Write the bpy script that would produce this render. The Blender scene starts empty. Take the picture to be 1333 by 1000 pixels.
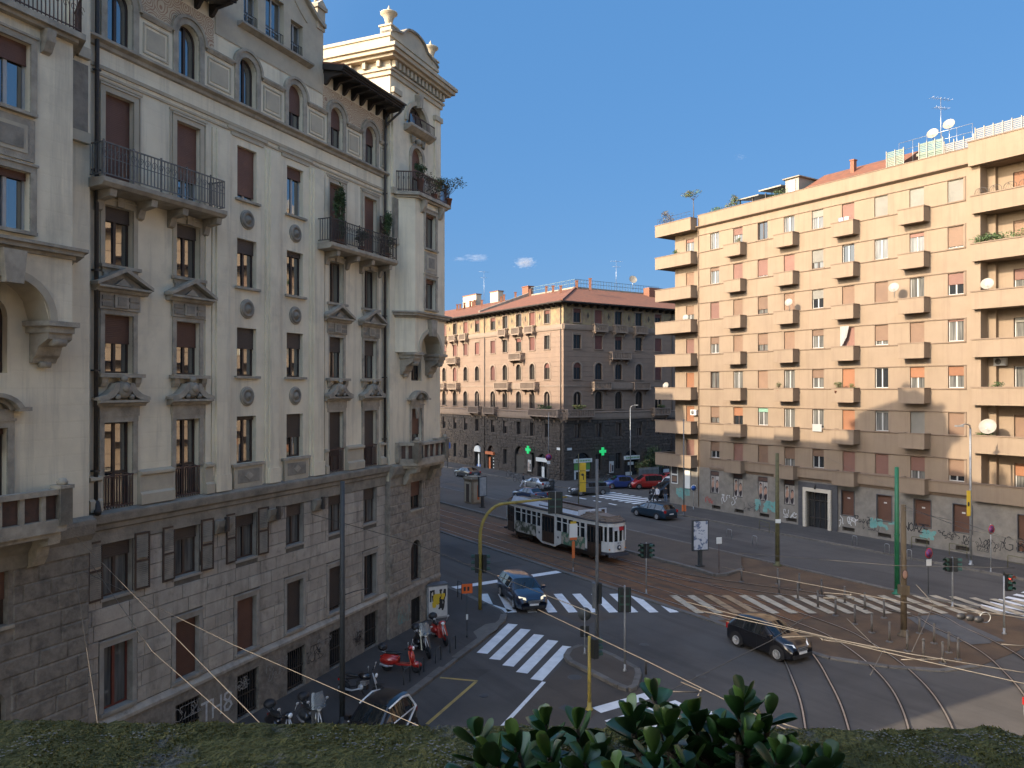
import bpy, bmesh, math, random
from mathutils import Vector, Matrix, Euler
rnd = random.Random(11)
RAD = math.radians
scene = bpy.context.scene
COL = scene.collection

# ------------------------------------------------------------------ camera, light, exposure
EYE = 12.0                       # the photographer stands on a third floor balcony
FPX, HORIZON = 1005.0, 506.0     # focal length and horizon line of the 1333 px wide photograph
cam = bpy.data.objects.new("camera", bpy.data.cameras.new("camera"))
COL.objects.link(cam)
cam.location = (0, 0, EYE)
cam.rotation_euler = (RAD(90) + math.atan((HORIZON - 500) / FPX), 0, 0)
cam.data.sensor_width = 36
cam.data.lens = 36 * FPX / 1333
cam.data.clip_start = 0.05
cam.data.clip_end = 6000
scene.camera = cam

SUN_AZ, SUN_EL = 28.0, 24.5      # the sun stands behind the left shoulder: degrees from -X towards -Y
to_sun = Vector((-math.cos(RAD(SUN_AZ)) * math.cos(RAD(SUN_EL)), -math.sin(RAD(SUN_AZ)) * math.cos(RAD(SUN_EL)), math.sin(RAD(SUN_EL))))
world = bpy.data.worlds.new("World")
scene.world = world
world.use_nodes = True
wn = world.node_tree
for n in list(wn.nodes):
    wn.nodes.remove(n)
w_out = wn.nodes.new("ShaderNodeOutputWorld")
w_bg = wn.nodes.new("ShaderNodeBackground")
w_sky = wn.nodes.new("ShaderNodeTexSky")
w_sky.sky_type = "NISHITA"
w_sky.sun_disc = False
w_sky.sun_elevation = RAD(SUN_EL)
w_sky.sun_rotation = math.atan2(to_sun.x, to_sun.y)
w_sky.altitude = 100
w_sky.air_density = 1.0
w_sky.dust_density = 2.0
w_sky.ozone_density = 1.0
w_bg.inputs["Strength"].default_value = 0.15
# blue mixed in away from sun; unseen sun side kept pale for neutral shade
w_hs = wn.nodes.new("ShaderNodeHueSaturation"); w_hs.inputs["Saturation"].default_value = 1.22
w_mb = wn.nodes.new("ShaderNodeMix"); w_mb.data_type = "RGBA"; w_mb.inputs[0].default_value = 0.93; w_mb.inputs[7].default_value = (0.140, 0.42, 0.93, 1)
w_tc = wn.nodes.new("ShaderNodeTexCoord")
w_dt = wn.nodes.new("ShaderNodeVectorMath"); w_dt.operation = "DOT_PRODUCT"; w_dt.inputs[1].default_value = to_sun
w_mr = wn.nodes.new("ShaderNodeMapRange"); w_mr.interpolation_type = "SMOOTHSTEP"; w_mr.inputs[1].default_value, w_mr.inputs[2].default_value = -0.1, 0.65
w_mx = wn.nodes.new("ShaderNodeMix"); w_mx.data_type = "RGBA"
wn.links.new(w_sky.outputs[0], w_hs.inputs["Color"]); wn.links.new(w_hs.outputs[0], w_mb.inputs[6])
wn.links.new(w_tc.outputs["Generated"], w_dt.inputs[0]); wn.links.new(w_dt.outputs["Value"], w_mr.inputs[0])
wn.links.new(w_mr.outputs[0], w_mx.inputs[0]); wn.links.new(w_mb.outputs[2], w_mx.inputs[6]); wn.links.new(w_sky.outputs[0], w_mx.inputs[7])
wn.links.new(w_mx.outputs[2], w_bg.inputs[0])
wn.links.new(w_bg.outputs[0], w_out.inputs[0])
sun = bpy.data.objects.new("sun", bpy.data.lights.new("sun", "SUN"))
COL.objects.link(sun)
sun.data.energy = 2.0
sun.data.angle = RAD(0.5)
sun.data.color = (1.0, 0.84, 0.64)
sun.rotation_euler = to_sun.to_track_quat("Z", "Y").to_euler()
sun.location = to_sun * 200
scene.view_settings.view_transform = "Standard"
scene.view_settings.look = "None"
scene.view_settings.gamma = 1
scene.view_settings.use_curve_mapping = False
scene.view_settings.exposure = 2.05
scene.render.engine = "CYCLES"
scene.cycles.use_denoising = True
scene.cycles.max_bounces = 6
scene.cycles.diffuse_bounces = 3
scene.cycles.glossy_bounces = 3
scene.cycles.transmission_bounces = 4
scene.cycles.caustics_reflective = False
scene.cycles.caustics_refractive = False

# ------------------------------------------------------------------ survey: where a point of the photograph lies on a level plane
def G(px, py, z=0.0):
    Y = (EYE - z) * FPX / (py - HORIZON)
    return Vector(((px - 666.5) / FPX * Y, Y, z))
def D(px, py, Y):
    return Vector(((px - 666.5) / FPX * Y, Y, EYE - (py - HORIZON) / FPX * Y))
AV = Vector((-0.547, 0.837, 0))    # along the tram avenue (away, to the left)
AC = Vector((0.837, 0.547, 0))     # across the avenue (to the right)
def AW(w, l, z=0.0):
    p = AC * w + AV * l
    return Vector((p.x, p.y, z))

# ------------------------------------------------------------------ materials
MATS = {}
def nd(nt, kind, **kw):
    n = nt.nodes.new(kind)
    for k, v in kw.items():
        if k.startswith("i_"):
            key = k[2:].replace("_", " ")
            n.inputs[int(key) if key.isdigit() else key].default_value = v
        else:
            setattr(n, k, v)
    return n
def c4(c):
    return (c[0], c[1], c[2], 1)
def mat(name, col, col2=None, scale=3.0, rough=0.8, bump=0.0, bscale=40.0, metallic=0.0, mixpow=(0.35, 0.65), spec=None,
        coat=0.0, stretch=(1, 1, 1), dirt=None, dscale=0.6, damt=(0.5, 0.75), emit=0.0, ior=None, objvar=0.0, lines=None, detail=5, streak=None):
    """procedural surface: two noise-mixed colours, an optional stain colour, fine relief, optional scored lines (axis, per metre, depth)"""
    if name in MATS:
        return MATS[name]
    m = bpy.data.materials.new(name)
    m.use_nodes = True
    nt = m.node_tree
    bs = nt.nodes["Principled BSDF"]
    bs.inputs["Roughness"].default_value = rough
    bs.inputs["Metallic"].default_value = metallic
    if spec is not None: bs.inputs["Specular IOR Level"].default_value = spec
    if ior: bs.inputs["IOR"].default_value = ior
    if coat:
        bs.inputs["Coat Weight"].default_value = coat
        bs.inputs["Coat Roughness"].default_value = 0.05
    geo = nd(nt, "ShaderNodeNewGeometry")
    mp = nd(nt, "ShaderNodeMapping")
    mp.inputs["Scale"].default_value = stretch
    nt.links.new(geo.outputs["Position"], mp.inputs[0])
    colout = None
    if col2 is not None:
        no = nd(nt, "ShaderNodeTexNoise", i_Scale=scale, i_Detail=detail, i_Roughness=0.6)
        nt.links.new(mp.outputs[0], no.inputs["Vector"])
        rp = nd(nt, "ShaderNodeValToRGB")
        rp.color_ramp.elements[0].position, rp.color_ramp.elements[1].position = mixpow
        rp.color_ramp.elements[0].color, rp.color_ramp.elements[1].color = c4(col), c4(col2)
        nt.links.new(no.outputs[0], rp.inputs[0])
        colout = rp.outputs[0]
    if dirt is not None:
        no = nd(nt, "ShaderNodeTexNoise", i_Scale=dscale, i_Detail=6, i_Roughness=0.65)
        nt.links.new(geo.outputs["Position"], no.inputs["Vector"])
        rp = nd(nt, "ShaderNodeMapRange")
        rp.inputs[1].default_value, rp.inputs[2].default_value = damt
        rp.inputs[4].default_value = 0.85
        nt.links.new(no.outputs[0], rp.inputs[0])
        mx = nd(nt, "ShaderNodeMix", data_type="RGBA")
        nt.links.new(rp.outputs[0], mx.inputs[0])
        if colout: nt.links.new(colout, mx.inputs[6])
        else: mx.inputs[6].default_value = c4(col)
        mx.inputs[7].default_value = c4(dirt)
        colout = mx.outputs[2]
    if streak:
        scol, samt, sscale, srot = streak
        smp = nd(nt, "ShaderNodeMapping"); smp.inputs["Scale"].default_value = sscale
        sro = nd(nt, "ShaderNodeMapping"); sro.inputs["Rotation"].default_value = (0, 0, srot)
        nt.links.new(geo.outputs["Position"], sro.inputs[0]); nt.links.new(sro.outputs[0], smp.inputs[0])
        no = nd(nt, "ShaderNodeTexNoise", i_Scale=1.0, i_Detail=5, i_Roughness=0.7)
        nt.links.new(smp.outputs[0], no.inputs["Vector"])
        rp = nd(nt, "ShaderNodeMapRange"); rp.inputs[1].default_value, rp.inputs[2].default_value, rp.inputs[4].default_value = 0.5, 0.74, samt
        nt.links.new(no.outputs[0], rp.inputs[0])
        mx = nd(nt, "ShaderNodeMix", data_type="RGBA")
        nt.links.new(rp.outputs[0], mx.inputs[0]); nt.links.new(colout, mx.inputs[6]); mx.inputs[7].default_value = c4(scol)
        colout = mx.outputs[2]
    if objvar:
        oi = nd(nt, "ShaderNodeObjectInfo")
        hs = nd(nt, "ShaderNodeHueSaturation")
        mr = nd(nt, "ShaderNodeMapRange")
        mr.inputs[3].default_value, mr.inputs[4].default_value = 1 - objvar, 1 + objvar
        nt.links.new(oi.outputs["Random"], mr.inputs[0])
        nt.links.new(mr.outputs[0], hs.inputs["Value"])
        if colout: nt.links.new(colout, hs.inputs["Color"])
        else: hs.inputs["Color"].default_value = c4(col)
        colout = hs.outputs[0]
    if colout: nt.links.new(colout, bs.inputs["Base Color"])
    else: bs.inputs["Base Color"].default_value = c4(col)
    height = None
    if bump:
        nb = nd(nt, "ShaderNodeTexNoise", i_Scale=bscale, i_Detail=4)
        nt.links.new(mp.outputs[0], nb.inputs["Vector"])
        height = nb.outputs[0]
    if lines:
        axis, per, depth = lines
        sx = nd(nt, "ShaderNodeSeparateXYZ")
        nt.links.new(geo.outputs["Position"], sx.inputs[0])
        mu = nd(nt, "ShaderNodeMath", operation="MULTIPLY")
        mu.inputs[1].default_value = per
        nt.links.new(sx.outputs[axis], mu.inputs[0])
        fr = nd(nt, "ShaderNodeMath", operation="FRACT")
        nt.links.new(mu.outputs[0], fr.inputs[0])
        gr = nd(nt, "ShaderNodeMapRange")
        gr.inputs[1].default_value, gr.inputs[2].default_value = 0.0, 0.12
        gr.inputs[4].default_value = depth
        nt.links.new(fr.outputs[0], gr.inputs[0])
        if height is not None:
            ad = nd(nt, "ShaderNodeMath", operation="ADD")
            ml = nd(nt, "ShaderNodeMath", operation="MULTIPLY")
            ml.inputs[1].default_value = bump
            nt.links.new(height, ml.inputs[0])
            nt.links.new(ml.outputs[0], ad.inputs[0])
            nt.links.new(gr.outputs[0], ad.inputs[1])
            height = ad.outputs[0]
        else:
            height = gr.outputs[0]
    if height is not None:
        bp = nd(nt, "ShaderNodeBump")
        bp.inputs["Strength"].default_value = 1.0 if lines else min(1.0, bump * 4)
        bp.inputs["Distance"].default_value = 0.03 if lines else 0.01 + bump * 0.03
        nt.links.new(height, bp.inputs["Height"])
        nt.links.new(bp.outputs[0], bs.inputs["Normal"])
    if emit:
        bs.inputs["Emission Color"].default_value = c4(col)
        bs.inputs["Emission Strength"].default_value = emit
    MATS[name] = m
    return m

# ------------------------------------------------------------------ mesh builder
class MB:
    def __init__(self):
        self.v, self.f, self.m, self.mats, self.sm = [], [], [], [], []
    def mi(self, m):
        if m not in self.mats: self.mats.append(m)
        return self.mats.index(m)
    def face(self, pts, m, smooth=False):
        i = len(self.v)
        self.v += [tuple(p) for p in pts]
        self.f.append(tuple(range(i, i + len(pts))))
        self.m.append(self.mi(m)); self.sm.append(smooth)
        return self
    def mesh(self, verts, faces, m, smooth=False):
        i = len(self.v)
        k = self.mi(m)
        self.v += [tuple(p) for p in verts]
        for f in faces:
            self.f.append(tuple(a + i for a in f)); self.m.append(k); self.sm.append(smooth)
        return self
    def box(self, x0, x1, y0, y1, z0, z1, m, skip=""):
        if x1 < x0: x0, x1 = x1, x0
        if y1 < y0: y0, y1 = y1, y0
        if z1 < z0: z0, z1 = z1, z0
        v = [(x0, y0, z0), (x1, y0, z0), (x1, y1, z0), (x0, y1, z0), (x0, y0, z1), (x1, y0, z1), (x1, y1, z1), (x0, y1, z1)]
        F = {"b": (0, 3, 2, 1), "t": (4, 5, 6, 7), "f": (0, 1, 5, 4), "r": (1, 2, 6, 5), "k": (2, 3, 7, 6), "l": (3, 0, 4, 7)}
        return self.mesh(v, [F[k] for k in F if k not in skip], m)
    def prism(self, poly, axis, a, b, m, smooth=False):
        """poly: 2D points; axis 'x': (y,z) run from x=a to b; 'y': (x,z); 'z': (x,y)"""
        def P(p, t):
            return (t, p[0], p[1]) if axis == "x" else (p[0], t, p[1]) if axis == "y" else (p[0], p[1], t)
        n = len(poly)
        v = [P(p, a) for p in poly] + [P(p, b) for p in poly]
        area = sum(poly[i][0] * poly[(i + 1) % n][1] - poly[(i + 1) % n][0] * poly[i][1] for i in range(n))
        flip = (area > 0) ^ (b > a) ^ (axis == "y")
        side = [(i, (i + 1) % n, n + (i + 1) % n, n + i) for i in range(n)]
        fs = side + [tuple(range(n - 1, -1, -1)), tuple(range(n, 2 * n))]
        if flip: fs = [tuple(reversed(f)) for f in fs]
        i0 = len(self.f)
        self.mesh(v, fs, m)
        if smooth:
            for k in range(n): self.sm[i0 + k] = True
        return self
    def tube(self, pts, r, m, n=6, cap=True, smooth=True):
        pts = [Vector(p) for p in pts]
        rs = r if isinstance(r, (list, tuple)) else [r] * len(pts)
        rings, up = [], None
        for i, p in enumerate(pts):
            d = (pts[min(i + 1, len(pts) - 1)] - pts[max(i - 1, 0)])
            if d.length < 1e-9: d = Vector((0, 0, 1))
            d.normalize()
            if up is None:
                up = Vector((0, 0, 1)) if abs(d.z) < 0.9 else Vector((1, 0, 0))
            s = d.cross(up)
            if s.length < 1e-6: s = d.cross(Vector((0, 1, 0)))
            s.normalize()
            up = s.cross(d).normalized()
            rings.append([p + (s * math.cos(2 * math.pi * k / n) + up * math.sin(2 * math.pi * k / n)) * rs[i] for k in range(n)])
        v = [q for ring in rings for q in ring]
        f = []
        for i in range(len(pts) - 1):
            for k in range(n):
                f.append((i * n + k, i * n + (k + 1) % n, (i + 1) * n + (k + 1) % n, (i + 1) * n + k))
        if cap:
            f.append(tuple(range(n - 1, -1, -1)))
            f.append(tuple((len(pts) - 1) * n + k for k in range(n)))
        return self.mesh(v, f, m, smooth)
    def bar(self, a, b, w, m, h=None):
        a, b = Vector(a), Vector(b)
        d = (b - a).normalized()
        up = Vector((0, 0, 1)) if abs(d.z) < 0.95 else Vector((1, 0, 0))
        s = d.cross(up).normalized() * (w / 2)
        u = s.cross(d).normalized() * ((h or w) / 2)
        v = [a - s - u, a + s - u, a + s + u, a - s + u, b - s - u, b + s - u, b + s + u, b - s + u]
        return self.mesh(v, [(3, 2, 1, 0), (4, 5, 6, 7), (0, 1, 5, 4), (1, 2, 6, 5), (2, 3, 7, 6), (3, 0, 4, 7)], m)
    def lathe(self, prof, m, n=16, c=(0, 0, 0), axis="z", smooth=True, cap=True):
        v, f = [], []
        for r, z in prof:
            for k in range(n):
                a = 2 * math.pi * k / n
                p = (r * math.cos(a), r * math.sin(a), z)
                if axis == "y": p = (p[0], z, p[1])
                if axis == "x": p = (z, p[0], p[1])
                v.append((p[0] + c[0], p[1] + c[1], p[2] + c[2]))
        for i in range(len(prof) - 1):
            for k in range(n):
                q = (i * n + k, i * n + (k + 1) % n, (i + 1) * n + (k + 1) % n, (i + 1) * n + k)
                f.append(q if axis != "y" else tuple(reversed(q)))
        if cap and prof[0][0] > 1e-6: f.append(tuple(range(n - 1, -1, -1)) if axis != "y" else tuple(range(n)))
        if cap and prof[-1][0] > 1e-6:
            t = tuple((len(prof) - 1) * n + k for k in range(n))
            f.append(t if axis != "y" else tuple(reversed(t)))
        return self.mesh(v, f, m, smooth)
    def data(self, name):
        me = bpy.data.meshes.new(name)
        me.from_pydata(self.v, [], self.f)
        for m in self.mats: me.materials.append(m)
        me.polygons.foreach_set("material_index", self.m)
        me.polygons.foreach_set("use_smooth", self.sm)
        me.update()
        return me
    def build(self, name, parent=None, loc=(0, 0, 0), rz=0.0):
        return link(name, self.data(name), parent, loc, rz)

def link(name, me, parent=None, loc=(0, 0, 0), rz=0.0):
    o = bpy.data.objects.new(name, me)
    COL.objects.link(o)
    o.location = loc
    if rz: o.rotation_euler = (0, 0, rz)
    if parent: o.parent = parent
    return o
CACHE = {}
def shared(key, name, fn, parent, loc=(0, 0, 0), rz=0.0):
    """an object on mesh data shared between alike pieces"""
    if key not in CACHE:
        mb = MB(); fn(mb); CACHE[key] = mb.data(name)
    return link(name, CACHE[key], parent, loc, rz)
def thing(name, label, cat, loc=(0, 0, 0), rz=0.0, group=None):
    o = bpy.data.objects.new(name, None)
    COL.objects.link(o)
    o.empty_display_size = 0.3
    o.location = loc; o.rotation_euler = (0, 0, rz)
    return tag(o, label, cat, group)
def tag(o, label, cat, group=None):
    o["label"], o["category"] = label, cat
    if group: o["group"] = group
    return o
def stuff(o):
    o["kind"] = "stuff"; return o
def structure(o):
    o["kind"] = "structure"; return o
def copy_tree(o, parent=None, label=None, loc=None, rz=None):
    c = o.copy(); COL.objects.link(c)
    if parent: c.parent = parent
    if label: c["label"] = label
    if loc is not None: c.location = loc
    if rz is not None: c.rotation_euler = (0, 0, rz)
    for ch in list(o.children): copy_tree(ch, c)
    return c

# ------------------------------------------------------------------ shared building pieces
def wall_sheet(mb, x0, x1, z0, z1, holes, y, m, depth=0.25, rm=None):
    """a wall in the plane y with real openings: (hx0, hx1, hz0, hz1, arched)"""
    rm = rm or m
    xs = sorted({x0, x1, *[min(max(h[k], x0), x1) for h in holes for k in (0, 1)]})
    zs = sorted({z0, z1, *[min(max(h[k], z0), z1) for h in holes for k in (2, 3)]})
    for j in range(len(zs) - 1):
        run = None
        za, zb = zs[j], zs[j + 1]
        for i in range(len(xs) - 1):
            xa, xb = xs[i], xs[i + 1]
            cx, cz = (xa + xb) / 2, (za + zb) / 2
            inside = any(h[0] < cx < h[1] and h[2] < cz < h[3] for h in holes)
            if inside:
                if run is not None: mb.face([(run, y, za), (xa, y, za), (xa, y, zb), (run, y, zb)], m); run = None
            elif run is None: run = xa
        if run is not None: mb.face([(run, y, za), (x1, y, za), (x1, y, zb), (run, y, zb)], m)
    for h in holes:
        a, b, c, d = h[:4]
        arch = len(h) > 4 and h[4]
        yb = y + depth
        if not arch:
            mb.face([(a, y, c), (a, yb, c), (a, yb, d), (a, y, d)], rm)
            mb.face([(b, y, c), (b, y, d), (b, yb, d), (b, yb, c)], rm)
            mb.face([(a, y, d), (a, yb, d), (b, yb, d), (b, y, d)], rm)
        else:
            r = (b - a) / 2; cx = (a + b) / 2; zs_ = d - r
            mb.face([(a, y, c), (a, yb, c), (a, yb, zs_), (a, y, zs_)], rm)
            mb.face([(b, y, c), (b, y, zs_), (b, yb, zs_), (b, yb, c)], rm)
            N = 10
            pr = None
            for k in range(N + 1):
                t = math.pi * (1 - k / N)
                p = (cx + r * math.cos(t), zs_ + r * math.sin(t))
                if pr:
                    mb.face([(pr[0], y, pr[1]), (pr[0], yb, pr[1]), (p[0], yb, p[1]), (p[0], y, p[1])], rm)
                    mb.face([(pr[0], y, pr[1]), (p[0], y, p[1]), (p[0], y, d), (pr[0], y, d)], m)
                pr = p
        mb.face([(a, y, c), (b, y, c), (b, yb, c), (a, yb, c)], rm)

def frame_fn(w, h, fm, leaves=2, fw=0.06, transom=None, arch=False):
    def fn(mb):
        d = 0.06
        x0, x1 = -w / 2, w / 2
        ht = h - (w / 2 if arch else 0)
        mb.box(x0, x0 + fw, 0, d, 0, ht, fm); mb.box(x1 - fw, x1, 0, d, 0, ht, fm)
        mb.box(x0 + fw, x1 - fw, 0, d, 0, fw, fm)
        if not arch: mb.box(x0 + fw, x1 - fw, 0, d, h - fw, h, fm)
        else:
            r = w / 2; N = 10
            for k in range(N):
                a0, a1 = math.pi * k / N, math.pi * (k + 1) / N
                q = [(r * math.cos(a0), ht + r * math.sin(a0)), (r * math.cos(a1), ht + r * math.sin(a1)),
                     ((r - fw) * math.cos(a1), ht + (r - fw) * math.sin(a1)), ((r - fw) * math.cos(a0), ht + (r - fw) * math.sin(a0))]
                mb.prism(q, "y", 0, d, fm)
        top = h - fw
        for k in range(1, leaves):
            cx = x0 + w * k / leaves
            mb.box(cx - fw * 0.8, cx + fw * 0.8, -0.012, d - 0.012, fw, top - (0.01 if arch else 0), fm)
        if transom: mb.box(x0 + fw, x1 - fw, -0.006, d - 0.01, transom - fw / 2, transom + fw / 2, fm)
    return fn
def pane_fn(w, h, gm, arch=False, x0=None, x1=None):
    def fn(mb):
        a, b = (-w / 2 + 0.05, w / 2 - 0.05) if x0 is None else (x0, x1)
        if not arch:
            mb.box(a, b, 0, 0.012, 0.05, h - 0.05, gm)
        else:
            r = (b - a) / 2; c = (a + b) / 2; zs_ = h - w / 2
            poly = [(a, 0.05), (b, 0.05)] + [(c + r * math.cos(math.pi * k / 10), zs_ + r * math.sin(math.pi * k / 10)) for k in range(11)]
            mb.prism(poly, "y", 0, 0.012, gm)
    return fn
def window(parent, x, z, w, h, y, fm, gm, shut=0.0, sm=None, leaves=2, arch=False, transom=None, fw=0.06, name="window", sill=None, sill_d=0.1,
           railing=None, label=None):
    """one window: casement frame > panes, roller shutter, sill"""
    fm_, gm_ = MATS[fm], MATS[gm]
    o = shared(("frame", w, h, fm, leaves, arch, transom, fw), name, frame_fn(w, h, fm_, leaves, fw, transom, arch), parent, (x, y, z))
    if label: o["label"] = label
    if arch:
        p = shared(("apane", w, h, gm), "pane", pane_fn(w, h, gm_, True), o, (0, 0.03, 0))
    else:
        for k in range(leaves):
            a = -w / 2 + w * k / leaves + (0.05 if k == 0 else 0.03)
            b = -w / 2 + w * (k + 1) / leaves - (0.05 if k == leaves - 1 else 0.03)
            p = shared(("pane", w, h, gm, leaves, k), "pane", pane_fn(w, h, gm_, False, a, b), o, (0, 0.03, 0))
            p.rotation_euler = (RAD(rnd.uniform(-0.35, 0.35)), 0, RAD(rnd.uniform(-0.5, 0.5)))
    if shut > 0.01:
        hs = round(h * shut, 2)
        if arch:
            def afn(mb):
                r = w / 2 - 0.01; zs_ = h - w / 2; zb = h - hs
                pts = [(r * math.cos(math.pi * k / 12), max(zs_ + r * math.sin(math.pi * k / 12), zb)) for k in range(13)]
                if zb < zs_: pts = [(-r, zb), (r, zb)] + pts
                mb.prism(pts, "y", -0.05, -0.02, MATS[sm])
            shared(("ashut", w, h, hs, sm), "roller_shutter", afn, o)
        else:
            def sfn(mb):
                mb.box(-w / 2 + 0.01, w / 2 - 0.01, -0.05, -0.02, h - hs, h - 0.004, MATS[sm])
                mb.box(-w / 2 + 0.01, w / 2 - 0.01, -0.06, -0.015, h - hs - 0.05, h - hs - 0.002, MATS[sm])
            shared(("shut", w, h, hs, sm), "roller_shutter", sfn, o)
    if sill:
        def lfn(mb):
            mb.box(-w / 2 - 0.12, w / 2 + 0.12, -y_out, 0.02, -0.09, -0.003, MATS[sill])
        y_out = sill_d
        shared(("sill", w, round(y_out, 3), sill), "sill", lfn, o)
    return o
# ------------------------------------------------------------------ surfaces
mat("plaster_cream", (0.76, 0.665, 0.485), (0.66, 0.575, 0.42), scale=0.9, rough=0.9, bump=0.10, bscale=25, dirt=(0.34, 0.30, 0.23), dscale=0.35, damt=(0.55, 0.85), lines=(2, 2.17, 0.10), streak=((0.36, 0.31, 0.235), .6, (2.6, 2.6, .16), 0))
mat("plaster_trim", (0.47, 0.405, 0.295), (0.40, 0.345, 0.255), scale=1.5, rough=0.9, bump=0.08, bscale=30, dirt=(0.31, 0.27, 0.215), dscale=0.8, damt=(0.5, 0.8))
mat("cement_grey", (0.30, 0.265, 0.21), (0.20, 0.178, 0.142), scale=2.2, rough=0.95, bump=0.2, bscale=18, dirt=(0.10, 0.09, 0.072), dscale=1.3, damt=(0.5, 0.8))
mat("carved_stone", (0.40, 0.35, 0.27), (0.27, 0.237, 0.186), scale=2.6, rough=0.95, bump=0.2, bscale=22, dirt=(0.13, 0.115, 0.092), dscale=1.6, damt=(0.52, 0.8))
mat("surround_stone", (0.34, 0.31, 0.26), (0.27, 0.245, 0.21), scale=2, rough=0.9, bump=0.08, dirt=(0.19, 0.17, 0.14), dscale=1.0)
mat("mortar", (0.14, 0.123, 0.10), (0.10, 0.088, 0.072), scale=5, rough=1)
mat("base_stone", (0.41, 0.362, 0.295), (0.33, 0.29, 0.238), scale=2.5, rough=0.95, bump=0.35, bscale=14, dirt=(0.115, 0.10, 0.08), dscale=2.4, damt=(0.56, 0.8), objvar=0.12, streak=((0.10, 0.087, 0.07), .55, (2, 2, .25), 0))
mat("rough_stone", (0.27, 0.235, 0.19), (0.185, 0.16, 0.13), scale=5, rough=1, bump=0.6, bscale=9, dirt=(0.065, 0.057, 0.047), dscale=2.0, objvar=0.15)
mat("shutter_brown", (0.150, 0.068, 0.043), (0.115, 0.052, 0.034), scale=1.2, rough=0.6, lines=(2, 18, 0.5), objvar=0.22)
mat("shutter_dark", (0.070, 0.050, 0.040), (0.055, 0.041, 0.034), scale=1.2, rough=0.6, lines=(2, 18, 0.5), objvar=0.2)
mat("timber_dark", (0.060, 0.035, 0.024), (0.04, 0.026, 0.02), scale=5, rough=0.55)
mat("timber_red", (0.17, 0.04, 0.025), (0.13, 0.032, 0.02), scale=5, rough=0.5)
mat("white_frame", (0.42, 0.41, 0.385), (0.37, 0.36, 0.34), scale=4, rough=0.45)
mat("glass_dark", (0.020, 0.022, 0.024), rough=0.02, ior=1.75)
mat("glass_far", (0.022, 0.021, 0.02), rough=0.05, ior=1.32)
mat("glass_curtain", (0.16, 0.155, 0.14), (0.055, 0.055, 0.052), scale=7, stretch=(1, 1, 0.06), rough=0.03, ior=1.6)
mat("glass_sky", (0.03, 0.035, 0.04), rough=0.015, ior=3.0)
mat("iron", (0.030, 0.028, 0.026), (0.05, 0.04, 0.033), scale=9, rough=0.6)
mat("iron_rust", (0.10, 0.05, 0.035), (0.06, 0.038, 0.03), scale=6, rough=0.75)
mat("iron_grey", (0.16, 0.15, 0.135), (0.10, 0.095, 0.088), scale=6, rough=0.6)
mat("eave_timber", (0.036, 0.027, 0.021), (0.022, 0.018, 0.015), scale=6, rough=0.9)
mat("leaf_green", (0.045, 0.085, 0.022), (0.075, 0.12, 0.035), scale=6, rough=0.6, objvar=0.2)
mat("leaf_dark", (0.022, 0.045, 0.016), (0.038, 0.065, 0.022), scale=6, rough=0.6)
mat("leaf_dry", (0.16, 0.12, 0.06), (0.10, 0.10, 0.04), scale=6, rough=0.8)
mat("twig", (0.09, 0.065, 0.045), rough=0.9)
mat("terracotta", (0.21, 0.088, 0.05), (0.17, 0.072, 0.043), scale=6, rough=0.85)
mat("white_paint", (0.56, 0.55, 0.52), (0.48, 0.47, 0.45), scale=6, rough=0.6)

# painted scroll frieze under the eaves: flat print, red-brown curls on cream
def sgraffito():
    m = bpy.data.materials.new("sgraffito"); m.use_nodes = True
    nt = m.node_tree; bs = nt.nodes["Principled BSDF"]; bs.inputs["Roughness"].default_value = 0.9
    tc = nd(nt, "ShaderNodeTexCoord")
    no = nd(nt, "ShaderNodeTexNoise", i_Scale=1.6, i_Detail=2)
    mx = nd(nt, "ShaderNodeMix", data_type="RGBA"); mx.inputs[0].default_value = 0.22
    nt.links.new(tc.outputs["Object"], no.inputs["Vector"])
    nt.links.new(tc.outputs["Object"], mx.inputs[6]); nt.links.new(no.outputs["Color"], mx.inputs[7])
    vo = nd(nt, "ShaderNodeTexVoronoi", i_Scale=2.6); vo.inputs["Randomness"].default_value = 0.55
    nt.links.new(mx.outputs[2], vo.inputs["Vector"])
    mu = nd(nt, "ShaderNodeMath", operation="MULTIPLY"); mu.inputs[1].default_value = 46
    nt.links.new(vo.outputs["Distance"], mu.inputs[0])
    si = nd(nt, "ShaderNodeMath", operation="SINE"); nt.links.new(mu.outputs[0], si.inputs[0])
    mr = nd(nt, "ShaderNodeMapRange"); mr.inputs[1].default_value, mr.inputs[2].default_value = 0.1, 0.5
    nt.links.new(si.outputs[0], mr.inputs[0])
    c = nd(nt, "ShaderNodeMix", data_type="RGBA")
    c.inputs[6].default_value = (0.52, 0.43, 0.30, 1); c.inputs[7].default_value = (0.33, 0.20, 0.13, 1)
    nt.links.new(mr.outputs[0], c.inputs[0]); nt.links.new(c.outputs[2], bs.inputs["Base Color"])
    MATS["sgraffito"] = m
sgraffito()

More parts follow.
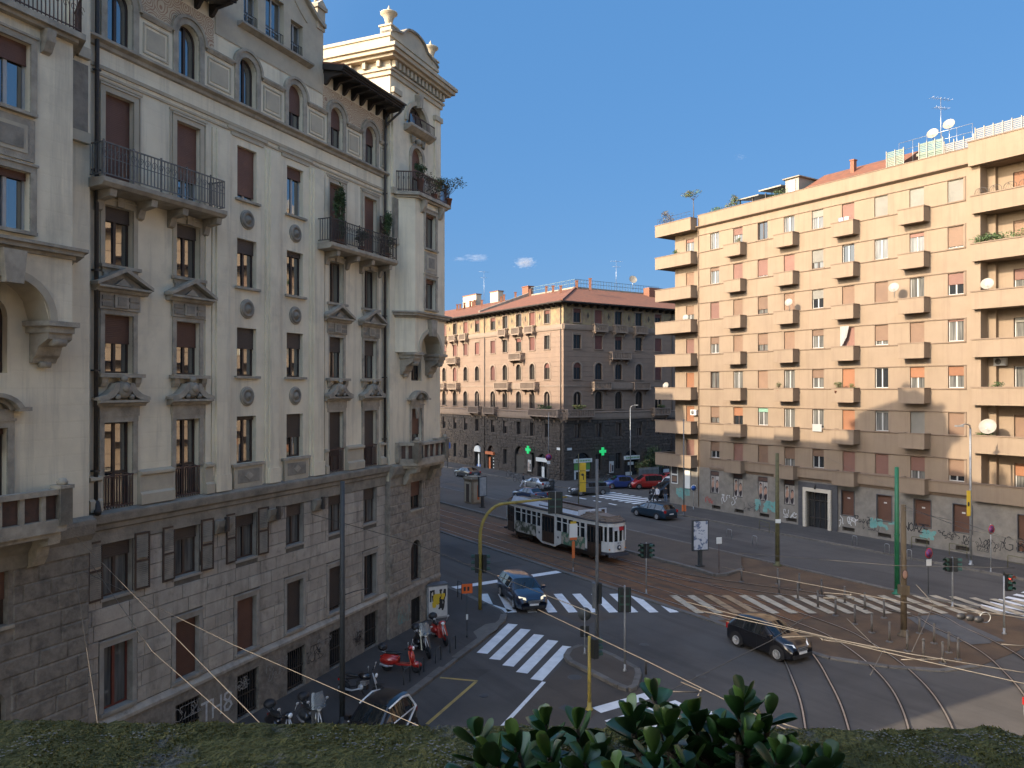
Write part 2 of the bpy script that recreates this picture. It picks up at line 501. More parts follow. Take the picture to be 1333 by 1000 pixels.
def cornice(mb, x0, x1, prof, m):
    mb.prism(prof, "x", x0, x1, m)
def iron_railing(L, h, m, step=0.13, r=0.012, ornate=False):
    """a run of railing along x from 0 to L"""
    mb = MB(); M_ = MATS[m]
    mb.box(0, L, -0.022, 0.022, h - 0.035, h, M_); mb.box(0, L, -0.015, 0.015, 0.08, 0.11, M_)
    n = max(1, int(L / step))
    for k in range(n + 1):
        x = L * k / n
        rr = r * (1.9 if k % 8 == 0 else 1)
        mb.box(x - rr, x + rr, -rr, rr, 0 if k % 8 == 0 else 0.08, h + (0.05 if k % 8 == 0 else -0.02), M_)
        if ornate and k % 2 == 0 and k < n:
            pts = [(x + 0.11 * math.cos(a) * (1 - a / 12), 0, h * 0.72 + 0.13 * math.sin(a) * (1 - a / 12)) for a in [i * 0.7 for i in range(12)]]
            mb.tube(pts, 0.010, M_, n=4)
    if ornate: mb.box(0, L, -0.012, 0.012, h * 0.55, h * 0.55 + 0.02, M_)
    return mb
def foliage(mb, c, size, n, mats, leaf=0.07, seed=0, droop=0.0):
    """leaf-sized faces spread through an uneven volume"""
    r = random.Random(seed)
    lumps = [(Vector((r.uniform(-.6, .6) * size[0], r.uniform(-.6, .6) * size[1], r.uniform(-.5, .6) * size[2])), r.uniform(.35, .65)) for _ in range(7)]
    for i in range(n):
        lc, lr = lumps[r.randrange(len(lumps))]
        d = Vector((r.gauss(0, 1), r.gauss(0, 1), r.gauss(0, 1)))
        if d.length < 1e-3: continue
        d = d.normalized() * (r.random() ** 0.45) * lr
        p = Vector(c) + lc + Vector((d.x * size[0], d.y * size[1], d.z * size[2] - droop * r.random()))
        a = Vector((r.gauss(0, 1), r.gauss(0, 1), r.gauss(0, .7))).normalized() * leaf * r.uniform(.6, 1.4)
        b = a.cross(Vector((r.gauss(0, 1), r.gauss(0, 1), r.gauss(0, 1)))).normalized() * leaf * r.uniform(.25, .5)
        mb.face([p - a, p - a * .1 + b, p + a, p - a * .1 - b], MATS[mats[r.randrange(len(mats))]])

# ------------------------------------------------------------------ the ornate corner building on the left
LB_O = Vector((-16.72, 11.50, 0))
LB_RZ = math.atan2(0.9203, 0.3912)
LB = thing("ornate_apartment_building", "tall cream ornate apartment building with brown stone base and corner towers at left", "building", LB_O, LB_RZ)
COLS = [12.62, 15.28, 18.05, 20.75, 23.45, 26.05]
TL, TR = 8.6, 29.85            # tower centres
XA, XB, XC, XD = 11.45, 16.5, 22.4, 27.35
X0, X1 = 0.0, 32.35
WW = 1.0
PC, PT, CG, CS, SS = (MATS[k] for k in ("plaster_cream", "plaster_trim", "cement_grey", "carved_stone", "surround_stone"))
ROWS = {"r1": (2.5, 4.4), "r2": (5.85, 7.55), "r3": (8.75, 11.0), "r4": (12.46, 14.2), "r5": (15.68, 17.42), "r6": (18.0, 20.75), "r7": (22.3, 24.05)}

holes_base, holes_up = [], []
for i, c in enumerate(COLS):
    h = WW / 2
    holes_base.append((c - h, c + h, *ROWS["r1"]))
    holes_base.append((c - h, c + h, *ROWS["r2"]))
    lo = 8.45 if i not in (2, 3) else 9.3
    holes_up.append((c - h, c + h, lo, 11.0))
    holes_up.append((c - h, c + h, *ROWS["r4"]))
    holes_up.append((c - h, c + h, *ROWS["r5"]))
    holes_up.append((c - h, c + h, ROWS["r6"][0] if i not in (2, 3) else 18.85, ROWS["r6"][1]))
    holes_up.append((c - .46, c + .46, 22.3, 24.05, True))
ATT = [(18.2, 25.2, 26.55, .75), (19.5, 25.2, 26.95, 1.05), (20.8, 25.2, 26.55, .75)]
base_w = [(c - .56, c + .56, 0.15, 1.75) for c in COLS]

mb = MB()
wall_sheet(mb, XA, XD, 2.1, 7.9, holes_base, 0.0, MATS["mortar"], 0.28, MATS["surround_stone"])
wall_sheet(mb, XA, XD, 0.0, 2.1, base_w, -0.10, MATS["rough_stone"], 0.35)
mb.prism([(-0.10, 2.1), (-0.16, 2.1), (-0.16, 2.2), (0.0, 2.34), (0.05, 2.1)], "x", XA, XD, MATS["base_stone"])
wall_sheet(mb, 0, XA, 0, 7.9, [], 0.0, MATS["rough_stone"])
base_o = mb.build("base_wall", LB)
mb = MB()
wall_sheet(mb, XA, XD, 7.9, 25.2, holes_up, 0.0, PC, 0.26)
wall_sheet(mb, 0, XA, 7.9, 25.2, [], 0.0, PC)
# sides and back of the block: the far side runs along the avenue
av = (0.556, 0.831)
fp = [(X1, 0.3), (X1 + av[0] * 21, av[1] * 21), (14, 17.5), (0, 14), (0, 0)]
for a, b in zip(fp, fp[1:]):
    mb.face([(a[0], a[1], 0), (b[0], b[1], 0), (b[0], b[1], 25.2), (a[0], a[1], 25.2)], PC)
wall_o = mb.build("wall", LB)

# stone courses of the base: each block a piece of its own
def stone_fn(mb):
    b = 0.025
    z0, z1, x0, x1 = -0.5, 0.5, -0.5, 0.5
    v = [(x0, 0, z0), (x1, 0, z0), (x1, 0, z1), (x0, 0, z1), (x0 + .012, -1, z0 + b), (x1 - .012, -1, z0 + b), (x1 - .012, -1, z1 - b), (x0 + .012, -1, z1 - b)]
    mb.mesh(v, [(4, 5, 6, 7), (0, 1, 5, 4), (1, 2, 6, 5), (2, 3, 7, 6), (3, 0, 4, 7)], MATS["base_stone"])
def lay_stones(x0, x1, z0, z1, ch, holes, y, seed, parent):
    r = random.Random(seed); out = []
    z = z0; row = 0
    while z < z1 - 0.1:
        h = min(ch, z1 - z)
        x = x0 - r.uniform(0, 0.9)
        while x < x1:
            L = r.uniform(0.75, 1.5)
            segs = [(max(x, x0), min(x + L, x1))]
            for hh in holes:
                if hh[2] - 0.02 < z + h and hh[3] + 0.02 > z:
                    ns = []
                    for a, b in segs:
                        if b <= hh[0] or a >= hh[1]: ns.append((a, b))
                        else:
                            if a < hh[0]: ns.append((a, hh[0]))
                            if b > hh[1]: ns.append((hh[1], b))
                    segs = ns
            for a, b in segs:
                if b - a > 0.06: out.append(((a + b) / 2, z + h / 2, b - a - 0.011, h - 0.011, r.uniform(0.02, 0.045)))
            x += L
        z += h; row += 1
    return out
sur = [(a - .17, b + .17, c - .14, d + .17) for a, b, c, d in holes_base[0::2]] + [(a - .05, b + .05, c - .06, d + .05) for a, b, c, d in holes_base[1::2]]
stones = lay_stones(XA, XD, 2.36, 7.42, 0.46, sur, 0, 5, LB)
stones.sort(key=lambda s: s[0])
for k, s_ in enumerate(stones[:290]):
    o = shared("stone", "stone", stone_fn, base_o, (s_[0], 0.0, s_[1]))
    o.scale = (s_[2], s_[4], s_[3])
mb = MB()
for s_ in stones[290:]:
    x, z, L, h, d = s_
    mb.box(x - L / 2, x + L / 2, -d, 0, z - h / 2, z + h / 2, MATS["base_stone"], skip="k")
if mb.f: stuff(mb.build("stonework", base_o))

# string courses and frieze between base and plaster
for a, b in ((XA, XD),):
    mb = MB()
    mb.prism([(0.0, 7.45), (-0.06, 7.45), (-0.06, 7.85), (-0.14, 7.9), (-0.14, 8.02), (-0.26, 8.1), (-0.30, 8.3), (-0.30, 8.36), (0, 8.44)], "x", a, b, CG)
    mb.build("base_cornice", LB)
    mb = MB()
    mb.prism([(0, 21.95), (-0.08, 21.98), (-0.10, 22.08), (-0.24, 22.14), (-0.24, 22.22), (0, 22.28)], "x", a, b, CS)
    mb.prism([(0, 21.35), (-0.05, 21.35), (-0.07, 21.45), (0, 21.47)], "x", a, b, PT)
    mb.prism([(0, 21.15), (-0.04, 21.15), (-0.05, 21.22), (0, 21.24)], "x", a, b, PT)
    mb.build("string_course", LB)
# pier brackets hanging on the base cornice, with the dark trunk of cable boxes
for x in (16.75, 19.4, 22.15):
    mb = MB()
    mb.prism([(0, 7.0), (-0.10, 7.0), (-0.22, 7.25), (-0.26, 7.46), (0, 7.46)], "x", x - .36, x + .36, CG)
    mb.box(x - .05, x + .06, -0.34, -0.2, 7.05, 7.55, MATS["iron"])
    mb.build("bracket", LB, (0, -0.04, 0))

def surround(mb, w, z0, z1, t, m, y=-0.045, top=True, ear=0.0, bottom=False):
    h = w / 2
    mb.box(-h - t, -h, y, 0.02, z0, z1 + (t if top else 0), m)
    mb.box(h, h + t, y, 0.02, z0, z1 + (t if top else 0), m)
    if top: mb.box(-h - ear, h + ear, y - 0.003, 0.02, z1, z1 + t, m)
    if top: mb.box(-h - t - .03, h + t + .03, y - 0.04, 0.02, z1 + t, z1 + t + .06, m)
    if bottom: mb.box(-h - t, h + t, y - .002, 0.02, z0 - t, z0 - .002, m)

def basement_grille(mb):
    M_ = MATS["iron"]
    mb.box(-.56, .56, 0.04, 0.05, 0, 1.6, MATS["glass_dark"])
    for k in range(9):
        x = -.5 + k * .125
        mb.box(x - .014, x + .014, -.02, .01, 0, 1.6, M_)
    for z in (.08, .75, 1.5): mb.box(-.56, .56, -.03, -.02, z, z + .05, M_)
for c in COLS:
    shared("grille", "basement_window", basement_grille, LB, (c, 0.06, 0.15))

# row 1 and 2
for i, c in enumerate(COLS):
    z0, z1 = ROWS["r1"]
    fm, sh, smn = [("timber_red", 0, None), ("timber_dark", .985, "shutter_brown"), ("timber_dark", .985, "shutter_brown"), ("timber_dark", .985, "shutter_dark"),
                   ("timber_dark", .9, "shutter_dark"), ("timber_dark", 0, None)][i]
    w_ = window(LB, c, z0, WW, z1 - z0, 0.2, fm, "glass_curtain" if i == 0 else "glass_dark", sh, smn, sill="surround_stone", sill_d=0.3,
                label="red framed ground window" if i == 0 else None)
    def s1(mb): surround(mb, WW, 0, z1 - z0, .15, SS, bottom=True)
    shared("sur1", "surround", s1, w_, (0, -0.2, 0))
    z0, z1 = ROWS["r2"]
    sh = (.3, .28, .3, .32, .28, .36)[i]
    w_ = window(LB, c, z0, WW, z1 - z0, 0.18, "timber_dark", "glass_curtain", sh, "shutter_dark", sill="surround_stone", sill_d=0.24)
    if i < 3:
        def lv(mb):
            M_ = MATS["timber_dark"]
            mb.box(0, .05, -.03, .01, 0, 1.75, M_); mb.box(.47, .52, -.03, .01, 0, 1.75, M_)
            for z in (0, .85, 1.69): mb.box(.05, .47, -.03, .01, z, z + .06, M_)
            for k in range(27):
                z = .08 + k * .06
                if abs(z - .87) < .05: continue
                mb.face([(.05, -.022, z), (.47, -.022, z), (.47, .005, z + .045), (.05, .005, z + .045)], MATS["cement_grey"])
        a = shared("louvre", "louvre_shutter", lv, w_, (-1.06, -0.24, -0.02))
        b = shared("louvre", "louvre_shutter", lv, w_, (0.54, -0.24, -0.02))
        a.rotation_euler = (0, 0, RAD(4)); b.rotation_euler = (0, 0, RAD(-5))

# row 3: tall windows over the base cornice
def panel_apron(mb):
    mb.box(-.72, .72, -.10, 0, 8.42, 9.2, PT)
    mb.box(-.80, .80, -.16, 0, 9.2, 9.3, CS)
    mb.box(-.55, .55, -.115, -.1, 8.6, 9.08, CG)
    mb.prism([(-.22, 8.84), (0, 8.68), (.22, 8.84), (0, 9.0)], "y", -.14, -.11, CS)
def ped_tri(mb):
    # block frieze with a framed square, then a triangular pediment
    mb.box(-.70, .70, -.09, 0, 0.02, .52, CS)
    mb.box(-.24, .24, -.15, -.09, .08, .46, CS); mb.box(-.15, .15, -.165, -.15, .15, .40, CG)
    for s in (-1, 1):
        mb.box(s * .30, s * .64, -.12, -.09, .10, .22, CG); mb.box(s * .30, s * .64, -.12, -.09, .30, .42, CG)
    mb.prism([(0, .52), (-.16, .52), (-.22, .60), (-.34, .64), (-.34, .70), (0, .70)], "x", -.92, .92, CS)
    mb.prism([(-.84, .70), (.84, .70), (0, 1.14)], "y", -.16, 0, CG)
    for s in (-1, 1):
        q = [(s * .98, .68), (s * .98, .78), (0, 1.28), (0, 1.15)]
        mb.prism(q if s < 0 else q[::-1], "y", -.36, 0, CS)
    mb.prism([(-.28, .74), (.28, .74), (0, .96)], "y", -.22, -.16, CS)
def ped_broken(mb):
    mb.box(-.70, .70, -.08, 0, 0, .30, CS)
    mb.prism([(0, .30), (-.14, .30), (-.20, .38), (-.32, .42), (-.32, .49), (0, .49)], "x", -.86, .86, CS)
    for s in (-1, 1):
        pts = [(s * .92, .49), (s * .90, .58), (s * .62, .66), (s * .42, .80), (s * .30, 1.0), (s * .18, 1.0), (s * .20, .78), (s * .36, .60), (s * .56, .50)]
        mb.prism(pts if s < 0 else pts[::-1], "y", -.30, 0, CS)
    mb.lathe([(.04, -.34), (.2, -.33), (.27, -.24), (.27, 0)], CG, n=14, c=(0, 0, .80), axis="y")
    mb.lathe([(.02, -.40), (.10, -.38), (.15, -.33)], CS, n=10, c=(0, 0, .85), axis="y")
    for s in (-1, 1):
        mb.lathe([(.01, -.34), (.08, -.31), (.1, -.2)], CG, n=8, c=(s * .24, 0, .58), axis="y")
    mb.lathe([(.01, -.33), (.09, -.3), (.12, -.2)], CS, n=8, c=(0, 0, 1.12), axis="y")
def sill_brackets(mb):
    mb.box(-.78, .78, -.24, 0, -.13, -.02, CS)
    for s in (-1, 1): mb.prism([(0, -.42), (-.08, -.42), (-.16, -.28), (-.18, -.13), (0, -.13)], "x", s * .58 - .10, s * .58 + .10, CS)
def sill_apron(mb):
    mb.box(-.70, .70, -.16, 0, -.12, -.02, CS)
    mb.box(-.62, .62, -.08, 0, -.26, -.12, CS)
    for s in (-.5, 0, .5): mb.box(s - .08, s + .08, -.10, 0, -.40, -.26, CS)
def door_rail(mb):
    M_ = MATS["iron_rust"]
    mb.box(-.5, .5, -.02, .02, .93, .98, M_); mb.box(-.5, .5, -.02, .02, .05, .09, M_)
    for k in range(11):
        x = -.48 + k * .096
        mb.box(x - .012, x + .012, -.012, .012, 0, .97, M_)
    pts = [(.42 * math.cos(a), 0, .93 + .1 * math.sin(a)) for a in [math.pi * k / 8 for k in range(9)]]
    mb.tube(pts, .014, M_, n=4)
def medallion(mb):
    mb.lathe([(.31, 0), (.31, -.05), (.27, -.09), (.22, -.09), (.20, -.04), (.15, -.04), (.13, -.10), (.05, -.11), (.03, -.15), (.0, -.15)], CG, n=20, axis="y")
    mb.lathe([(.36, 0), (.36, -.03), (.31, -.035)], CS, n=20, axis="y")

SHUT = {  # how far each roller shutter is down, row by row
    "r3": [.0, .0, .06, .52, .72, .66], "r4": [.46, .45, .40, .32, .34, .36], "r5": [.22, .22, .26, .08, .0, .0],
    "r6": [.97, .66, .88, .20, .96, .97], "r7": [0, 0, 0, .62, .48, .45]}
SMAT = {"r3": "shutter_dark", "r4": "shutter_brown", "r5": "shutter_dark", "r6": "shutter_brown", "r7": "shutter_brown"}
GL = {"r3": "glass_sky", "r4": "glass_sky", "r5": "glass_sky", "r6": "glass_sky", "r7": "glass_sky"}
for i, c in enumerate(COLS):
    mid = i in (2, 3)
    # r3
    z0 = 9.3 if mid else 8.45
    w_ = window(LB, c, z0, WW, 11.0 - z0, 0.2, "timber_dark", GL["r3"], SHUT["r3"][i], SMAT["r3"], transom=None if mid else 1.05)
    if mid:
        o = shared("apron3", "apron", panel_apron, w_, (0, -.2, -z0))
    else:
        def s3(mb): surround(mb, WW, .95, 11.0 - 8.45, .17, CS, top=False); mb.box(-.67, .67, -.06, .02, 2.55, 2.72, CS)
        shared("sur3", "surround", s3, w_, (0, -.2, 0))
        shared("ped3", "pediment", ped_broken, w_, (0, -.2, 2.72))
        stuff(shared("rail3", "railing", door_rail, w_, (0, -.24, 0)))
    # r4
    z0, z1 = ROWS["r4"]
    sm4 = "shutter_dark" if i >= 2 else "shutter_brown"
    w_ = window(LB, c, z0, WW, z1 - z0, 0.2, "timber_dark", GL["r4"], SHUT["r4"][i], sm4, sill="carved_stone" if mid else None, sill_d=.32)
    if not mid:
        def s4(mb): surround(mb, WW, 0, z1 - z0, .15, CS, top=False); mb.box(-.65, .65, -.05, .02, z1 - z0, z1 - z0 + .13, CS)
        shared("sur4", "surround", s4, w_, (0, -.2, 0))
        shared("ped4", "pediment", ped_tri, w_, (0, -.2, z1 - z0 + .12))
        shared("sillb", "sill", sill_brackets, w_, (0, -.2, 0))
    # r5
    z0, z1 = ROWS["r5"]
    w_ = window(LB, c, z0, WW, z1 - z0, 0.2, "timber_dark", GL["r5"], SHUT["r5"][i], SMAT["r5"], sill="carved_stone" if mid else None, sill_d=.32)
    if not mid:
        def s5(mb): surround(mb, WW, 0, z1 - z0, .15, PT); mb.box(-.12, .12, -.12, 0, z1 - z0, z1 - z0 + .28, CS)
        shared("sur5", "surround", s5, w_, (0, -.2, 0))
        shared("silla", "sill", sill_apron, w_, (0, -.2, 0))
    # r6
    z0, z1 = (18.85 if mid else 18.0), 20.75
    w_ = window(LB, c, z0, WW, z1 - z0, 0.2, "white_frame" if i in (1, 2, 3) else "timber_dark", GL["r6"], SHUT["r6"][i], SMAT["r6"], sill="carved_stone" if mid else None, sill_d=.32)
    if not mid:
        def s6(mb): surround(mb, WW, 0, z1 - 18.0, .17, PT); surround(mb, WW + .42, 0, z1 - 18.0 + .2, .06, PT, y=-.03)
        shared("sur6", "surround", s6, w_, (0, -.2, 0))
    # r7 arched
    w_ = window(LB, c, 22.3, .92, 1.75, 0.2, "timber_dark", GL["r7"], SHUT["r7"][i], SMAT["r7"], arch=True)
    def s7(mb):
        r0, r1 = .46, .66; zs_ = 1.75 - .46
        for s in (-1, 1): mb.box(s * r0, s * r1, -.06, .02, -.02, zs_, CS)
        for k in range(12):
            a0, a1 = math.pi * k / 12, math.pi * (k + 1) / 12
            for ra, rb, y in ((r0, r1, -.06), (r1, r1 + .10, -.12)):
                mb.prism([(ra * math.cos(a0), zs_ + ra * math.sin(a0)), (rb * math.cos(a0), zs_ + rb * math.sin(a0)),
                          (rb * math.cos(a1), zs_ + rb * math.sin(a1)), (ra * math.cos(a1), zs_ + ra * math.sin(a1))], "y", y, .02, CS)
    shared("sur7", "surround", s7, w_, (0, -.2, 0))
    # medallions of the two middle columns
    if mid:
        for z in (11.72, 14.9, 18.15): shared("medal", "medallion", medallion, LB, (c, -0.005, z))

# impost moulding between the arches, framed panels below it
xs = [XA] + [v for c in COLS for v in (c - .76, c + .76)] + [XD]
for a, b in zip(xs[0::2], xs[1::2]):
    if b - a > .05: MB().prism([(0, 23.5), (-.06, 23.5), (-.12, 23.6), (-.12, 23.66), (0, 23.7)], "x", a, b, CS).build("impost_moulding", LB)
def framed(mb, w, h):
    t = .05
    for s in (-1, 1): mb.box(s * (w / 2), s * (w / 2 - t), -.035, 0, -h / 2, h / 2, PT)
    for s in (-1, 1): mb.box(-w / 2 + t, w / 2 - t, -.035, 0, s * (h / 2), s * (h / 2 - t), PT)
    mb.box(-w / 2 + .14, w / 2 - .14, -.022, 0, -h / 2 + .14, h / 2 - .14, PT)
for a, b in zip(xs[0::2], xs[1::2]):
    w = b - a - .16
    if w > .3: shared(("fr", round(w, 2)), "wall_panel", lambda m_: framed(m_, w, .95), LB, ((a + b) / 2, 0, 22.9))
# sgraffito friezes and eaves over the two-window bays
for a, b in ((XA, XB - .1), (XC + .1, XD)):
    mb = MB()
    hs = [(c - .62, c + .62, 22.0, 24.28) for c in COLS if a < c < b]
    cs = [c for c in COLS if a < c < b]
    N = 60
    for k in range(N):
        x0, x1 = a + (b - a) * k / N, a + (b - a) * (k + 1) / N
        def zb(x):
            z = 23.74
            for c in cs:
                if abs(x - c) < .60: z = max(z, 23.59 + math.sqrt(max(0, .60 ** 2 - (x - c) ** 2)) + .0)
            return z
        mb.face([(x0, -.006, zb(x0)), (x1, -.006, zb(x1)), (x1, -.006, 24.72), (x0, -.006, 24.72)], MATS["sgraffito"])
    mb.build("painted_frieze", LB)
    mb = MB()
    T = MATS["eave_timber"]
    mb.prism([(0, 25.35), (-1.0, 25.12), (-1.0, 25.2), (-1.06, 25.2), (-1.06, 25.34), (4, 26.5), (4, 26.4)], "x", a - .05, b + .02, T)
    mb.prism([(-1.10, 25.345), (-1.10, 25.40), (4, 26.62), (4, 26.50)], "x", a - .05, b + .02, MATS["terracotta"])
    mb.build("roof_eave", LB)
    n = int((b - a) / .62)
    for k in range(n + 1):
        def br(mb):
            mb.prism([(0, 24.75), (-.12, 24.78), (-.3, 25.0), (-.95, 25.06), (-.95, 25.14), (0, 25.36)], "x", -.07, .07, T)
        shared("eavebr", "eave_bracket", br, LB, (a + .15 + (b - a - .3) * k / n, 0, 0))
    mb = MB()
    mb.lathe([(.0, 0), (.055, 0), (.055, b - a), (0, b - a)], MATS["iron"], n=8, c=(a, -1.12, 25.33), axis="x")
    mb.build("gutter", LB)

# pilasters of the middle bay
for x, w in ((16.75, .62), (19.4, .50), (22.1, .62)):
    mb = MB()
    mb.box(x - w / 2, x + w / 2, -.14, 0, 8.44, 21.0, PC)
    mb.box(x - w / 2 - .14, x + w / 2 + .14, -.07, 0, 8.44, 21.0, PC)
    mb.box(x - w / 2 - .05, x + w / 2 + .05, -.19, 0, 8.44, 9.0, PC)
    mb.build("pilaster", LB)
for c in (18.05, 20.75):
    mb = MB()
    for t, y, zz in ((.72, -.05, 21.02), (.90, -.09, 21.2)):
        mb.box(c - t - .12, c + t + .12, y, 0, zz, zz + .12, PT)
    mb.build("panel_head", LB)
# narrow flat strips beside the two-window bays
for x in (16.32 - .18, 22.62 + .12):
    mb = MB(); mb.box(x - .12, x + .12, -.05, 0, 8.44, 21.1, PC); mb.build("wall_strip", LB)
# ledge band between the tall windows
for a, b in ((XA + .1, 11.95), (13.3, 14.6), (15.95, 16.3), (22.55, 22.75), (24.12, 25.38), (26.72, 27.2)):
    MB().prism([(0, 8.44), (-.20, 8.44), (-.20, 8.75), (-.12, 8.82), (-.12, 9.3), (-.2, 9.36), (-.2, 9.44), (0, 9.5)], "x", a, b, PT).build("ledge_band", LB)

# attic gable over the middle bay
mb = MB()
ah = [(c - w / 2, c + w / 2, z0, z1) for c, z0, z1, w in ATT]
wall_sheet(mb, 16.45, 22.5, 24.3, 27.0, ah, -.03, PT, .25)
top = [(16.45, 27.0)]
for k in range(0, 25):
    x = 16.45 + (22.5 - 16.45) * k / 24
    u = (x - 19.475) / 3.02
    z = 27.02 + 1.5 * max(0, math.cos(u * math.pi / 2)) ** 1.6
    top.append((x, z))
top.append((22.5, 27.0))
mb.prism(top[::-1], "y", -.03, .3, PT)
mb.box(16.45, 16.75, -.028, 6, 24.3, 27.0, PT); mb.box(22.2, 22.5, -.028, 6, 24.3, 27.0, PT)
mb.box(16.75, 22.2, 5.7, 6, 24.3, 27.0, PT)
mb.face([(16.4, 0, 27.01), (22.5, 0, 27.01), (22.5, 6, 27.01), (16.4, 6, 27.01)], CG)
mb.build("attic_gable", LB)
mb = MB()
for p, q in zip(top[1:-1], top[2:-1]):
    mb.prism([(p[0], p[1]), (q[0], q[1]), (q[0], q[1] + .16), (p[0], p[1] + .16)], "y", -.2, .34, CS)
mb.build("gable_coping", LB)
mb = MB()
for p, q in zip(top[2:-2], top[3:-2]):
    f = .72
    P = lambda t: (19.475 + (t[0] - 19.475) * .70, 25.25 + (t[1] - 25.25) * .80 + .1)
    a, b = P(p), P(q)
    mb.prism([(a[0], a[1]), (b[0], b[1]), (b[0], b[1] + .07), (a[0], a[1] + .07)], "y", -.07, 0, PT)
mb.build("gable_moulding", LB)
for c, z0, z1, w in ATT:
    w_ = window(LB, c, z0, w, z1 - z0, .18, "white_frame", "glass_sky", 0, None, leaves=2, fw=.04, transom=.55)
    def arail(mb):
        for z in (.12, .5): mb.box(-w / 2, w / 2, -.01, .01, z, z + .025, MATS["iron"])
        for k in range(8): mb.box(-w / 2 + w * k / 7 - .008, -w / 2 + w * k / 7 + .008, -.008, .008, .1, .5, MATS["iron"])
    stuff(shared(("arail", w), "railing", arail, w_, (0, -.16, 0)))
mb = MB()
mb.prism([(0, 25.0), (-.10, 25.02), (-.28, 25.1), (-.28, 25.18), (0, 25.2)], "x", 17.5, 21.6, CS)
mb.build("attic_sill", LB)
for x in (16.7, 22.3):
    mb = MB()
    mb.box(x - .26, x + .26, -.08, .5, 26.9, 27.75, PT)
    mb.box(x - .33, x + .33, -.16, .56, 27.75, 27.9, CS)
    mb.prism([(x - .3, 27.9), (x + .3, 27.9), (x, 28.15)], "y", -.14, .54, PT)
    mb.lathe([(.10, 28.05), (.07, 28.2), (.13, 28.3), (.16, 28.42), (.1, 28.55), (0, 28.62)], PT, n=12, c=(x, .2, 0))
    mb.build("gable_pier", LB)

# iron balconies of the two-window bays
for a, b, orn, pl in ((11.4, 16.15, True, False), (21.98, 27.1, True, True)):
    p = .82
    mb = MB()
    mb.prism([(0, 17.72), (-p + .05, 17.76), (-p - .05, 17.86), (-p - .05, 17.99), (0, 18.0)], "x", a, b, CS)
    bal = mb.build("balcony", LB)
    for x in [c + d for c in COLS if a < c < b for d in (-.75, .7)]:
        def bk(mb): mb.prism([(0, 17.15), (-.12, 17.2), (-.2, 17.45), (-.66, 17.52), (-.7, 17.72), (0, 17.72)], "x", -.11, .11, CS)
        shared("balbk", "bracket", bk, bal, (x, 0, .02))
    im = "iron_grey" if not pl else "iron"
    r_ = iron_railing(b - a - .1, 1.0, im, .125, .011, orn)
    M_ = MATS[im]
    for xx in (0, b - a - .1):
        mb2 = r_
        mb2.box(xx - .02, xx + .02, 0, p - .1, .965, 1.0, M_); mb2.box(xx - .012, xx + .012, 0, p - .1, .08, .11, M_)
        for k in range(6): mb2.box(xx - .011, xx + .011, .06 + k * .12, .082 + k * .12, .08, .98, M_)
    stuff(r_.build("railing", bal, (a + .05, -p + .03, 18.0)))
    if pl:
        pass
LB_BALC = (21.98, 27.1, .82, 18.0)

# downpipes
def pipe(x, z0, z1, y=-.12):
    mb = MB()
    mb.tube([(x + .05, y - .0, z1), (x + .05, y, z1 - .9), (x, y, z1 - 1.3), (x, y, z0)], .062, MATS["iron"], n=8)
    for k in range(int((z1 - z0) / 2.9)): mb.box(x - .085, x + .085, y - .075, .0, z0 + 1 + k * 2.9, z0 + 1.05 + k * 2.9, MATS["iron"])
    return mb.build("downpipe", LB)
pipe(XA + .32, 8.6, 25.2); pipe(XD - .22, 8.6, 25.3)
mb = MB(); mb.tube([(XD - .1, -1.1, 25.3), (XD - .12, -.9, 25.0), (XD - .2, -.2, 24.5), (XD - .2, -.12, 24.3)], .055, MATS["iron"], n=6); mb.build("downpipe", LB)
mb = MB(); mb.tube([(XA + .32, -.12, 8.75), (XA + .32, -.2, 8.5), (XA + .2, -.36, 8.45)], .10, MATS["iron"], n=7); mb.build("downpipe_shoe", LB)
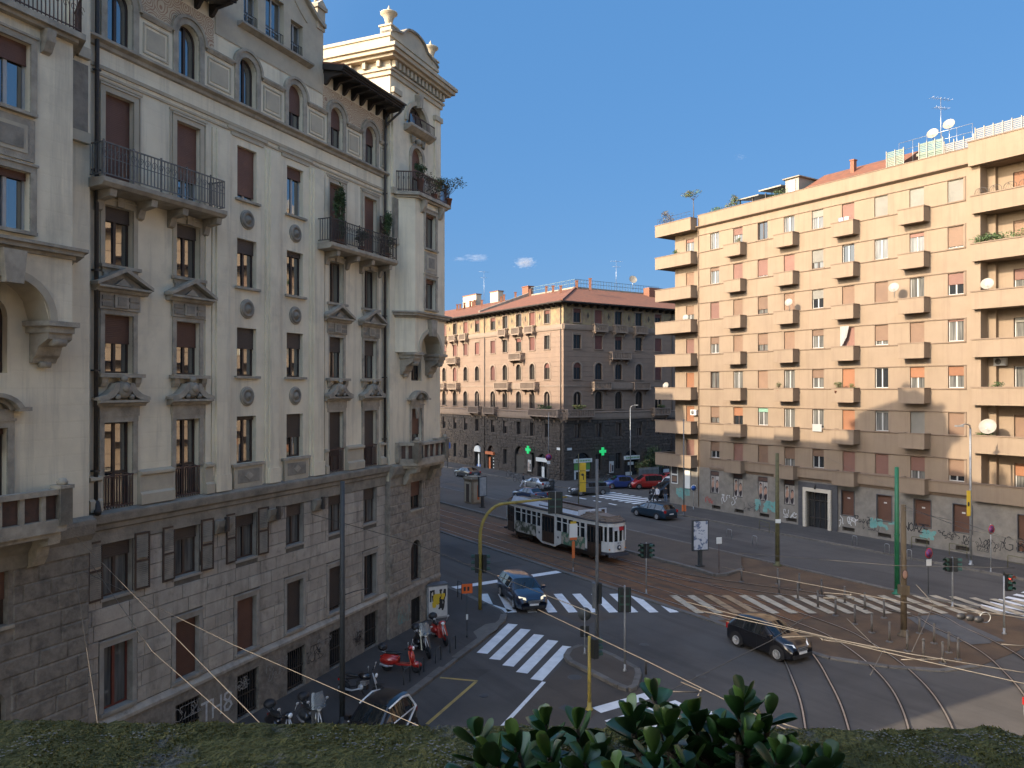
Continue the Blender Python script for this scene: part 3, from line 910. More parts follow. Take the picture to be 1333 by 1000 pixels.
# ------------------------------------------------------------------ the two corner towers
def canted(c, hf, hw, yf, yw):
    return [(c - hw, yw), (c - hf, yf), (c + hf, yf), (c + hw, yw)]
def band(mb, poly, z0, z1, m, grow=0.0, caps=True):
    """a solid following a canted plan; grow pushes it outward"""
    cx = (poly[0][0] + poly[-1][0]) / 2
    P = []
    for k, (x, y) in enumerate(poly):
        s = -1 if x < cx else 1
        P.append((x + s * grow, y if k in (0, len(poly) - 1) else y - grow))
    mb.prism(P, "z", z0, z1, m)
def tower(c, hw, hf, xl, xr, full):
    y0 = -.25
    RS = MATS["rough_stone"]
    hb = [(c - .5, c + .5, .2, 1.5), (c - .5, c + .5, 2.35, 4.4, True), (c - .55, c + .55, 5.95, 7.4)]
    hu = [(c - .5, c + .5, 8.5, 11.0), (c - .5, c + .5, 12.4, 14.35, True), (c - .55, c + .55, 21.45, 24.1, True), (c - 1.0, c + 1.0, 25.0, 26.2, True)]
    mb = MB()
    wall_sheet(mb, xl, xr, 0, 7.6, hb, y0, RS, .3)
    for x in (xl, xr): mb.face([(x, y0, 0), (x, .3, 0), (x, .3, 7.6), (x, y0, 7.6)], RS)
    mb.prism([(y0, 2.0), (y0 - .06, 2.0), (y0 - .06, 2.12), (y0, 2.24)], "x", xl, xr, RS)
    mb.build("tower_base", LB)
    mb = MB()
    for x, z, L, h, d in lay_stones(xl, xr, 2.27, 7.3, .46, [(h_[0] - .12, h_[1] + .12, h_[2] - .1, h_[3] + .12) for h_ in hb[1:]], 0, 17, LB):
        k = d * .5 + .008
        mb.mesh([(x - L / 2, y0, z - h / 2), (x + L / 2, y0, z - h / 2), (x + L / 2, y0, z + h / 2), (x - L / 2, y0, z + h / 2), (x - L / 2 + .03, y0 - k, z - h / 2 + .04), (x + L / 2 - .03, y0 - k, z - h / 2 + .04), (x + L / 2 - .03, y0 - k, z + h / 2 - .04), (x - L / 2 + .03, y0 - k, z + h / 2 - .04)], [(4, 5, 6, 7), (0, 1, 5, 4), (1, 2, 6, 5), (2, 3, 7, 6), (3, 0, 4, 7)], RS)
    stuff(mb.build("stonework", LB))
    mb = MB()
    wall_sheet(mb, xl, xr, 7.6, 26.9, hu, y0, PC, .28)
    for x in (xl, xr): mb.face([(x, y0, 7.6), (x, 5.2, 7.6), (x, 5.2, 28.1), (x, y0, 28.1)], PC)
    mb.face([(xl, 5.2, 24), (xr, 5.2, 24), (xr, 5.2, 28.1), (xl, 5.2, 28.1)], PC)
    for s, x in ((-1, xl), (1, xr)):
        mb.box(x + .12 if s < 0 else x - .72, x + .72 if s < 0 else x - .12, y0 - .10, y0, 21.6, 26.1, PC)
        mb.box(x + .05 if s < 0 else x - .80, x + .80 if s < 0 else x - .05, y0 - .2, y0, 26.1, 26.35, PT)
        mb.box(x + .08 if s < 0 else x - .76, x + .76 if s < 0 else x - .08, y0 - .15, y0, 21.3, 21.6, PT)
        mb.box(x + .18 if s < 0 else x - .66, x + .66 if s < 0 else x - .18, y0 - .14, y0, 19.2, 21.1, CG)
        mb.box(x + .12 if s < 0 else x - .72, x + .72 if s < 0 else x - .12, y0 - .18, y0, 18.9, 19.2, PT)
    mb.build("tower_wall", LB)
    # cornices
    for nm, z0, parts in (("tower_cornice", 0, [
            (26.9, 27.12, .10), (27.12, 27.24, .18), (27.62, 27.76, .42), (27.76, 27.95, .60), (27.95, 28.12, .70)]),):
        mb = MB()
        for za, zb, g in parts: mb.box(xl - g, xr + g, y0 - g, 5.2 + g * .3, za, zb, PT)
        mb.box(xl - .05, xr + .05, y0 - .05, 5.2, 27.24, 27.62, PT)
        mb.build(nm, LB)
    def dent(mb): mb.box(-.09, .09, -.24, 0, 27.28, 27.60, PT)
    n = int((xr - xl) / .38)
    for k in range(n + 1): shared("dent", "dentil", dent, LB, (xl + .1 + (xr - xl - .2) * k / n, y0 - .05, 0))
    def dent2(mb): mb.box(-.24, 0, -.09, .09, 27.28, 27.60, PT)
    for k in range(6): shared("dent2", "dentil", dent2, LB, (xl - .05, y0 + .5 + k * .8, 0))
    mb = MB()
    mb.prism([(y0, 7.35), (y0 - .06, 7.35), (y0 - .06, 7.7), (y0 - .2, 7.9), (y0 - .26, 8.2), (y0 - .26, 8.3), (y0, 8.4)], "x", xl - .04, xr + .04, CG)
    mb.build("base_cornice", LB)
    # attic with a curved gable and two urns
    mb = MB()
    mb.box(xl + .15, xr - .15, y0 + .1, 5.0, 28.12, 28.85, PT)
    mb.box(xl + .08, xr - .08, y0 + .03, 5.1, 28.85, 29.0, PT)
    prof = [(xl + .15, 28.98)]
    w = xr - xl - .3
    for k in range(31):
        u = -1 + 2 * k / 30
        au = abs(u)
        z = 29.40 + .48 * math.sqrt(max(0, 1 - (au / .48) ** 2)) if au < .48 else 29.0 + .40 * (1 - (au - .48) / .52) ** 0.6 if au < .96 else 29.05
        prof.append(((xl + xr) / 2 + u * w / 2, z))
    prof.append((xr - .15, 28.98))
    mb.prism(prof[::-1], "y", y0 + .1, y0 + .5, PT)
    for p, q in zip(prof[1:-1], prof[2:-1]):
        mb.prism([p, q, (q[0], q[1] + .10), (p[0], p[1] + .10)], "y", y0 - .02, y0 + .58, CG)
    mb.build("tower_attic", LB)
    for x in (xl + .45, xr - .45):
        def urn(mb):
            mb.box(-.3, .3, -.3, .3, 0, .35, PT); mb.box(-.36, .36, -.36, .36, .35, .43, PT)
            mb.lathe([(.14, .43), (.12, .5), (.16, .55), (.22, .8), (.30, .98), (.42, 1.05), (.42, 1.10), (.2, 1.16), (.10, 1.22), (.08, 1.3), (.03, 1.42), (0, 1.5)], PT, n=16)
        shared("urn", "urn", urn, LB, (x, y0 + .35, 29.0))
    # windows of the base
    g_ = shared("tgrille", "basement_window", lambda mb: [mb.box(-.5, .5, .04, .05, 0, 1.3, MATS["glass_dark"])] + [mb.box(-.46 + k * .13 - .014, -.46 + k * .13 + .014, -.02, .01, 0, 1.3, MATS["iron"]) for k in range(8)], LB, (c, y0 + .1, .2))
    window(LB, c, 2.35, 1.0, 2.05, y0 + .2, "timber_dark", "glass_dark", 0, None, arch=True)
    window(LB, c, 5.95, 1.1, 1.45, y0 + .2, "timber_dark", "glass_dark", .52, "shutter_brown", sill="carved_stone", sill_d=.28)
    # stone balcony
    bal = None
    mb = MB()
    pl = canted(c, 1.45, 1.95, y0 - .95, y0)
    band(mb, pl, 8.15, 8.28, CS, -.1); band(mb, pl, 8.28, 8.45, CS)
    bal = mb.build("stone_balcony", LB)
    mb = MB()
    pts = [(c - 1.85, y0 - .02), (c - 1.4, y0 - .85), (c + 1.4, y0 - .85), (c + 1.85, y0 - .02)]
    for (xa, ya), (xb, yb) in zip(pts, pts[1:]):
        mb.bar((xa, ya, 8.53), (xb, yb, 8.53), .20, CS, .16); mb.bar((xa, ya, 9.32), (xb, yb, 9.32), .24, CS, .14)
        L = math.hypot(xb - xa, yb - ya); n = max(1, round(L / .62))
        for k in range(n + 1):
            t = k / n; x, y = xa + (xb - xa) * t, ya + (yb - ya) * t
            w = .17 if k in (0, n) else .06
            mb.box(x - w, x + w, y - w, y + w, 8.45, 9.40 if w > .1 else 9.27, CS)
    for x, y in pts[1:3]: mb.box(x - .2, x + .2, y - .2, y + .2, 9.39, 9.48, CS)
    for x, y in pts[1:3]: mb.lathe([(.12, 9.48), (.14, 9.56), (.08, 9.64), (0, 9.66)], CS, n=10, c=(x, y, 0))
    mb.build("parapet", bal)
    mb = MB()
    for (xa, ya), (xb, yb) in zip(pts, pts[1:]):
        mb.bar((xa, ya + .04, 8.93), (xb, yb + .04, 8.93), .02, MATS["iron_rust"], .62)
    mb.build("pierced_panel", bal)
    for s in (-1.2, 1.2):
        def cb(mb): mb.prism([(0, 7.3), (-.2, 7.35), (-.36, 7.6), (-.42, 7.85), (-.8, 7.95), (-.85, 8.16), (0, 8.16)], "x", -.17, .17, CS)
        shared("stcorb", "corbel", cb, bal, (c + s, y0, 0))
    # french window with hood
    w_ = window(LB, c, 8.5, 1.0, 2.5, y0 + .2, "timber_dark", "glass_sky", .5 if full else .05, "shutter_brown", transom=1.0)
    def hood(mb):
        surround(mb, 1.0, 0, 2.5, .17, CS)
        mb.box(-.62, .62, -.08, .02, 2.73, 2.98, CS)
        for k in range(10):
            a0, a1 = math.pi * (.12 + .76 * k / 10), math.pi * (.12 + .76 * (k + 1) / 10)
            for ra, rb, y in ((.66, .80, -.34), (.52, .66, -.16)):
                mb.prism([(ra * math.cos(a0), 2.80 + ra * math.sin(a0) * .75), (rb * math.cos(a0), 2.80 + rb * math.sin(a0) * .75),
                          (rb * math.cos(a1), 2.80 + rb * math.sin(a1) * .75), (ra * math.cos(a1), 2.80 + ra * math.sin(a1) * .75)], "y", y, .02, CS)
        for s in (-1, 1): mb.box(s * .62, s * .95, -.32, 0, 2.92, 3.02, CS)
        mb.lathe([(.02, -.3), (.12, -.28), (.17, -.2), (.17, 0)], CG, n=10, c=(0, 0, 3.08), axis="y")
        mb.prism([(-.16, 2.5), (.16, 2.5), (.1, 2.0), (-.1, 2.0)], "y", -.1, -.03, CS)
    shared("hood", "pediment", hood, w_, (0, -.2, 0))
    # arched window in the shadow of the oriel, then the oriel on its corbels
    window(LB, c, 12.4, 1.0, 1.95, y0 + .2, "timber_dark", "glass_dark", 0, None, arch=True)
    p = .80
    pl = canted(c, hf, hf + .55, y0 - p, y0)
    ori = None
    mb = MB()
    r = 1.05; zs_ = 13.75
    # arched lower front
    xs = [c - hf, c - r] + [c - r + 2 * r * k / 14 for k in range(1, 14)] + [c + r, c + hf]
    def za(x): return zs_ if abs(x - c) >= r - 1e-6 else zs_ + math.sqrt(max(0, r * r - (x - c) ** 2)) * .98
    for a, b in zip(xs, xs[1:]):
        mb.face([(a, y0 - p, za(a)), (b, y0 - p, za(b)), (b, y0 - p, 15.5), (a, y0 - p, 15.5)], PC)
        if abs((a + b) / 2 - c) < r: mb.face([(a, y0 - p, za(a)), (a, y0, za(a)), (b, y0, za(b)), (b, y0 - p, za(b))], PT)
    for s in (-1, 1):
        mb.face([(c + s * hf, y0 - p, zs_), (c + s * (hf + .55), y0, zs_), (c + s * (hf + .55), y0, 15.5), (c + s * hf, y0 - p, 15.5)], PC)
        mb.face([(c + s * hf, y0 - p, zs_), (c + s * (hf + .55), y0, zs_), (c + s * r, y0, zs_), (c + s * r, y0 - p, zs_)], PT)
    hz = [(c - .52, c + .52, 15.95, 17.45), (c - .52, c + .52, 18.95, 20.7)]
    wall_sheet(mb, c - hf, c + hf, 15.5, 21.25, hz, y0 - p, PC, .26)
    for s in (-1, 1):
        mb.face([(c + s * hf, y0 - p, 15.5), (c + s * (hf + .55), y0, 15.5), (c + s * (hf + .55), y0, 21.25), (c + s * hf, y0 - p, 21.25)], PC)
    ori = mb.build("oriel", LB)
    mb = MB()
    band(mb, pl, 15.42, 15.52, CS, .06); band(mb, pl, 15.52, 15.64, CS, .2); band(mb, pl, 15.64, 15.72, CS, .28)
    mb.build("oriel_cornice", ori)
    mb = MB()
    for k in range(14):
        a0, a1 = math.pi * k / 14, math.pi * (k + 1) / 14
        mb.prism([(c + r * math.cos(a0), zs_ + r * math.sin(a0) * .98), (c + (r + .2) * math.cos(a0), zs_ + (r + .2) * math.sin(a0) * .98),
                  (c + (r + .2) * math.cos(a1), zs_ + (r + .2) * math.sin(a1) * .98), (c + r * math.cos(a1), zs_ + r * math.sin(a1) * .98)], "y", y0 - p - .07, y0 - p + .02, PT)
    mb.prism([(c - .22, 14.6), (c + .22, 14.6), (c + .3, 15.42), (c - .3, 15.42)], "y", y0 - p - .24, y0 - p, CS)
    mb.build("arch_moulding", ori)
    for s in (-1, 1):
        def corb(mb):
            band(mb, [(-.42, 0), (-.32, -.78), (.32, -.78), (.42, 0)], .95, 1.08, CS, .12)
            band(mb, [(-.42, 0), (-.32, -.78), (.32, -.78), (.42, 0)], .78, .95, CS, .03)
            mb.prism([(0, 0), (-.10, 0), (-.16, .12), (-.26, .2), (-.34, .42), (-.58, .55), (-.72, .62), (-.74, .78), (0, .78)], "x", -.34, .34, CS)
            mb.lathe([(0, -.2), (.12, -.2), (.12, .2), (0, .2)], CS, n=10, c=(0, -.62, .55), axis="x")
            mb.lathe([(0, -.14), (.09, -.14), (.09, .14), (0, .14)], CS, n=10, c=(0, -.12, -.04), axis="x")
        shared("corb", "corbel", corb, ori, (c + s * (hf - .28), y0, 12.68))
    for z0, z1, sh in ((15.95, 17.45, .1), (18.95, 20.7, .28 if not full else .06)):
        w_ = window(LB, c, z0, 1.04, z1 - z0, y0 - p + .2, "white_frame" if not full else "timber_dark", "glass_sky", sh, "shutter_brown", sill="carved_stone", sill_d=.34)
        def so(mb): surround(mb, 1.04, 0, z1 - z0, .16, CS)
        shared(("suro", z0), "surround", so, w_, (0, -.2, 0))
    mb = MB()
    mb.box(c - .62, c + .62, y0 - p - .05, y0 - p, 17.72, 18.78, CS); mb.box(c - .42, c + .42, y0 - p - .07, y0 - p - .05, 17.9, 18.6, PT)
    mb.box(c - .3, c + .3, y0 - p - .085, y0 - p - .07, 18.0, 18.5, CG)
    mb.build("oriel_panel", ori)
    # top balcony
    mb = MB()
    pl2 = canted(c, hf + .15, hf + .75, y0 - p - .3, y0)
    band(mb, pl2, 21.2, 21.3, CS, -.12); band(mb, pl2, 21.3, 21.46, CS)
    tb = mb.build("top_balcony", LB)
    q = canted(c, hf + .08, hf + .65, y0 - p - .2, y0)
    mb = MB()
    for (xa, ya), (xb, yb) in zip(q, q[1:]):
        L = math.hypot(xb - xa, yb - ya); n = int(L / .11)
        M_ = MATS["iron_rust"]
        mb.bar((xa, ya, 22.42), (xb, yb, 22.42), .05, M_); mb.bar((xa, ya, 21.56), (xb, yb, 21.56), .03, M_)
        for k in range(n + 1):
            t = k / n; x, y = xa + (xb - xa) * t, ya + (yb - ya) * t
            mb.box(x - .011, x + .011, y - .011, y + .011, 21.46, 22.42, M_)
            if k % 2 == 0: mb.tube([(x + .10 * math.cos(a_) * (1 - a_ / 9), y, 22.1 + .12 * math.sin(a_) * (1 - a_ / 9)) for a_ in [i * .8 for i in range(8)]], .010, M_, n=4)
    stuff(mb.build("railing", tb))
    for s in (-.9, .9):
        def b2(mb): mb.prism([(0, 20.6), (-.12, 20.65), (-.25, 20.9), (-.3, 21.2), (0, 21.2)], "x", -.12, .12, CS)
        shared("tbbr", "corbel", b2, tb, (c + s, y0 - p, 0))
    w_ = window(LB, c, 21.45, 1.1, 2.65, y0 + .2, "timber_dark", "glass_sky", .55, "shutter_brown", arch=True)
    def s8(mb):
        r0 = .55; zz = 2.65 - .55
        for s in (-1, 1): mb.box(s * r0, s * (r0 + .2), -.06, .02, 0, zz, PT)
        for k in range(12):
            a0, a1 = math.pi * k / 12, math.pi * (k + 1) / 12
            mb.prism([(r0 * math.cos(a0), zz + r0 * math.sin(a0)), (.75 * math.cos(a0), zz + .75 * math.sin(a0)), (.75 * math.cos(a1), zz + .75 * math.sin(a1)), (r0 * math.cos(a1), zz + r0 * math.sin(a1))], "y", -.08, .02, CS)
        for s in (-1, 1):
            mb.tube([(s * (.3 + .35 * k / 8), -.1, 2.95 + .18 * math.sin(k)) for k in range(9)], .07, CS, n=5)
        mb.lathe([(.02, -.25), (.14, -.2), (.18, 0)], CS, n=10, c=(0, 0, 2.95), axis="y")
    shared("sur8", "surround", s8, w_, (0, -.2, 0))
    w_ = window(LB, c, 25.0, 2.0, 1.2, y0 + .2, "timber_dark", "glass_sky", 0, None, arch=True, leaves=3)
    def s9(mb):
        for k in range(14):
            a0, a1 = math.pi * k / 14, math.pi * (k + 1) / 14
            mb.prism([(1.0 * math.cos(a0), .2 + 1.0 * math.sin(a0)), (1.22 * math.cos(a0), .2 + 1.22 * math.sin(a0)), (1.22 * math.cos(a1), .2 + 1.22 * math.sin(a1)), (1.0 * math.cos(a1), .2 + 1.0 * math.sin(a1))], "y", -.12, .02, PT)
        mb.prism([(-.12, 1.1), (.12, 1.1), (.2, 1.75), (-.2, 1.75)], "y", -.3, 0, CS)
        mb.prism([(0, -.35), (-.2, -.3), (-.46, -.12), (-.46, 0), (0, 0)], "x", -1.25, 1.25, CS)
    shared("sur9", "surround", s9, w_, (0, -.2, 0))
    mb = MB(); M_ = MATS["iron_rust"]
    mb.box(-1.15, 1.15, -.02, .02, .42, .46, M_)
    for k in range(19): mb.box(-1.13 + k * .1255 - .012, -1.13 + k * .1255 + .012, -.012, .012, 0, .43, M_)
    stuff(mb.build("railing", w_, (0, -.6, 0)))
    return y0 - p
tower(TL, 2.85, 1.7, 5.6, XA, False)
YB = tower(TR, 2.5, 1.5, XD, X1, True)
# flat roof of the block and the tower roofs
mb = MB()
mb.face([(0, 0, 25.2), (5.6, 0, 25.2), (XA, .5, 25.2), (XD, .5, 25.2), (X1, .3, 25.2), (X1 + .556 * 21, 17.4, 25.2), (14, 17.5, 25.2), (0, 14, 25.2)], MATS["cement_grey"])
mb.prism([(0, 25.2), (-.3, 25.25), (-.4, 25.5), (0, 25.5)], "x", 0, 5.6, PT)
mb.build("roof", LB)

# graffiti on the base: sprayed strokes lying on the stone
mat("spray_white", (0.55, 0.55, 0.53), (0.40, 0.40, 0.39), scale=9, rough=0.8)
mat("spray_faint", (0.30, 0.285, 0.26), (0.2, 0.19, 0.17), scale=9, rough=0.9)
mat("spray_black", (0.012, 0.012, 0.014), rough=0.7)
mat("spray_teal", (0.10, 0.27, 0.25), (0.17, 0.30, 0.27), scale=3, rough=0.85)
mat("spray_red", (0.30, 0.06, 0.05), rough=0.8)
def strokes(mb, lines, w, m, y, ox=0, oz=0, k=1.0):
    """ribbons in the x-z plane at depth y"""
    n = 0
    for ln in lines:
        for (a, b) in zip(ln, ln[1:]):
            n += 1
            ax, az, bx, bz = ox + a[0] * k, oz + a[1] * k, ox + b[0] * k, oz + b[1] * k
            dx, dz = bx - ax, bz - az
            L = math.hypot(dx, dz) or 1
            ux, uz = dx / L * w * .3, dz / L * w * .3
            px_, pz_ = -dz / L * w / 2, dx / L * w / 2
            yy = y - .0012 * (n % 6)
            mb.face([(ax - ux - px_, yy, az - uz - pz_), (bx + ux - px_, yy, bz + uz - pz_), (bx + ux + px_, yy, bz + uz + pz_), (ax - ux + px_, yy, az - uz + pz_)], m)
def scrawl(seed, n, w, h):
    r = random.Random(seed); out = []
    for _ in range(n):
        x, z = r.uniform(0, w), r.uniform(.2, .8) * h
        ln = []
        a = r.uniform(0, 6)
        for _ in range(r.randint(5, 11)):
            ln.append((x, z)); a += r.uniform(-1.6, 1.6)
            x = min(max(x + math.cos(a) * w * .07, 0), w); z = min(max(z + math.sin(a) * h * .28, 0), h)
        out.append(ln)
    return out
LET = {
 "T": [[(0, 1), (.7, 1)], [(.35, 1), (.35, 0)]], "H": [[(0, 0), (0, 1)], [(0, .5), (.6, .5)], [(.6, 0), (.6, 1)]],
 "8": [[(.3, .5), (.05, .7), (.1, .95), (.35, 1), (.55, .85), (.45, .6), (.3, .5), (.05, .3), (.1, .05), (.35, 0), (.6, .2), (.5, .42), (.3, .5)]],
 "G": [[(.6, .85), (.35, 1), (.1, .85), (0, .5), (.1, .1), (.4, 0), (.6, .15), (.6, .45), (.35, .45)]],
 "N": [[(0, 0), (.02, 1), (.55, 0), (.58, 1)]], "O": [[(.3, 1), (.05, .7), (.05, .25), (.3, 0), (.55, .25), (.55, .7), (.3, 1)]],
 "A": [[(0, 0), (.3, 1), (.6, 0)], [(.12, .38), (.5, .38)]], "Z": [[(0, 1), (.55, 1), (0, 0), (.6, 0)]], "E": [[(.55, 1), (0, 1), (0, 0), (.55, 0)], [(0, .5), (.45, .5)]],
 "R": [[(0, 0), (0, 1), (.5, .9), (.5, .6), (0, .5), (.55, 0)]], "K": [[(0, 0), (0, 1)], [(.5, 1), (0, .45), (.55, 0)]], "S": [[(.55, .9), (.3, 1), (.05, .8), (.5, .35), (.3, 0), (0, .1)]],
 "W": [[(0, 1), (.15, 0), (.35, .7), (.55, 0), (.7, 1)]], "I": [[(.1, 0), (.1, 1)]], "B": [[(0, 0), (0, 1), (.45, .9), (.4, .6), (0, .5), (.5, .3), (.45, .05), (0, 0)]],
 "M": [[(0, 0), (.05, 1), (.35, .4), (.65, 1), (.7, 0)]], "1": [[(.1, .8), (.3, 1), (.3, 0)]], "2": [[(0, .8), (.3, 1), (.55, .75), (0, 0), (.6, 0)]],
}
def word(mb, txt, w, m, y, x, z, k, adv=.82):
    for ch in txt:
        if ch in LET: strokes(mb, LET[ch], w, m, y, x, z, k)
        x += adv * k
mb = MB(); word(mb, "TH8", .085, MATS["spray_white"], -.104, 15.82, .75, .62); tag_ = mb.build("graffiti", LB); tag_["label"] = "white sprayed letters on the dark plinth"
for (x, z, w, h, s, m, yy) in ((14.6, 1.2, 1.4, .6, 3, "spray_faint", -.104), (17.2, 1.2, 1.0, .6, 4, "spray_faint", -.104), (19.0, 1.0, 1.2, .9, 5, "spray_faint", -.104), (21.4, .9, 1.5, .9, 6, "spray_black", -.104),
                        (24.2, 1.0, 1.4, .9, 7, "spray_faint", -.104), (28.1, .6, 1.1, 1.1, 8, "spray_teal", -.254), (22.1, 1.3, .9, .5, 12, "spray_faint", -.104), (24.6, .6, .8, .8, 13, "spray_black", -.104), (31.0, .5, .8, 1.2, 14, "spray_black", -.254)):
    mb = MB(); strokes(mb, scrawl(s, 14, w, h * .7), .022, MATS[m], yy, x, z); mb.build("graffiti", LB)

# creepers and pots on the dark balcony and on the tower balcony: things of their own
def lw(x, y, z):
    m = Matrix.Rotation(LB_RZ, 4, "Z")
    return LB_O + m @ Vector((x, y, z))
def shrub_on(loc, rz, name, label, cat, size, n, mats, leaf, seed, stem=True, group=None, pot=None):
    t = thing(name, label, cat, loc, rz, group)
    mb = MB(); foliage(mb, (0, 0, size[2] + (pot or 0)), size, n, mats, leaf, seed)
    stuff(mb.build("foliage", t))
    mb = MB()
    r = random.Random(seed)
    for k in range(5):
        p = [(0, 0, (pot or 0) * .8)]
        for j in range(3): p.append((p[-1][0] + r.uniform(-.3, .3) * size[0], p[-1][1] + r.uniform(-.3, .3) * size[1], p[-1][2] + size[2] * .5))
        mb.tube(p, [.02, .014, .01, .006], MATS["twig"], n=5)
    mb.build("stem", t)
    if pot:
        mb = MB(); mb.lathe([(.11, 0), (.16, pot * .85), (.18, pot * .85), (.18, pot), (.15, pot), (.14, pot * .8), (0, pot * .8)], MATS["terracotta"], n=14); mb.build("pot", t)
    return t
shrub_on(lw(23.15, -.42, 18.0), LB_RZ, "climbing_plant", "tall dark creeper on a trellis at the left end of the dark iron balcony", "plant", (.42, .22, 1.15), 900, ["leaf_dark", "leaf_green"], .075, 21, pot=.3)
shrub_on(lw(26.75, -.45, 18.0), LB_RZ, "climbing_plant", "slim creeper on a trellis at the right end of the dark iron balcony", "plant", (.30, .22, 1.0), 700, ["leaf_dark", "leaf_green"], .07, 22, pot=.3)
shrub_on(lw(24.6, -.5, 18.0), LB_RZ, "potted_shrub", "low leafy shrub in a pot in the middle of the dark iron balcony", "plant", (.55, .2, .42), 500, ["leaf_dark"], .06, 23, pot=.25)
for i, x in enumerate((23.3, 26.75)):
    t = thing("trellis", ["diamond lattice trellis behind the tall creeper", "diamond lattice trellis behind the slim creeper"][i], "trellis", lw(x, -.3, 18.0), LB_RZ)
    mb = MB()
    for k in range(-6, 7):
        for s in (-1, 1):
            a = (k * .1 - .9 * s, 0); pts = []
            for z in (0, 2.0):
                pts.append((min(max(k * .13 + s * (z - 1.0) * .5, -.32), .32), 0, z))
            mb.bar(pts[0], pts[1], .014, MATS["iron_rust"])
    stuff(mb.build("lattice", t))
    mb = MB()
    for s in (-1, 1): mb.box(s * .33 - .015, s * .33 + .015, -.015, .015, 0, 2.0, MATS["iron_rust"])
    mb.box(-.33, .33, -.015, .015, 1.98, 2.01, MATS["iron_rust"]); mb.build("trellis_frame", t)
shrub_on(lw(TR - 1.1, YB - .05, 21.46), LB_RZ, "potted_shrub", "round shrub in a pale pot at the left end of the tower balcony", "plant", (.42, .3, .42), 500, ["leaf_green", "leaf_dark"], .06, 25, pot=.75)
shrub_on(lw(TR + .2, YB - .1, 21.46), LB_RZ, "potted_shrub", "dry reddish shrub spilling through the tower balcony railing", "plant", (.8, .35, .5), 700, ["leaf_dry", "leaf_green"], .06, 26, pot=.3)
shrub_on(lw(TR + 1.5, YB - .25, 21.46), LB_RZ, "potted_shrub", "wide airy shrub leaning out over the right end of the tower balcony", "plant", (.95, .6, .6), 650, ["leaf_dark", "leaf_dry"], .055, 27, pot=.35)
# ------------------------------------------------------------------ the long peach apartment block on the right
mat("plaster_peach", (0.226, 0.168, 0.115), (0.203, 0.151, 0.103), scale=0.7, rough=0.9, bump=0.06, bscale=30, dirt=(0.185, 0.132, 0.093), dscale=0.28, damt=(0.56, 0.85), streak=((0.15, 0.105, 0.072), .5, (2.2, 2.2, .13), 0))
mat("peach_trim", (0.185, 0.132, 0.092), (0.16, 0.114, 0.08), scale=1.4, rough=0.9, bump=0.06, dirt=(0.27, 0.20, 0.14), dscale=1.0, damt=(0.6, 0.9))
mat("peach_line", (0.20, 0.135, 0.085), (0.15, 0.105, 0.07), scale=2, rough=0.9)
mat("grey_stone", (0.21, 0.19, 0.16), (0.155, 0.14, 0.12), scale=1.6, rough=0.9, bump=0.15, bscale=12, dirt=(0.12, 0.11, 0.10), dscale=0.9, damt=(0.5, 0.75))
mat("dark_stone", (0.075, 0.075, 0.08), (0.055, 0.055, 0.06), scale=3, rough=0.5)
mat("travertine", (0.52, 0.47, 0.38), (0.45, 0.40, 0.32), scale=3, stretch=(1, 1, 5), rough=0.6)
mat("shutter_pink", (0.19, 0.093, 0.068), (0.165, 0.082, 0.06), scale=1, rough=0.65, lines=(2, 18, 0.4), objvar=0.2)
mat("shutter_tan", (0.175, 0.105, 0.064), (0.15, 0.09, 0.056), scale=1, rough=0.65, lines=(2, 18, 0.4), objvar=0.2)
mat("shutter_orange", (0.235, 0.10, 0.046), (0.205, 0.088, 0.041), scale=1, rough=0.65, lines=(2, 18, 0.4), objvar=0.12)
mat("shutter_grey", (0.19, 0.178, 0.15), (0.165, 0.155, 0.13), scale=1, rough=0.65, lines=(2, 18, 0.4), objvar=0.1)
mat("shutter_green", (0.17, 0.30, 0.22), rough=0.7, lines=(2, 18, 0.4))
mat("garage_brown", (0.115, 0.055, 0.034), (0.095, 0.046, 0.03), scale=1, rough=0.6, lines=(2, 9, 0.6))
mat("roof_tile", (0.19, 0.070, 0.034), (0.145, 0.055, 0.028), scale=2.2, rough=0.9, dirt=(0.105, 0.05, 0.03), dscale=1.1, damt=(0.45, 0.75), bump=0.3, bscale=4.5)
mat("white_dish", (0.26, 0.235, 0.19), (0.22, 0.20, 0.165), scale=5, rough=0.5)
mat("steel", (0.42, 0.42, 0.42), rough=0.35, metallic=0.8)
mat("fence_green", (0.15, 0.20, 0.16), rough=0.7)
mat("fence_grey", (0.20, 0.195, 0.18), rough=0.7)
mat("cloth_white", (0.31, 0.30, 0.285), rough=0.9)
mat("cloth_blue", (0.18, 0.26, 0.42), rough=0.9)
mat("poster_dark", (0.03, 0.025, 0.03), rough=0.4)
mat("poster_grey", (0.36, 0.34, 0.31), (0.20, 0.18, 0.16), scale=1.6, rough=0.4)
PP, PR, PL, GS = (MATS[k] for k in ("plaster_peach", "peach_trim", "peach_line", "grey_stone"))
RB_O = Vector((18.6, 77.2, 0))
RB_RZ = math.atan2(-0.837, 0.547)
RB = thing("peach_apartment_block", "long eight storey peach apartment block with rows of box balconies at right", "building", RB_O, RB_RZ)
def rw(x, y, z):
    return RB_O + Matrix.Rotation(RB_RZ, 4, "Z") @ Vector((x, y, z))
RC = [2.2 + 2.86 * i for i in range(9)]
FZ = [4.33 + 3.4 * f for f in range(7)]
RIGHT, RE = 26.5, 46.0
DOOR = (1, 3, 5, 7)
HW = .56
holes = []
for f, z in enumerate(FZ):
    for i, c in enumerate(RC):
        holes.append((c - HW, c + HW, z + (.08 if i in DOOR else .92), z + 2.5))
mb = MB()
wall_sheet(mb, 0, RIGHT, 4.2, 28.1, holes, 0.0, PP, .22)
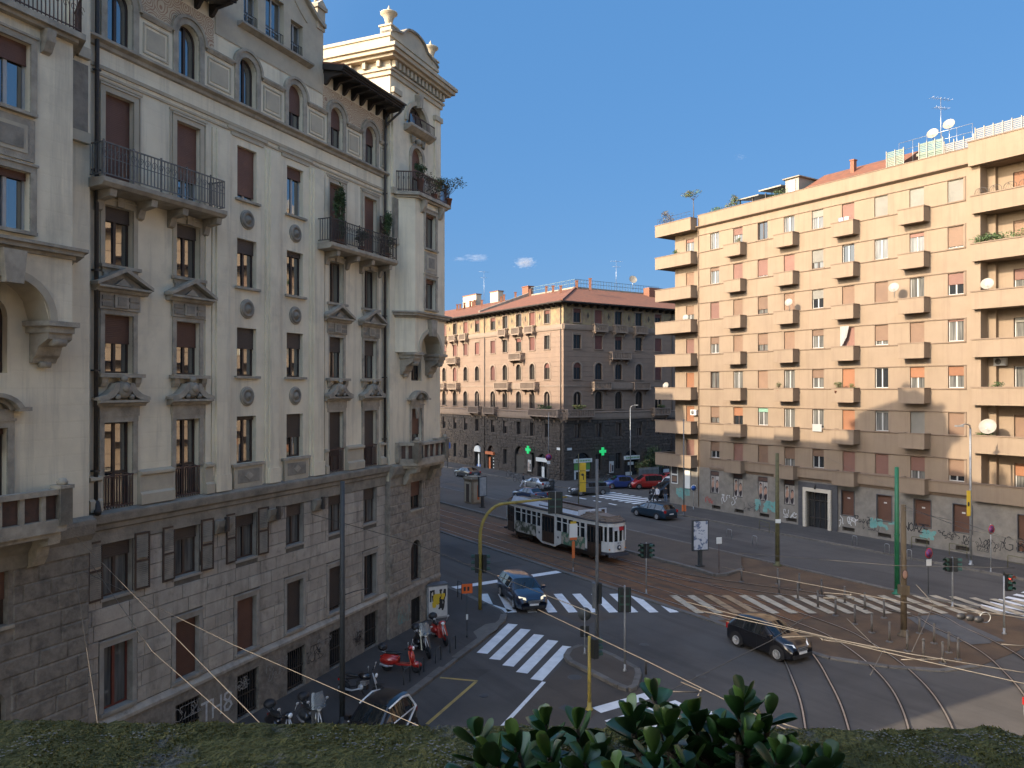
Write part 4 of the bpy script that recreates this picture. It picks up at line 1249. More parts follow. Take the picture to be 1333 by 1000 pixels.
# set back left end, set back loggias at the right end
LWIN = [(-1.95, -.85, z + .1, z + 2.5) for z in FZ]
wall_sheet(mb, -3.5, 0, 4.2, 28.1, LWIN, .35, PP, .22)
mb.face([(0, 0, 4.2), (0, .35, 4.2), (0, .35, 28.1), (0, 0, 28.1)], PP)
mb.face([(-3.5, .35, 0), (-3.5, 14, 0), (-3.5, 14, 28.1), (-3.5, .35, 28.1)], PP)
LOG = [(28.35, 30.5, z + .1, z + 2.45) for z in FZ]
LOG += [(33.0, 35.0, z + .1, z + 2.45) for z in FZ]
wall_sheet(mb, RIGHT + .85, RE, 4.2, 28.1, LOG, 1.35, PP, .2)
mb.box(RIGHT, RIGHT + .30, 0, 1.35, 4.2, 28.1, PP, skip="l")
mb.box(RIGHT + .30, RIGHT + .85, 1.0, 1.35, 4.2, 28.1, PP)
for f, z in enumerate(FZ + [28.1]):
    mb.box(RIGHT + .2, RE, -.05, 1.35, z - .28, z, PP)
mb.face([(RE, 0, 0), (RE, 14, 0), (RE, 14, 28.1), (RE, 0, 28.1)], PP)
mb.face([(-3.5, 14, 0), (RE, 14, 0), (RE, 14, 28.1), (-3.5, 14, 28.1)], PP)
mb.build("wall", RB)
# ground floor
GW = [2.2, 5.06, 7.92, 10.78]
GSH = [(15.9, 17.0), (19.0, 20.2), (22.0, 23.25), (24.9, 26.2), (29.2, 31.2)]
gh = [(c - .55, c + .55, 1.75, 3.95) for c in GW] + [(a, b, 1.6, 3.6) for a, b in GSH[:4]] + [(29.2, 31.4, 0.9, 3.4)]
gh += [(12.6, 14.75, 0.02, 3.2)]
vents = [(c - .55, c + .55, .28, .62) for c in (2.4, 5.2, 8.1, 11.0, 16.5, 19.6, 22.6, 25.6, 30.3)]
mb = MB()
wall_sheet(mb, 0, RE, 0.0, 4.2, gh + vents, -.06, GS, .30)
wall_sheet(mb, -3.9, 0, 0, 4.2, [], -.06, GS)
mb.face([(-3.9, -.06, 0), (-3.9, 6, 0), (-3.9, 6, 4.2), (-3.9, -.06, 4.2)], GS)
mb.box(-3.9, 12.3, -.13, -.06, 0, .22, GS); mb.box(15.1, RE, -.13, -.06, 0, .22, GS)
for a, b, c, d in vents: mb.face([(a, .2, c), (b, .2, c), (b, .2, d), (a, .2, d)], MATS["iron"])
mb.face([(-3.9, -.06, 4.2), (RE, -.06, 4.2), (RE, .4, 4.2), (-3.9, .4, 4.2)], GS)
mb.build("ground_wall", RB)
# posters in the ground floor windows
def poster(mb):
    mb.box(-.55, .55, 0, .02, 0, 2.2, MATS["poster_dark"])
    mb.box(-.50, -.03, -.012, 0, .06, 1.72, MATS["poster_grey"]); mb.box(.03, .50, -.012, 0, .06, 1.72, MATS["poster_grey"])
    for s, d in ((-.27, .1), (.27, -.15)):
        for k, (dx, z, rx, rz_, m) in enumerate(((-.02, .5, .17, .42, "poster_dark"), (.03, .95, .13, .34, "skin_print"), (0, 1.36 + d, .13, .17, "poster_dark"), (.02, 1.3 + d, .075, .11, "skin_print"), (-.1, .8, .05, .3, "skin_print"))):
            mb.prism([(s + dx + rx * math.cos(a * .524), z + rz_ * math.sin(a * .524)) for a in range(12)], "y", -.014 - k * .002, -.012, MATS[m])
    mb.box(-.52, .52, -.014, 0, 1.82, 2.12, MATS["iron_rust"])
mat("skin_print", (0.34, 0.20, 0.14), rough=0.5)
for c in GW: shared("poster", "window_poster", poster, RB, (c, .02, 1.75))
for k, (a, b) in enumerate(GSH):
    z0, z1 = (1.6, 3.6) if k < 4 else (.9, 3.4)
    bb = b if k < 4 else 31.4
    def sh(mb):
        mb.box(a, bb, .10, .14, z0, z1, MATS["garage_brown"])
    mb = MB(); sh(mb)
    o = mb.build("roller_shutter", RB)
    mb = MB()
    for s0, s1 in ((a - .06, a), (bb, bb + .06)): mb.box(s0, s1, -.10, .1, z0 - .06, z1 + .06, MATS["dark_stone"])
    mb.box(a, bb, -.10, .1, z0 - .06, z0 - .001, MATS["dark_stone"]); mb.box(a, bb, -.10, .1, z1 + .001, z1 + .06, MATS["dark_stone"])
    mb.build("shutter_frame", o)
    mb = MB(); mb.box((a + bb) / 2 - .12, (a + bb) / 2 + .12, .092, .1, z0 + (z1 - z0) * .68, z0 + (z1 - z0) * .73, MATS["white_paint"]); mb.build("plate", o)
# entrance
mb = MB()
for s in (-1, 1):
    mb.box(13.675 + s * 1.35, 13.675 + s * 1.9, -.16, -.055, 0, 3.95, MATS["dark_stone"])
    mb.box(13.675 + s * 1.075, 13.675 + s * 1.35, -.30, .3, 0, 3.2, MATS["travertine"])
mb.box(12.325, 15.025, -.16, -.055, 3.5, 3.95, MATS["dark_stone"])
mb.box(12.325, 15.025, -.30, .3, 3.2, 3.5, MATS["travertine"])
ent = mb.build("entrance", RB)
mb = MB()
mb.box(12.6, 14.75, .25, .29, 0, 3.2, MATS["glass_dark"])
for k in range(5): mb.box(12.6 + k * .53, 12.65 + k * .53, .19, .25, 0, 3.2, MATS["iron"])
for z in (.0, .9, 2.4, 3.12): mb.box(12.65, 14.7, .20, .25, z, z + .07, MATS["iron"])
mb.build("door", ent)
mb = MB(); mb.tube([(13.67, -.3, 3.75), (13.67, -.5, 3.8)], .02, MATS["iron"]); mb.lathe([(.03, 3.95), (.10, 3.7), (.08, 3.5), (0, 3.45)], MATS["iron"], n=10, c=(13.67, -.5, 0)); mb.build("lantern", ent)
# scored bands: head line and sill line of each floor
for f, z in enumerate(FZ):
    mb = MB()
    mb.prism([(0, z + 2.52), (-.05, z + 2.53), (-.07, z + 2.57), (0, z + 2.6)], "x", 0, RC[8] + .75, PR)
    mb.prism([(0, z + .78), (-.06, z + .80), (-.08, z + .85), (0, z + .88)], "x", 0 if f else 1.5, RC[8] + .75, PR)
    mb.build("string_course", RB)
mb = MB()
mb.prism([(0, 27.95), (-.08, 27.98), (-.35, 28.1), (-.35, 28.18), (0, 28.25)], "x", -.02, RIGHT, PR)
mb.box(0, RIGHT - .3, 0, .25, 28.1, 29.3, PP); mb.box(RIGHT - .3, RE, -.45, -.1, 28.1, 29.55, PP)
mb.box(-.02, RIGHT - .3, -.04, .3, 29.3, 29.36, PR); mb.box(RIGHT - .35, RE, -.5, -.05, 29.55, 29.62, PR)
mb.box(RIGHT - .3, RE, -.45, 1.35, 27.85, 28.1, PP)
mb.build("parapet", RB)
mb = MB()
mb.prism([(0, 4.05), (-.10, 4.08), (-.14, 4.2), (-.14, 4.33), (0, 4.4)], "x", 1.6, RIGHT, PR)
mb.build("base_string", RB)

SHUTS = ["shutter_pink", "shutter_tan", "shutter_orange", "shutter_grey"]
# each window as the photograph shows it: top floor first. (shutter fraction, shutter colour, frame)
W_ = "white_frame"; T_ = "timber_dark"
TAB = [
 [(0, 0, W_), (.25, 0, W_), (.0, 1, T_), (0, 3, W_), (.35, 3, W_), (.65, 0, W_), (.97, 3, W_), (.97, 3, W_), (.97, 3, W_)],
 [(.18, 1, W_), (.97, 0, T_), (.9, 0, W_), (.97, 0, T_), (.62, 3, T_), (0, 1, W_), (0, 1, W_), (0.1, 0, W_), (.88, 1, W_)],
 [(.97, 0, T_), (.97, 1, T_), (.7, 1, T_), (.97, 1, T_), (.45, 3, W_), (.97, 1, T_), (.97, 1, T_), (0, 1, W_), (.5, 0, W_)],
 [(.4, 1, W_), (.97, 1, T_), (.6, 1, T_), (.97, 1, T_), (.3, 1, W_), (.97, 0, T_), (.75, 1, W_), (.97, 1, T_), (.05, 0, W_)],
 [(.0, 0, T_), (0, 0, W_), (.97, 1, T_), (0, 0, W_), (.42, 1, W_), (.97, 2, T_), (0, 1, W_), (.3, 2, W_), (.4, 2, W_)],
 [(.62, 1, T_), (.3, 2, T_), (.2, 4, W_), (0, 0, W_), (0, 0, W_), (.97, 2, T_), (.05, 3, W_), (.97, 3, W_), (.97, 1, T_)],
 [(.55, 1, W_), (.85, 0, T_), (.97, 1, T_), (.4, 1, W_), (.35, 1, W_), (.97, 0, T_), (.97, 0, T_), (.42, 0, W_), (.72, 1, W_)],
]
SHN = SHUTS + ["shutter_green"]
for f, z in enumerate(FZ):
    row = TAB[6 - f]
    for i, c in enumerate(RC):
        sh, si, fm = row[i]
        d = i in DOOR
        z0 = z + (.08 if d else .92)
        w_ = window(RB, c, z0, 2 * HW, z + 2.5 - z0, .15, fm, "glass_curtain" if (i * 3 + f) % 4 else "glass_dark", sh, SHN[si], sill=None if d else "peach_trim", sill_d=.24)
    if f > 0 or True:
        for i in DOOR:
            def bal(mb):
                a, b, p = -1.0, 1.0, .86
                mb.box(a, b, -p, 0, -.22, -.08, PP)
                mb.box(a, b, -p, -p + .10, -.08, .86, PP); mb.box(a, a + .10, -p + .10, 0, -.08, .86, PP); mb.box(b - .10, b, -p + .10, 0, -.08, .86, PP)
            def cop(mb):
                a, b, p = -1.0, 1.0, .86
                mb.box(a - .035, b + .035, -p - .035, -p + .13, .86, .94, PR); mb.box(a - .035, a + .13, -p + .13, 0, .86, .94, PR); mb.box(b - .13, b + .035, -p + .13, 0, .86, .94, PR)
                mb.box(a + .03, b - .03, -p - .012, -p + .02, -.26, -.22, PR)
            b_ = shared("rbal", "balcony", bal, RB, (RC[i], 0, z))
            shared("rcop", "coping", cop, b_)
# the lowest sill line swells into a band linking the first floor balconies
for a, b in ((RC[1] + 1.0, RC[3] - 1.0), (RC[3] + 1.0, RC[5] - 1.0), (RC[5] + 1.0, RC[7] - 1.0), (RC[7] + 1.0, RIGHT)):
    MB().box(a, b, -.32, 0, 4.34, 5.12, PP).box(a, b, -.37, 0, 5.12, 5.2, PR).build("balcony_band", RB)
# frames drawn round the last column
mb = MB()
for z in FZ:
    c = RC[8]
    mb.box(c + .62, c + .74, -.05, 0, z + .88, z + 2.52, PR)
mb.build("window_edge", RB)
# left end: wrapped balconies in a stack of eight
for f, z in enumerate(FZ + [28.1]):
    def lb(mb):
        a, b, p = -5.15, -.12, .90
        mb.box(a, b, -p, .34, -.24, -.08, PP)
        mb.box(a, b, -p, -p + .12, -.08, .92, PP); mb.box(b - .12, b, -p + .12, 0, -.08, .92, PP); mb.box(a, a + .12, -p + .12, 3.2, -.08, .92, PP)
        mb.box(a, -3.5, .34, 3.2, -.24, -.08, PP)
    def lc(mb):
        a, b, p = -5.15, -.12, .90
        mb.box(a - .04, b + .04, -p - .04, -p + .15, .92, 1.0, PR); mb.box(b - .15, b + .04, -p + .15, .0, .92, 1.0, PR); mb.box(a - .04, a + .15, -p + .15, 3.2, .92, 1.0, PR)
        mb.box(a + .03, b - .03, -p - .012, -p + .02, -.28, -.24, PR)
    b_ = shared("lbal", "balcony", lb, RB, (0, 0, z))
    shared("lcop", "coping", lc, b_)
    if f < 7:
        sh, si = [(.97, 0), (.97, 2), (.97, 2), (.97, 0), (.35, 1), (.6, 1), (.12, 0)][f]
        window(RB, -1.4, z + .1, 1.1, 2.4, .5, W_, "glass_curtain", sh, SHN[si], transom=.9)
mb = MB(); mb.tube([(.12, -.06, 29), (.12, -.06, .2)], .05, PL, n=6); mb.build("downpipe", RB)
# right end loggias
for f, z in enumerate(FZ):
    def rb_(mb):
        mb.box(RIGHT - .12, RE, -.42, -.28, -.3, .92, PP); mb.box(RIGHT - .12, RIGHT + .02, -.28, 0, -.3, .92, PP); mb.box(RIGHT - .12, RE, -.28, 0, -.3, -.1, PP)
    def rc_(mb): mb.box(RIGHT - .18, RE, -.48, -.24, .92, 1.0, PR); mb.box(RIGHT - .18, RIGHT + .06, -.24, 0, .92, 1.0, PR)
    b_ = shared("rlog", "balcony", rb_, RB, (0, 0, z)); shared("rlogc", "coping", rc_, b_)
    for c in (29.43, 34.0):
        sh, si = [(.35, 2), (.97, 1), (.0, 0), (.12, 3), (.3, 0), (.97, 1), (.6, 2)][f]
        window(RB, c, z + .1, 2.1, 2.35, 1.5, W_, "glass_curtain", sh, SHN[si], leaves=3)
def hoops(mb):
    for k in range(5):
        x = RIGHT + .1 + k * .95
        pts = [(x + .42 - .42 * math.cos(math.pi * j / 10), -.35, 1.0 + .45 * math.sin(math.pi * j / 10) ** .6) for j in range(11)]
        mb.tube(pts, .018, MATS["iron"], n=5)
        for j in range(4): mb.tube([(x + .1 + j * .2, -.35, 1.0), (x + .3, -.35, 1.42)], .009, MATS["iron"], n=4)
mb = MB(); hoops(mb); stuff(mb.build("railing", RB, (0, 0, FZ[6])))
# graffiti along the ground floor
for (t, m, x, z, k, w) in (("NOAZE", "spray_black", 21.2, 1.15, .62, .07), ("G8", "spray_black", 28.3, .85, .95, .06)):
    mb = MB(); word(mb, t, w, MATS[m], -.068, x, z, k, .62 if t == "NOAZE" else .8); mb.build("graffiti", RB)
for (x, z, w, h, s, m, lw_) in ((7.2, .9, 3.0, .8, 31, "spray_teal", .30), (18.5, 1.0, 2.2, .6, 32, "spray_teal", .22), (22.4, .8, 1.2, .5, 33, "spray_teal", .2), (15.5, .6, 1.8, .9, 34, "spray_white", .06), (17.8, .7, 1.4, .8, 35, "spray_black", .035),
                           (3.0, .9, 2.0, .9, 36, "spray_white", .05), (5.8, .7, 1.8, .7, 37, "spray_black", .03), (1.0, .8, 1.6, .6, 38, "spray_red", .05), (27.0, .6, 1.4, .8, 39, "spray_black", .035), (31.5, .6, 2.0, .9, 40, "spray_black", .05), (-2.8, .8, 1.6, .9, 41, "spray_teal", .3), (10.2, .6, 1.4, .7, 42, "spray_white", .05), (25.5, .5, 1.8, .6, 43, "spray_black", .03), (17.0, 1.2, 1.5, .5, 44, "spray_black", .05), (23.8, 1.0, 1.6, .5, 45, "spray_black", .04), (25.6, .8, 1.6, .6, 46, "spray_black", .045)):
    mb = MB(); strokes(mb, scrawl(s, 8, w, h), lw_, MATS[m], -.068, x, z); mb.build("graffiti", RB)
# roof: tiled slope behind the parapet, dormer, terrace pergola
mb = MB()
mb.prism([(.35, 28.2), (.35, 29.25), (4.2, 31.35), (13.7, 29.0), (13.7, 28.2)], "x", 11.4, RIGHT - 6.4, MATS["roof_tile"])
mb.prism([(.3, 28.2), (.3, 28.3), (14, 28.3), (14, 28.2)], "x", -3.5, RE, MATS["cement_grey"])
mb.build("roof", RB)
mb = MB()
mb.box(9.5, 10.9, 1.2, 5, 28.9, 30.9, MATS["white_dish"]); mb.box(9.3, 11.1, 1.0, 5.2, 30.9, 31.0, MATS["cement_grey"]); mb.box(9.85, 10.55, 1.14, 1.2, 29.6, 30.75, MATS["glass_sky"])
mb.build("dormer", RB)
mb = MB()
for x in (4.0, 5.5, 7.0, 8.6):
    for y in (1.6, 4.5): mb.box(x - .05, x + .05, y - .05, y + .05, 28.3, 30.3, MATS["iron"])
mb.prism([(1.3, 30.2), (1.3, 30.3), (4.8, 30.75), (4.8, 30.65)], "x", 3.8, 6.4, MATS["white_dish"])
mb.prism([(1.2, 30.5), (1.2, 30.62), (4.8, 30.9), (4.8, 30.8)], "x", 6.5, 9.0, MATS["white_dish"])
mb.box(4.2, 8.8, 4.4, 4.6, 28.3, 30.3, MATS["glass_sky"])
mb.build("pergola", RB)
mb = MB(); mb.box(15.0, 15.35, 2.6, 3.0, 29.6, 31.5, MATS["terracotta"]); mb.box(14.95, 15.4, 2.55, 3.05, 31.5, 31.6, MATS["terracotta"]); mb.build("chimney", RB)
mb = MB(); mb.box(21.4, 23.2, 2.0, 3.6, 28.3, 30.2, MATS["cement_grey"]); mb.box(21.2, 23.4, 1.8, 3.8, 30.2, 30.4, MATS["cement_grey"]); mb.build("stair_head", RB)
for a, b, m, z1 in ((19.6, 21.0, "fence_green", 30.7), (22.2, 24.0, "fence_green", 30.7), (24.1, 26.2, "fence_grey", 30.3), (26.3, 36.0, "fence_grey", 30.7)):
    mb = MB()
    n = int((b - a) / .6)
    for k in range(n + 1): mb.box(a + (b - a) * k / n - .03, a + (b - a) * k / n + .03, .35, .41, 29.2, z1 + .05, MATS["white_dish"])
    fo = mb.build("roof_fence", RB)
    mb = MB()
    for k in range(int((z1 - 29.4) / .13)): mb.box(a, b, .42, .44, 29.4 + k * .13, 29.49 + k * .13, MATS[m])
    stuff(mb.build("fence_slats", fo))
mb = MB()
for k in range(6): mb.tube([(20.5 + k * 1.1, .6, 29.2), (20.5 + k * 1.1, .6, 31.2)], .02, MATS["steel"], n=5)
for z in (30.6, 31.2): mb.tube([(20.5, .6, z), (26.0, .6, z)], .02, MATS["steel"], n=5)
mb.build("roof_rail", RB)
mb = MB()
for k in range(8): mb.tube([(-4.9 + k * .68, -.8, 29.1), (-4.9 + k * .68, -.8, 29.7)], .014, MATS["iron"], n=4)
mb.tube([(-4.9, -.8, 29.7), (-.2, -.8, 29.7)], .014, MATS["iron"], n=4); mb.tube([(-4.9, -.8, 29.4), (-.2, -.8, 29.4)], .01, MATS["iron"], n=4)
stuff(mb.build("railing", RB))

# satellite dishes: things of their own
def dish(loc, label, r=.42, rz=None, mast=.8, tilt=35):
    t = thing("satellite_dish", label, "satellite dish", loc, RB_RZ + RAD(12) if rz is None else rz, "satellite dishes on the peach block")
    mb = MB()
    prof = [(0, 0)] + [(r * k / 6, -.18 * r * (1 - 0) * (k / 6) ** 2 * 1.0) for k in range(1, 7)]
    mb.lathe([(p[0], p[1]) for p in prof], MATS["white_dish"], n=22, axis="y", cap=False)
    mb.lathe([(p[0], p[1] + .015) for p in prof], MATS["white_dish"], n=22, axis="y", cap=False)
    d = mb.build("reflector", t, (0, -.1, mast)); d.rotation_euler = (RAD(-tilt + 15), 0, 0)
    mb = MB(); mb.tube([(0, 0, 0), (0, 0, mast)], .025, MATS["steel"]); mb.tube([(0, -.02, mast - r * .5), (0, -r * 1.1, mast - r * .2)], .012, MATS["steel"], n=5); mb.build("mast", t)
    mb = MB(); mb.box(-.04, .04, -r * 1.15, -r * 1.0, mast - r * .25, mast - r * .12, MATS["steel"]); mb.build("receiver", t)
    return t
dish(rw(22.2, 2.4, 29.9), "white roof dish left of the tall antenna", .42, mast=1.9)
dish(rw(23.7, 1.9, 29.9), "white roof dish right of the tall antenna", .42, mast=2.1)
dish(rw(21.0, -.95, FZ[4] + 1.05), "dish fixed to the box balcony on the fifth row", .38, mast=.75)
dish(rw(11.5, -.93, FZ[4] + .85), "small cream dish beside a balcony near the block's middle", .34, mast=.7)
dish(rw(27.4, -.25, FZ[4] + .9), "dish on the fifth floor loggia parapet", .42, mast=.5)
dish(rw(27.4, -.25, FZ[1] + .9), "big pale dish on a low loggia parapet above plants", .55, mast=.7)
dish(rw(-1.0, -.6, FZ[4] + .9), "dish behind the parapet of the stacked balconies, upper", .33, mast=.3)
dish(rw(-3.8, -.6, FZ[2] + .9), "dish behind the parapet of the stacked balconies, lower", .33, mast=.3)
def antenna(loc, label, h, rz=0.3, n=6):
    t = thing("tv_antenna", label, "antenna", loc, rz, "television antennas")
    mb = MB(); mb.tube([(0, 0, 0), (0, 0, h)], .025, MATS["steel"], n=5); mb.build("mast", t)
    mb = MB()
    for zz, L in ((h * .97, .9), (h * .8, .6)):
        mb.tube([(-L, 0, zz), (L, 0, zz)], .014, MATS["steel"], n=4)
        for k in range(n): mb.tube([(-L + 2 * L * k / (n - 1), -.28, zz), (-L + 2 * L * k / (n - 1), .28, zz)], .009, MATS["steel"], n=4)
    mb.build("aerial", t)
antenna(rw(22.9, 2.2, 30.2), "tall thin antenna between two dishes on the peach block roof", 4.2)
# plants on the roof terrace and loggias
GP = "plants on the peach block's balconies and roof"
def rshrub(x, y, z, label, size, n, mats, leaf, seed, name="potted_shrub", pot=.35):
    return shrub_on(rw(x, y, z), RB_RZ, name, label, "plant", size, n, mats, leaf, seed, group=GP, pot=pot)
rshrub(-4.3, -.2, 28.1, "reddish bare shrub at the left tip of the roof terrace", (.95, .6, .75), 420, ["leaf_dry", "twig"], .08, 51, pot=1.0)
rshrub(3.6, .9, 28.3, "yellow green bush beside the roof pergola", (.8, .6, 1.0), 600, ["leaf_green", "leaf_dry"], .09, 52, pot=.5)
rshrub(8.2, 1.1, 28.3, "dark round bushes below the pergola's right end", (1.6, .5, .75), 700, ["leaf_dark", "leaf_green"], .08, 53, pot=.6)
rshrub(1.6, .8, 28.3, "low hedge behind the parapet at the terrace corner", (1.4, .4, .5), 450, ["leaf_green"], .08, 54, pot=.7)
rshrub(27.6, -.2, FZ[5] + .35, "long trailing bush spilling over the sixth floor loggia", (1.3, .45, .55), 900, ["leaf_green", "leaf_dark"], .085, 55, pot=.3)
rshrub(29.6, -.15, FZ[5] + .35, "second trailing bush further along the sixth floor loggia", (1.3, .4, .5), 700, ["leaf_green"], .085, 56, pot=.3)
rshrub(27.9, -.2, FZ[2] + .5, "small bush in a trough on the third floor loggia", (.6, .3, .3), 300, ["leaf_green", "leaf_dark"], .06, 57, pot=.25)
rshrub(27.2, -.2, FZ[1] + .5, "leafy pots under the dish on the low loggia", (.8, .3, .32), 320, ["leaf_green"], .06, 58, pot=.25)
rshrub(RC[5] - .6, -.75, FZ[2] + .45, "pale bush hanging over a box balcony at the shadow's edge", (.55, .35, .38), 420, ["leaf_green", "leaf_dry"], .06, 59, pot=.25)
rshrub(RC[5] + .8, -.7, FZ[2] + .5, "small bush at the right end of the box balcony at the shadow's edge", (.3, .25, .3), 220, ["leaf_green"], .055, 60, pot=.25)
rshrub(RC[3] - .6, -.7, FZ[2] + .45, "grey dry bush in a box balcony left of the block's middle", (.4, .25, .42), 260, ["leaf_dry", "leaf_green"], .055, 61, pot=.25)
rshrub(RC[1] + .7, -.7, FZ[6] + .5, "small yellowish bush in the top left box balcony", (.32, .25, .32), 220, ["leaf_green", "leaf_dry"], .055, 62, pot=.25)
rshrub(-2.4, -.6, FZ[6] + .5, "bright green bush on the top stacked balcony", (.6, .25, .36), 320, ["leaf_green"], .06, 63, pot=.25)
t = thing("terrace_tree", "slender umbrella crowned small tree on the roof terrace corner", "tree", rw(-.4, -.2, 28.3), 0)
mb = MB(); mb.tube([(0, 0, 0), (.03, 0, 1.6), (0, .02, 2.9)], [.06, .04, .025], MATS["twig"], n=6)
for k in range(7): mb.tube([(0, .02, 2.6), (math.cos(k) * .5, math.sin(k) * .5, 3.1)], .014, MATS["twig"], n=4)
mb.build("trunk", t)
mb = MB(); foliage(mb, (0, 0, 3.25), (1.0, 1.0, .35), 480, ["leaf_dry", "leaf_green"], .08, 64); stuff(mb.build("crown", t))
# washing, awnings, air conditioners
def ac(x, y, z, label):
    t = thing("air_conditioner", label, "air conditioner", rw(x, y, z), RB_RZ)
    mb = MB(); mb.box(-.4, .4, -.15, .15, 0, .55, MATS["white_paint"]); mb.build("case", t)
    mb = MB(); mb.lathe([(.21, -.16), (.21, -.152), (.0, -.152)], MATS["iron_grey"], n=16, c=(-.1, 0, .28), axis="y"); mb.build("fan_grille", t)
ac(-.62, .12, FZ[1] + 1.6, "white air conditioner above the orange door of a stacked balcony")
ac(27.6, 1.1, FZ[2] + 2.5, "air conditioner high in the third floor loggia corner")
ac(27.7, .4, FZ[3] + .45, "air conditioner on the fourth floor loggia floor")
t = thing("laundry", "white towel hung out below an orange blind", "laundry", rw(RC[4], -.12, FZ[1] + .62), RB_RZ)
mb = MB(); mb.box(-.45, .45, -.02, 0, 0, .62, MATS["cloth_white"]); mb.build("towel", t)
mb = MB(); mb.tube([(-.5, -.01, .62), (.5, -.01, .62)], .012, MATS["steel"], n=5); mb.build("line", t)
t = thing("laundry", "blue and white washing behind a top floor balcony", "laundry", rw(RC[5], -.5, FZ[6] + .5), RB_RZ)
mb = MB(); mb.box(-.5, -.1, -.02, 0, 0, .8, MATS["cloth_blue"]); mb.box(.0, .4, -.02, 0, .1, .8, MATS["cloth_white"]); mb.build("towel", t)
mb = MB(); mb.tube([(-.6, -.01, .8), (.6, -.01, .8)], .012, MATS["steel"], n=5); mb.build("line", t)
t = thing("sun_curtain", "striped white curtain blown sideways over a balcony door", "curtain", rw(RC[5], -.10, FZ[3] + .2), RB_RZ)
mb = MB()
for k in range(8):
    x0, x1 = -.6 + k * .1, -.5 + k * .1
    mb.face([(x0, -.1 - .05 * (k % 2), 2.4), (x1, -.1 - .05 * ((k + 1) % 2), 2.4), (x1 - k * .03, -.14 - .05 * ((k + 1) % 2), .6 + .12 * k), (x0 - k * .03, -.14 - .05 * (k % 2), .5 + .12 * k)], MATS["cloth_white"])
mb.build("cloth", t)
# ------------------------------------------------------------------ the corner palazzo across the junction
mat("palazzo_pink", (0.235, 0.163, 0.115), (0.20, 0.14, 0.10), scale=0.8, rough=0.9, bump=0.05, dirt=(0.20, 0.145, 0.11), dscale=0.3, damt=(0.5, 0.8), lines=(2, 1.55, 0.8))
mat("palazzo_fresco", (0.27, 0.205, 0.11), (0.19, 0.125, 0.08), scale=1.4, rough=0.9, mixpow=(0.42, 0.62), dirt=(0.20, 0.19, 0.12), dscale=1.1, damt=(0.52, 0.7))
mat("palazzo_trim", (0.245, 0.182, 0.134), (0.21, 0.155, 0.115), scale=1.6, rough=0.9, dirt=(0.26, 0.2, 0.15), dscale=0.9)
mat("palazzo_dark", (0.052, 0.043, 0.036), (0.085, 0.070, 0.058), scale=3.5, rough=1, bump=0.5, bscale=5, dirt=(0.035, 0.03, 0.026), dscale=1.4)
mat("blind_red", (0.13, 0.045, 0.032), (0.10, 0.036, 0.027), scale=2, rough=0.7, objvar=0.25)
mat("sign_white", (0.66, 0.67, 0.64), rough=0.5)
mat("sign_green", (0.12, 0.30, 0.07), rough=0.5)
mat("sign_orange", (0.55, 0.14, 0.04), rough=0.5)
mat("sign_blue", (0.03, 0.10, 0.34), rough=0.5)
mat("cross_green", (0.02, 0.5, 0.14), emit=.2)
CPK, CTR, CDK, CFR = (MATS[k] for k in ("palazzo_pink", "palazzo_trim", "palazzo_dark", "palazzo_fresco"))
CBS = 1.04
CB_O = Vector((6.64, 99.5, -0.45))
CB = thing("corner_palazzo", "pink and dark stone palazzo with red tiled hip roof on the far street corner", "building", CB_O, 0)
CB.scale = (CBS, CBS, CBS)
FACES = []
for nm, rz, L, cols in (("avenue", math.atan2(-0.837, 0.547), 52, [(-q, k) for q, k in ((3.46, 2), (6.8, 1), (10.0, 1), (13.4, 1), (16.6, 2), (21.0, 2), (24.4, 1), (27.7, 1), (31.2, 1), (34.6, 2), (38.6, 2), (42, 1), (45.4, 1), (48.8, 1))]),
                        ("street", math.atan2(0.547, 0.837), 30, [(q, k) for q, k in ((2.15, 2), (5.6, 1), (8.95, 1), (12.5, 1), (16.0, 2), (20.5, 1), (24, 1), (27.5, 1))])):
    FACES.append((nm, rz, L, cols))
CR = {"stone": (5.75, 7.5), "arch2": (9.35, 11.6), "arch": (13.15, 15.25), "row": (17.0, 18.75), "attic": (20.3, 22.0)}
shops_av = [(-4.6, 1.05, 3.6), (-9.9, 1.15, 4.2), (-17.2, .9, 3.9), (-20.9, .9, 4.0)]
shops_st = [(3.0, 1.35, 3.9), (11.2, 1.25, 3.9), (18.0, 1.4, 3.6)]
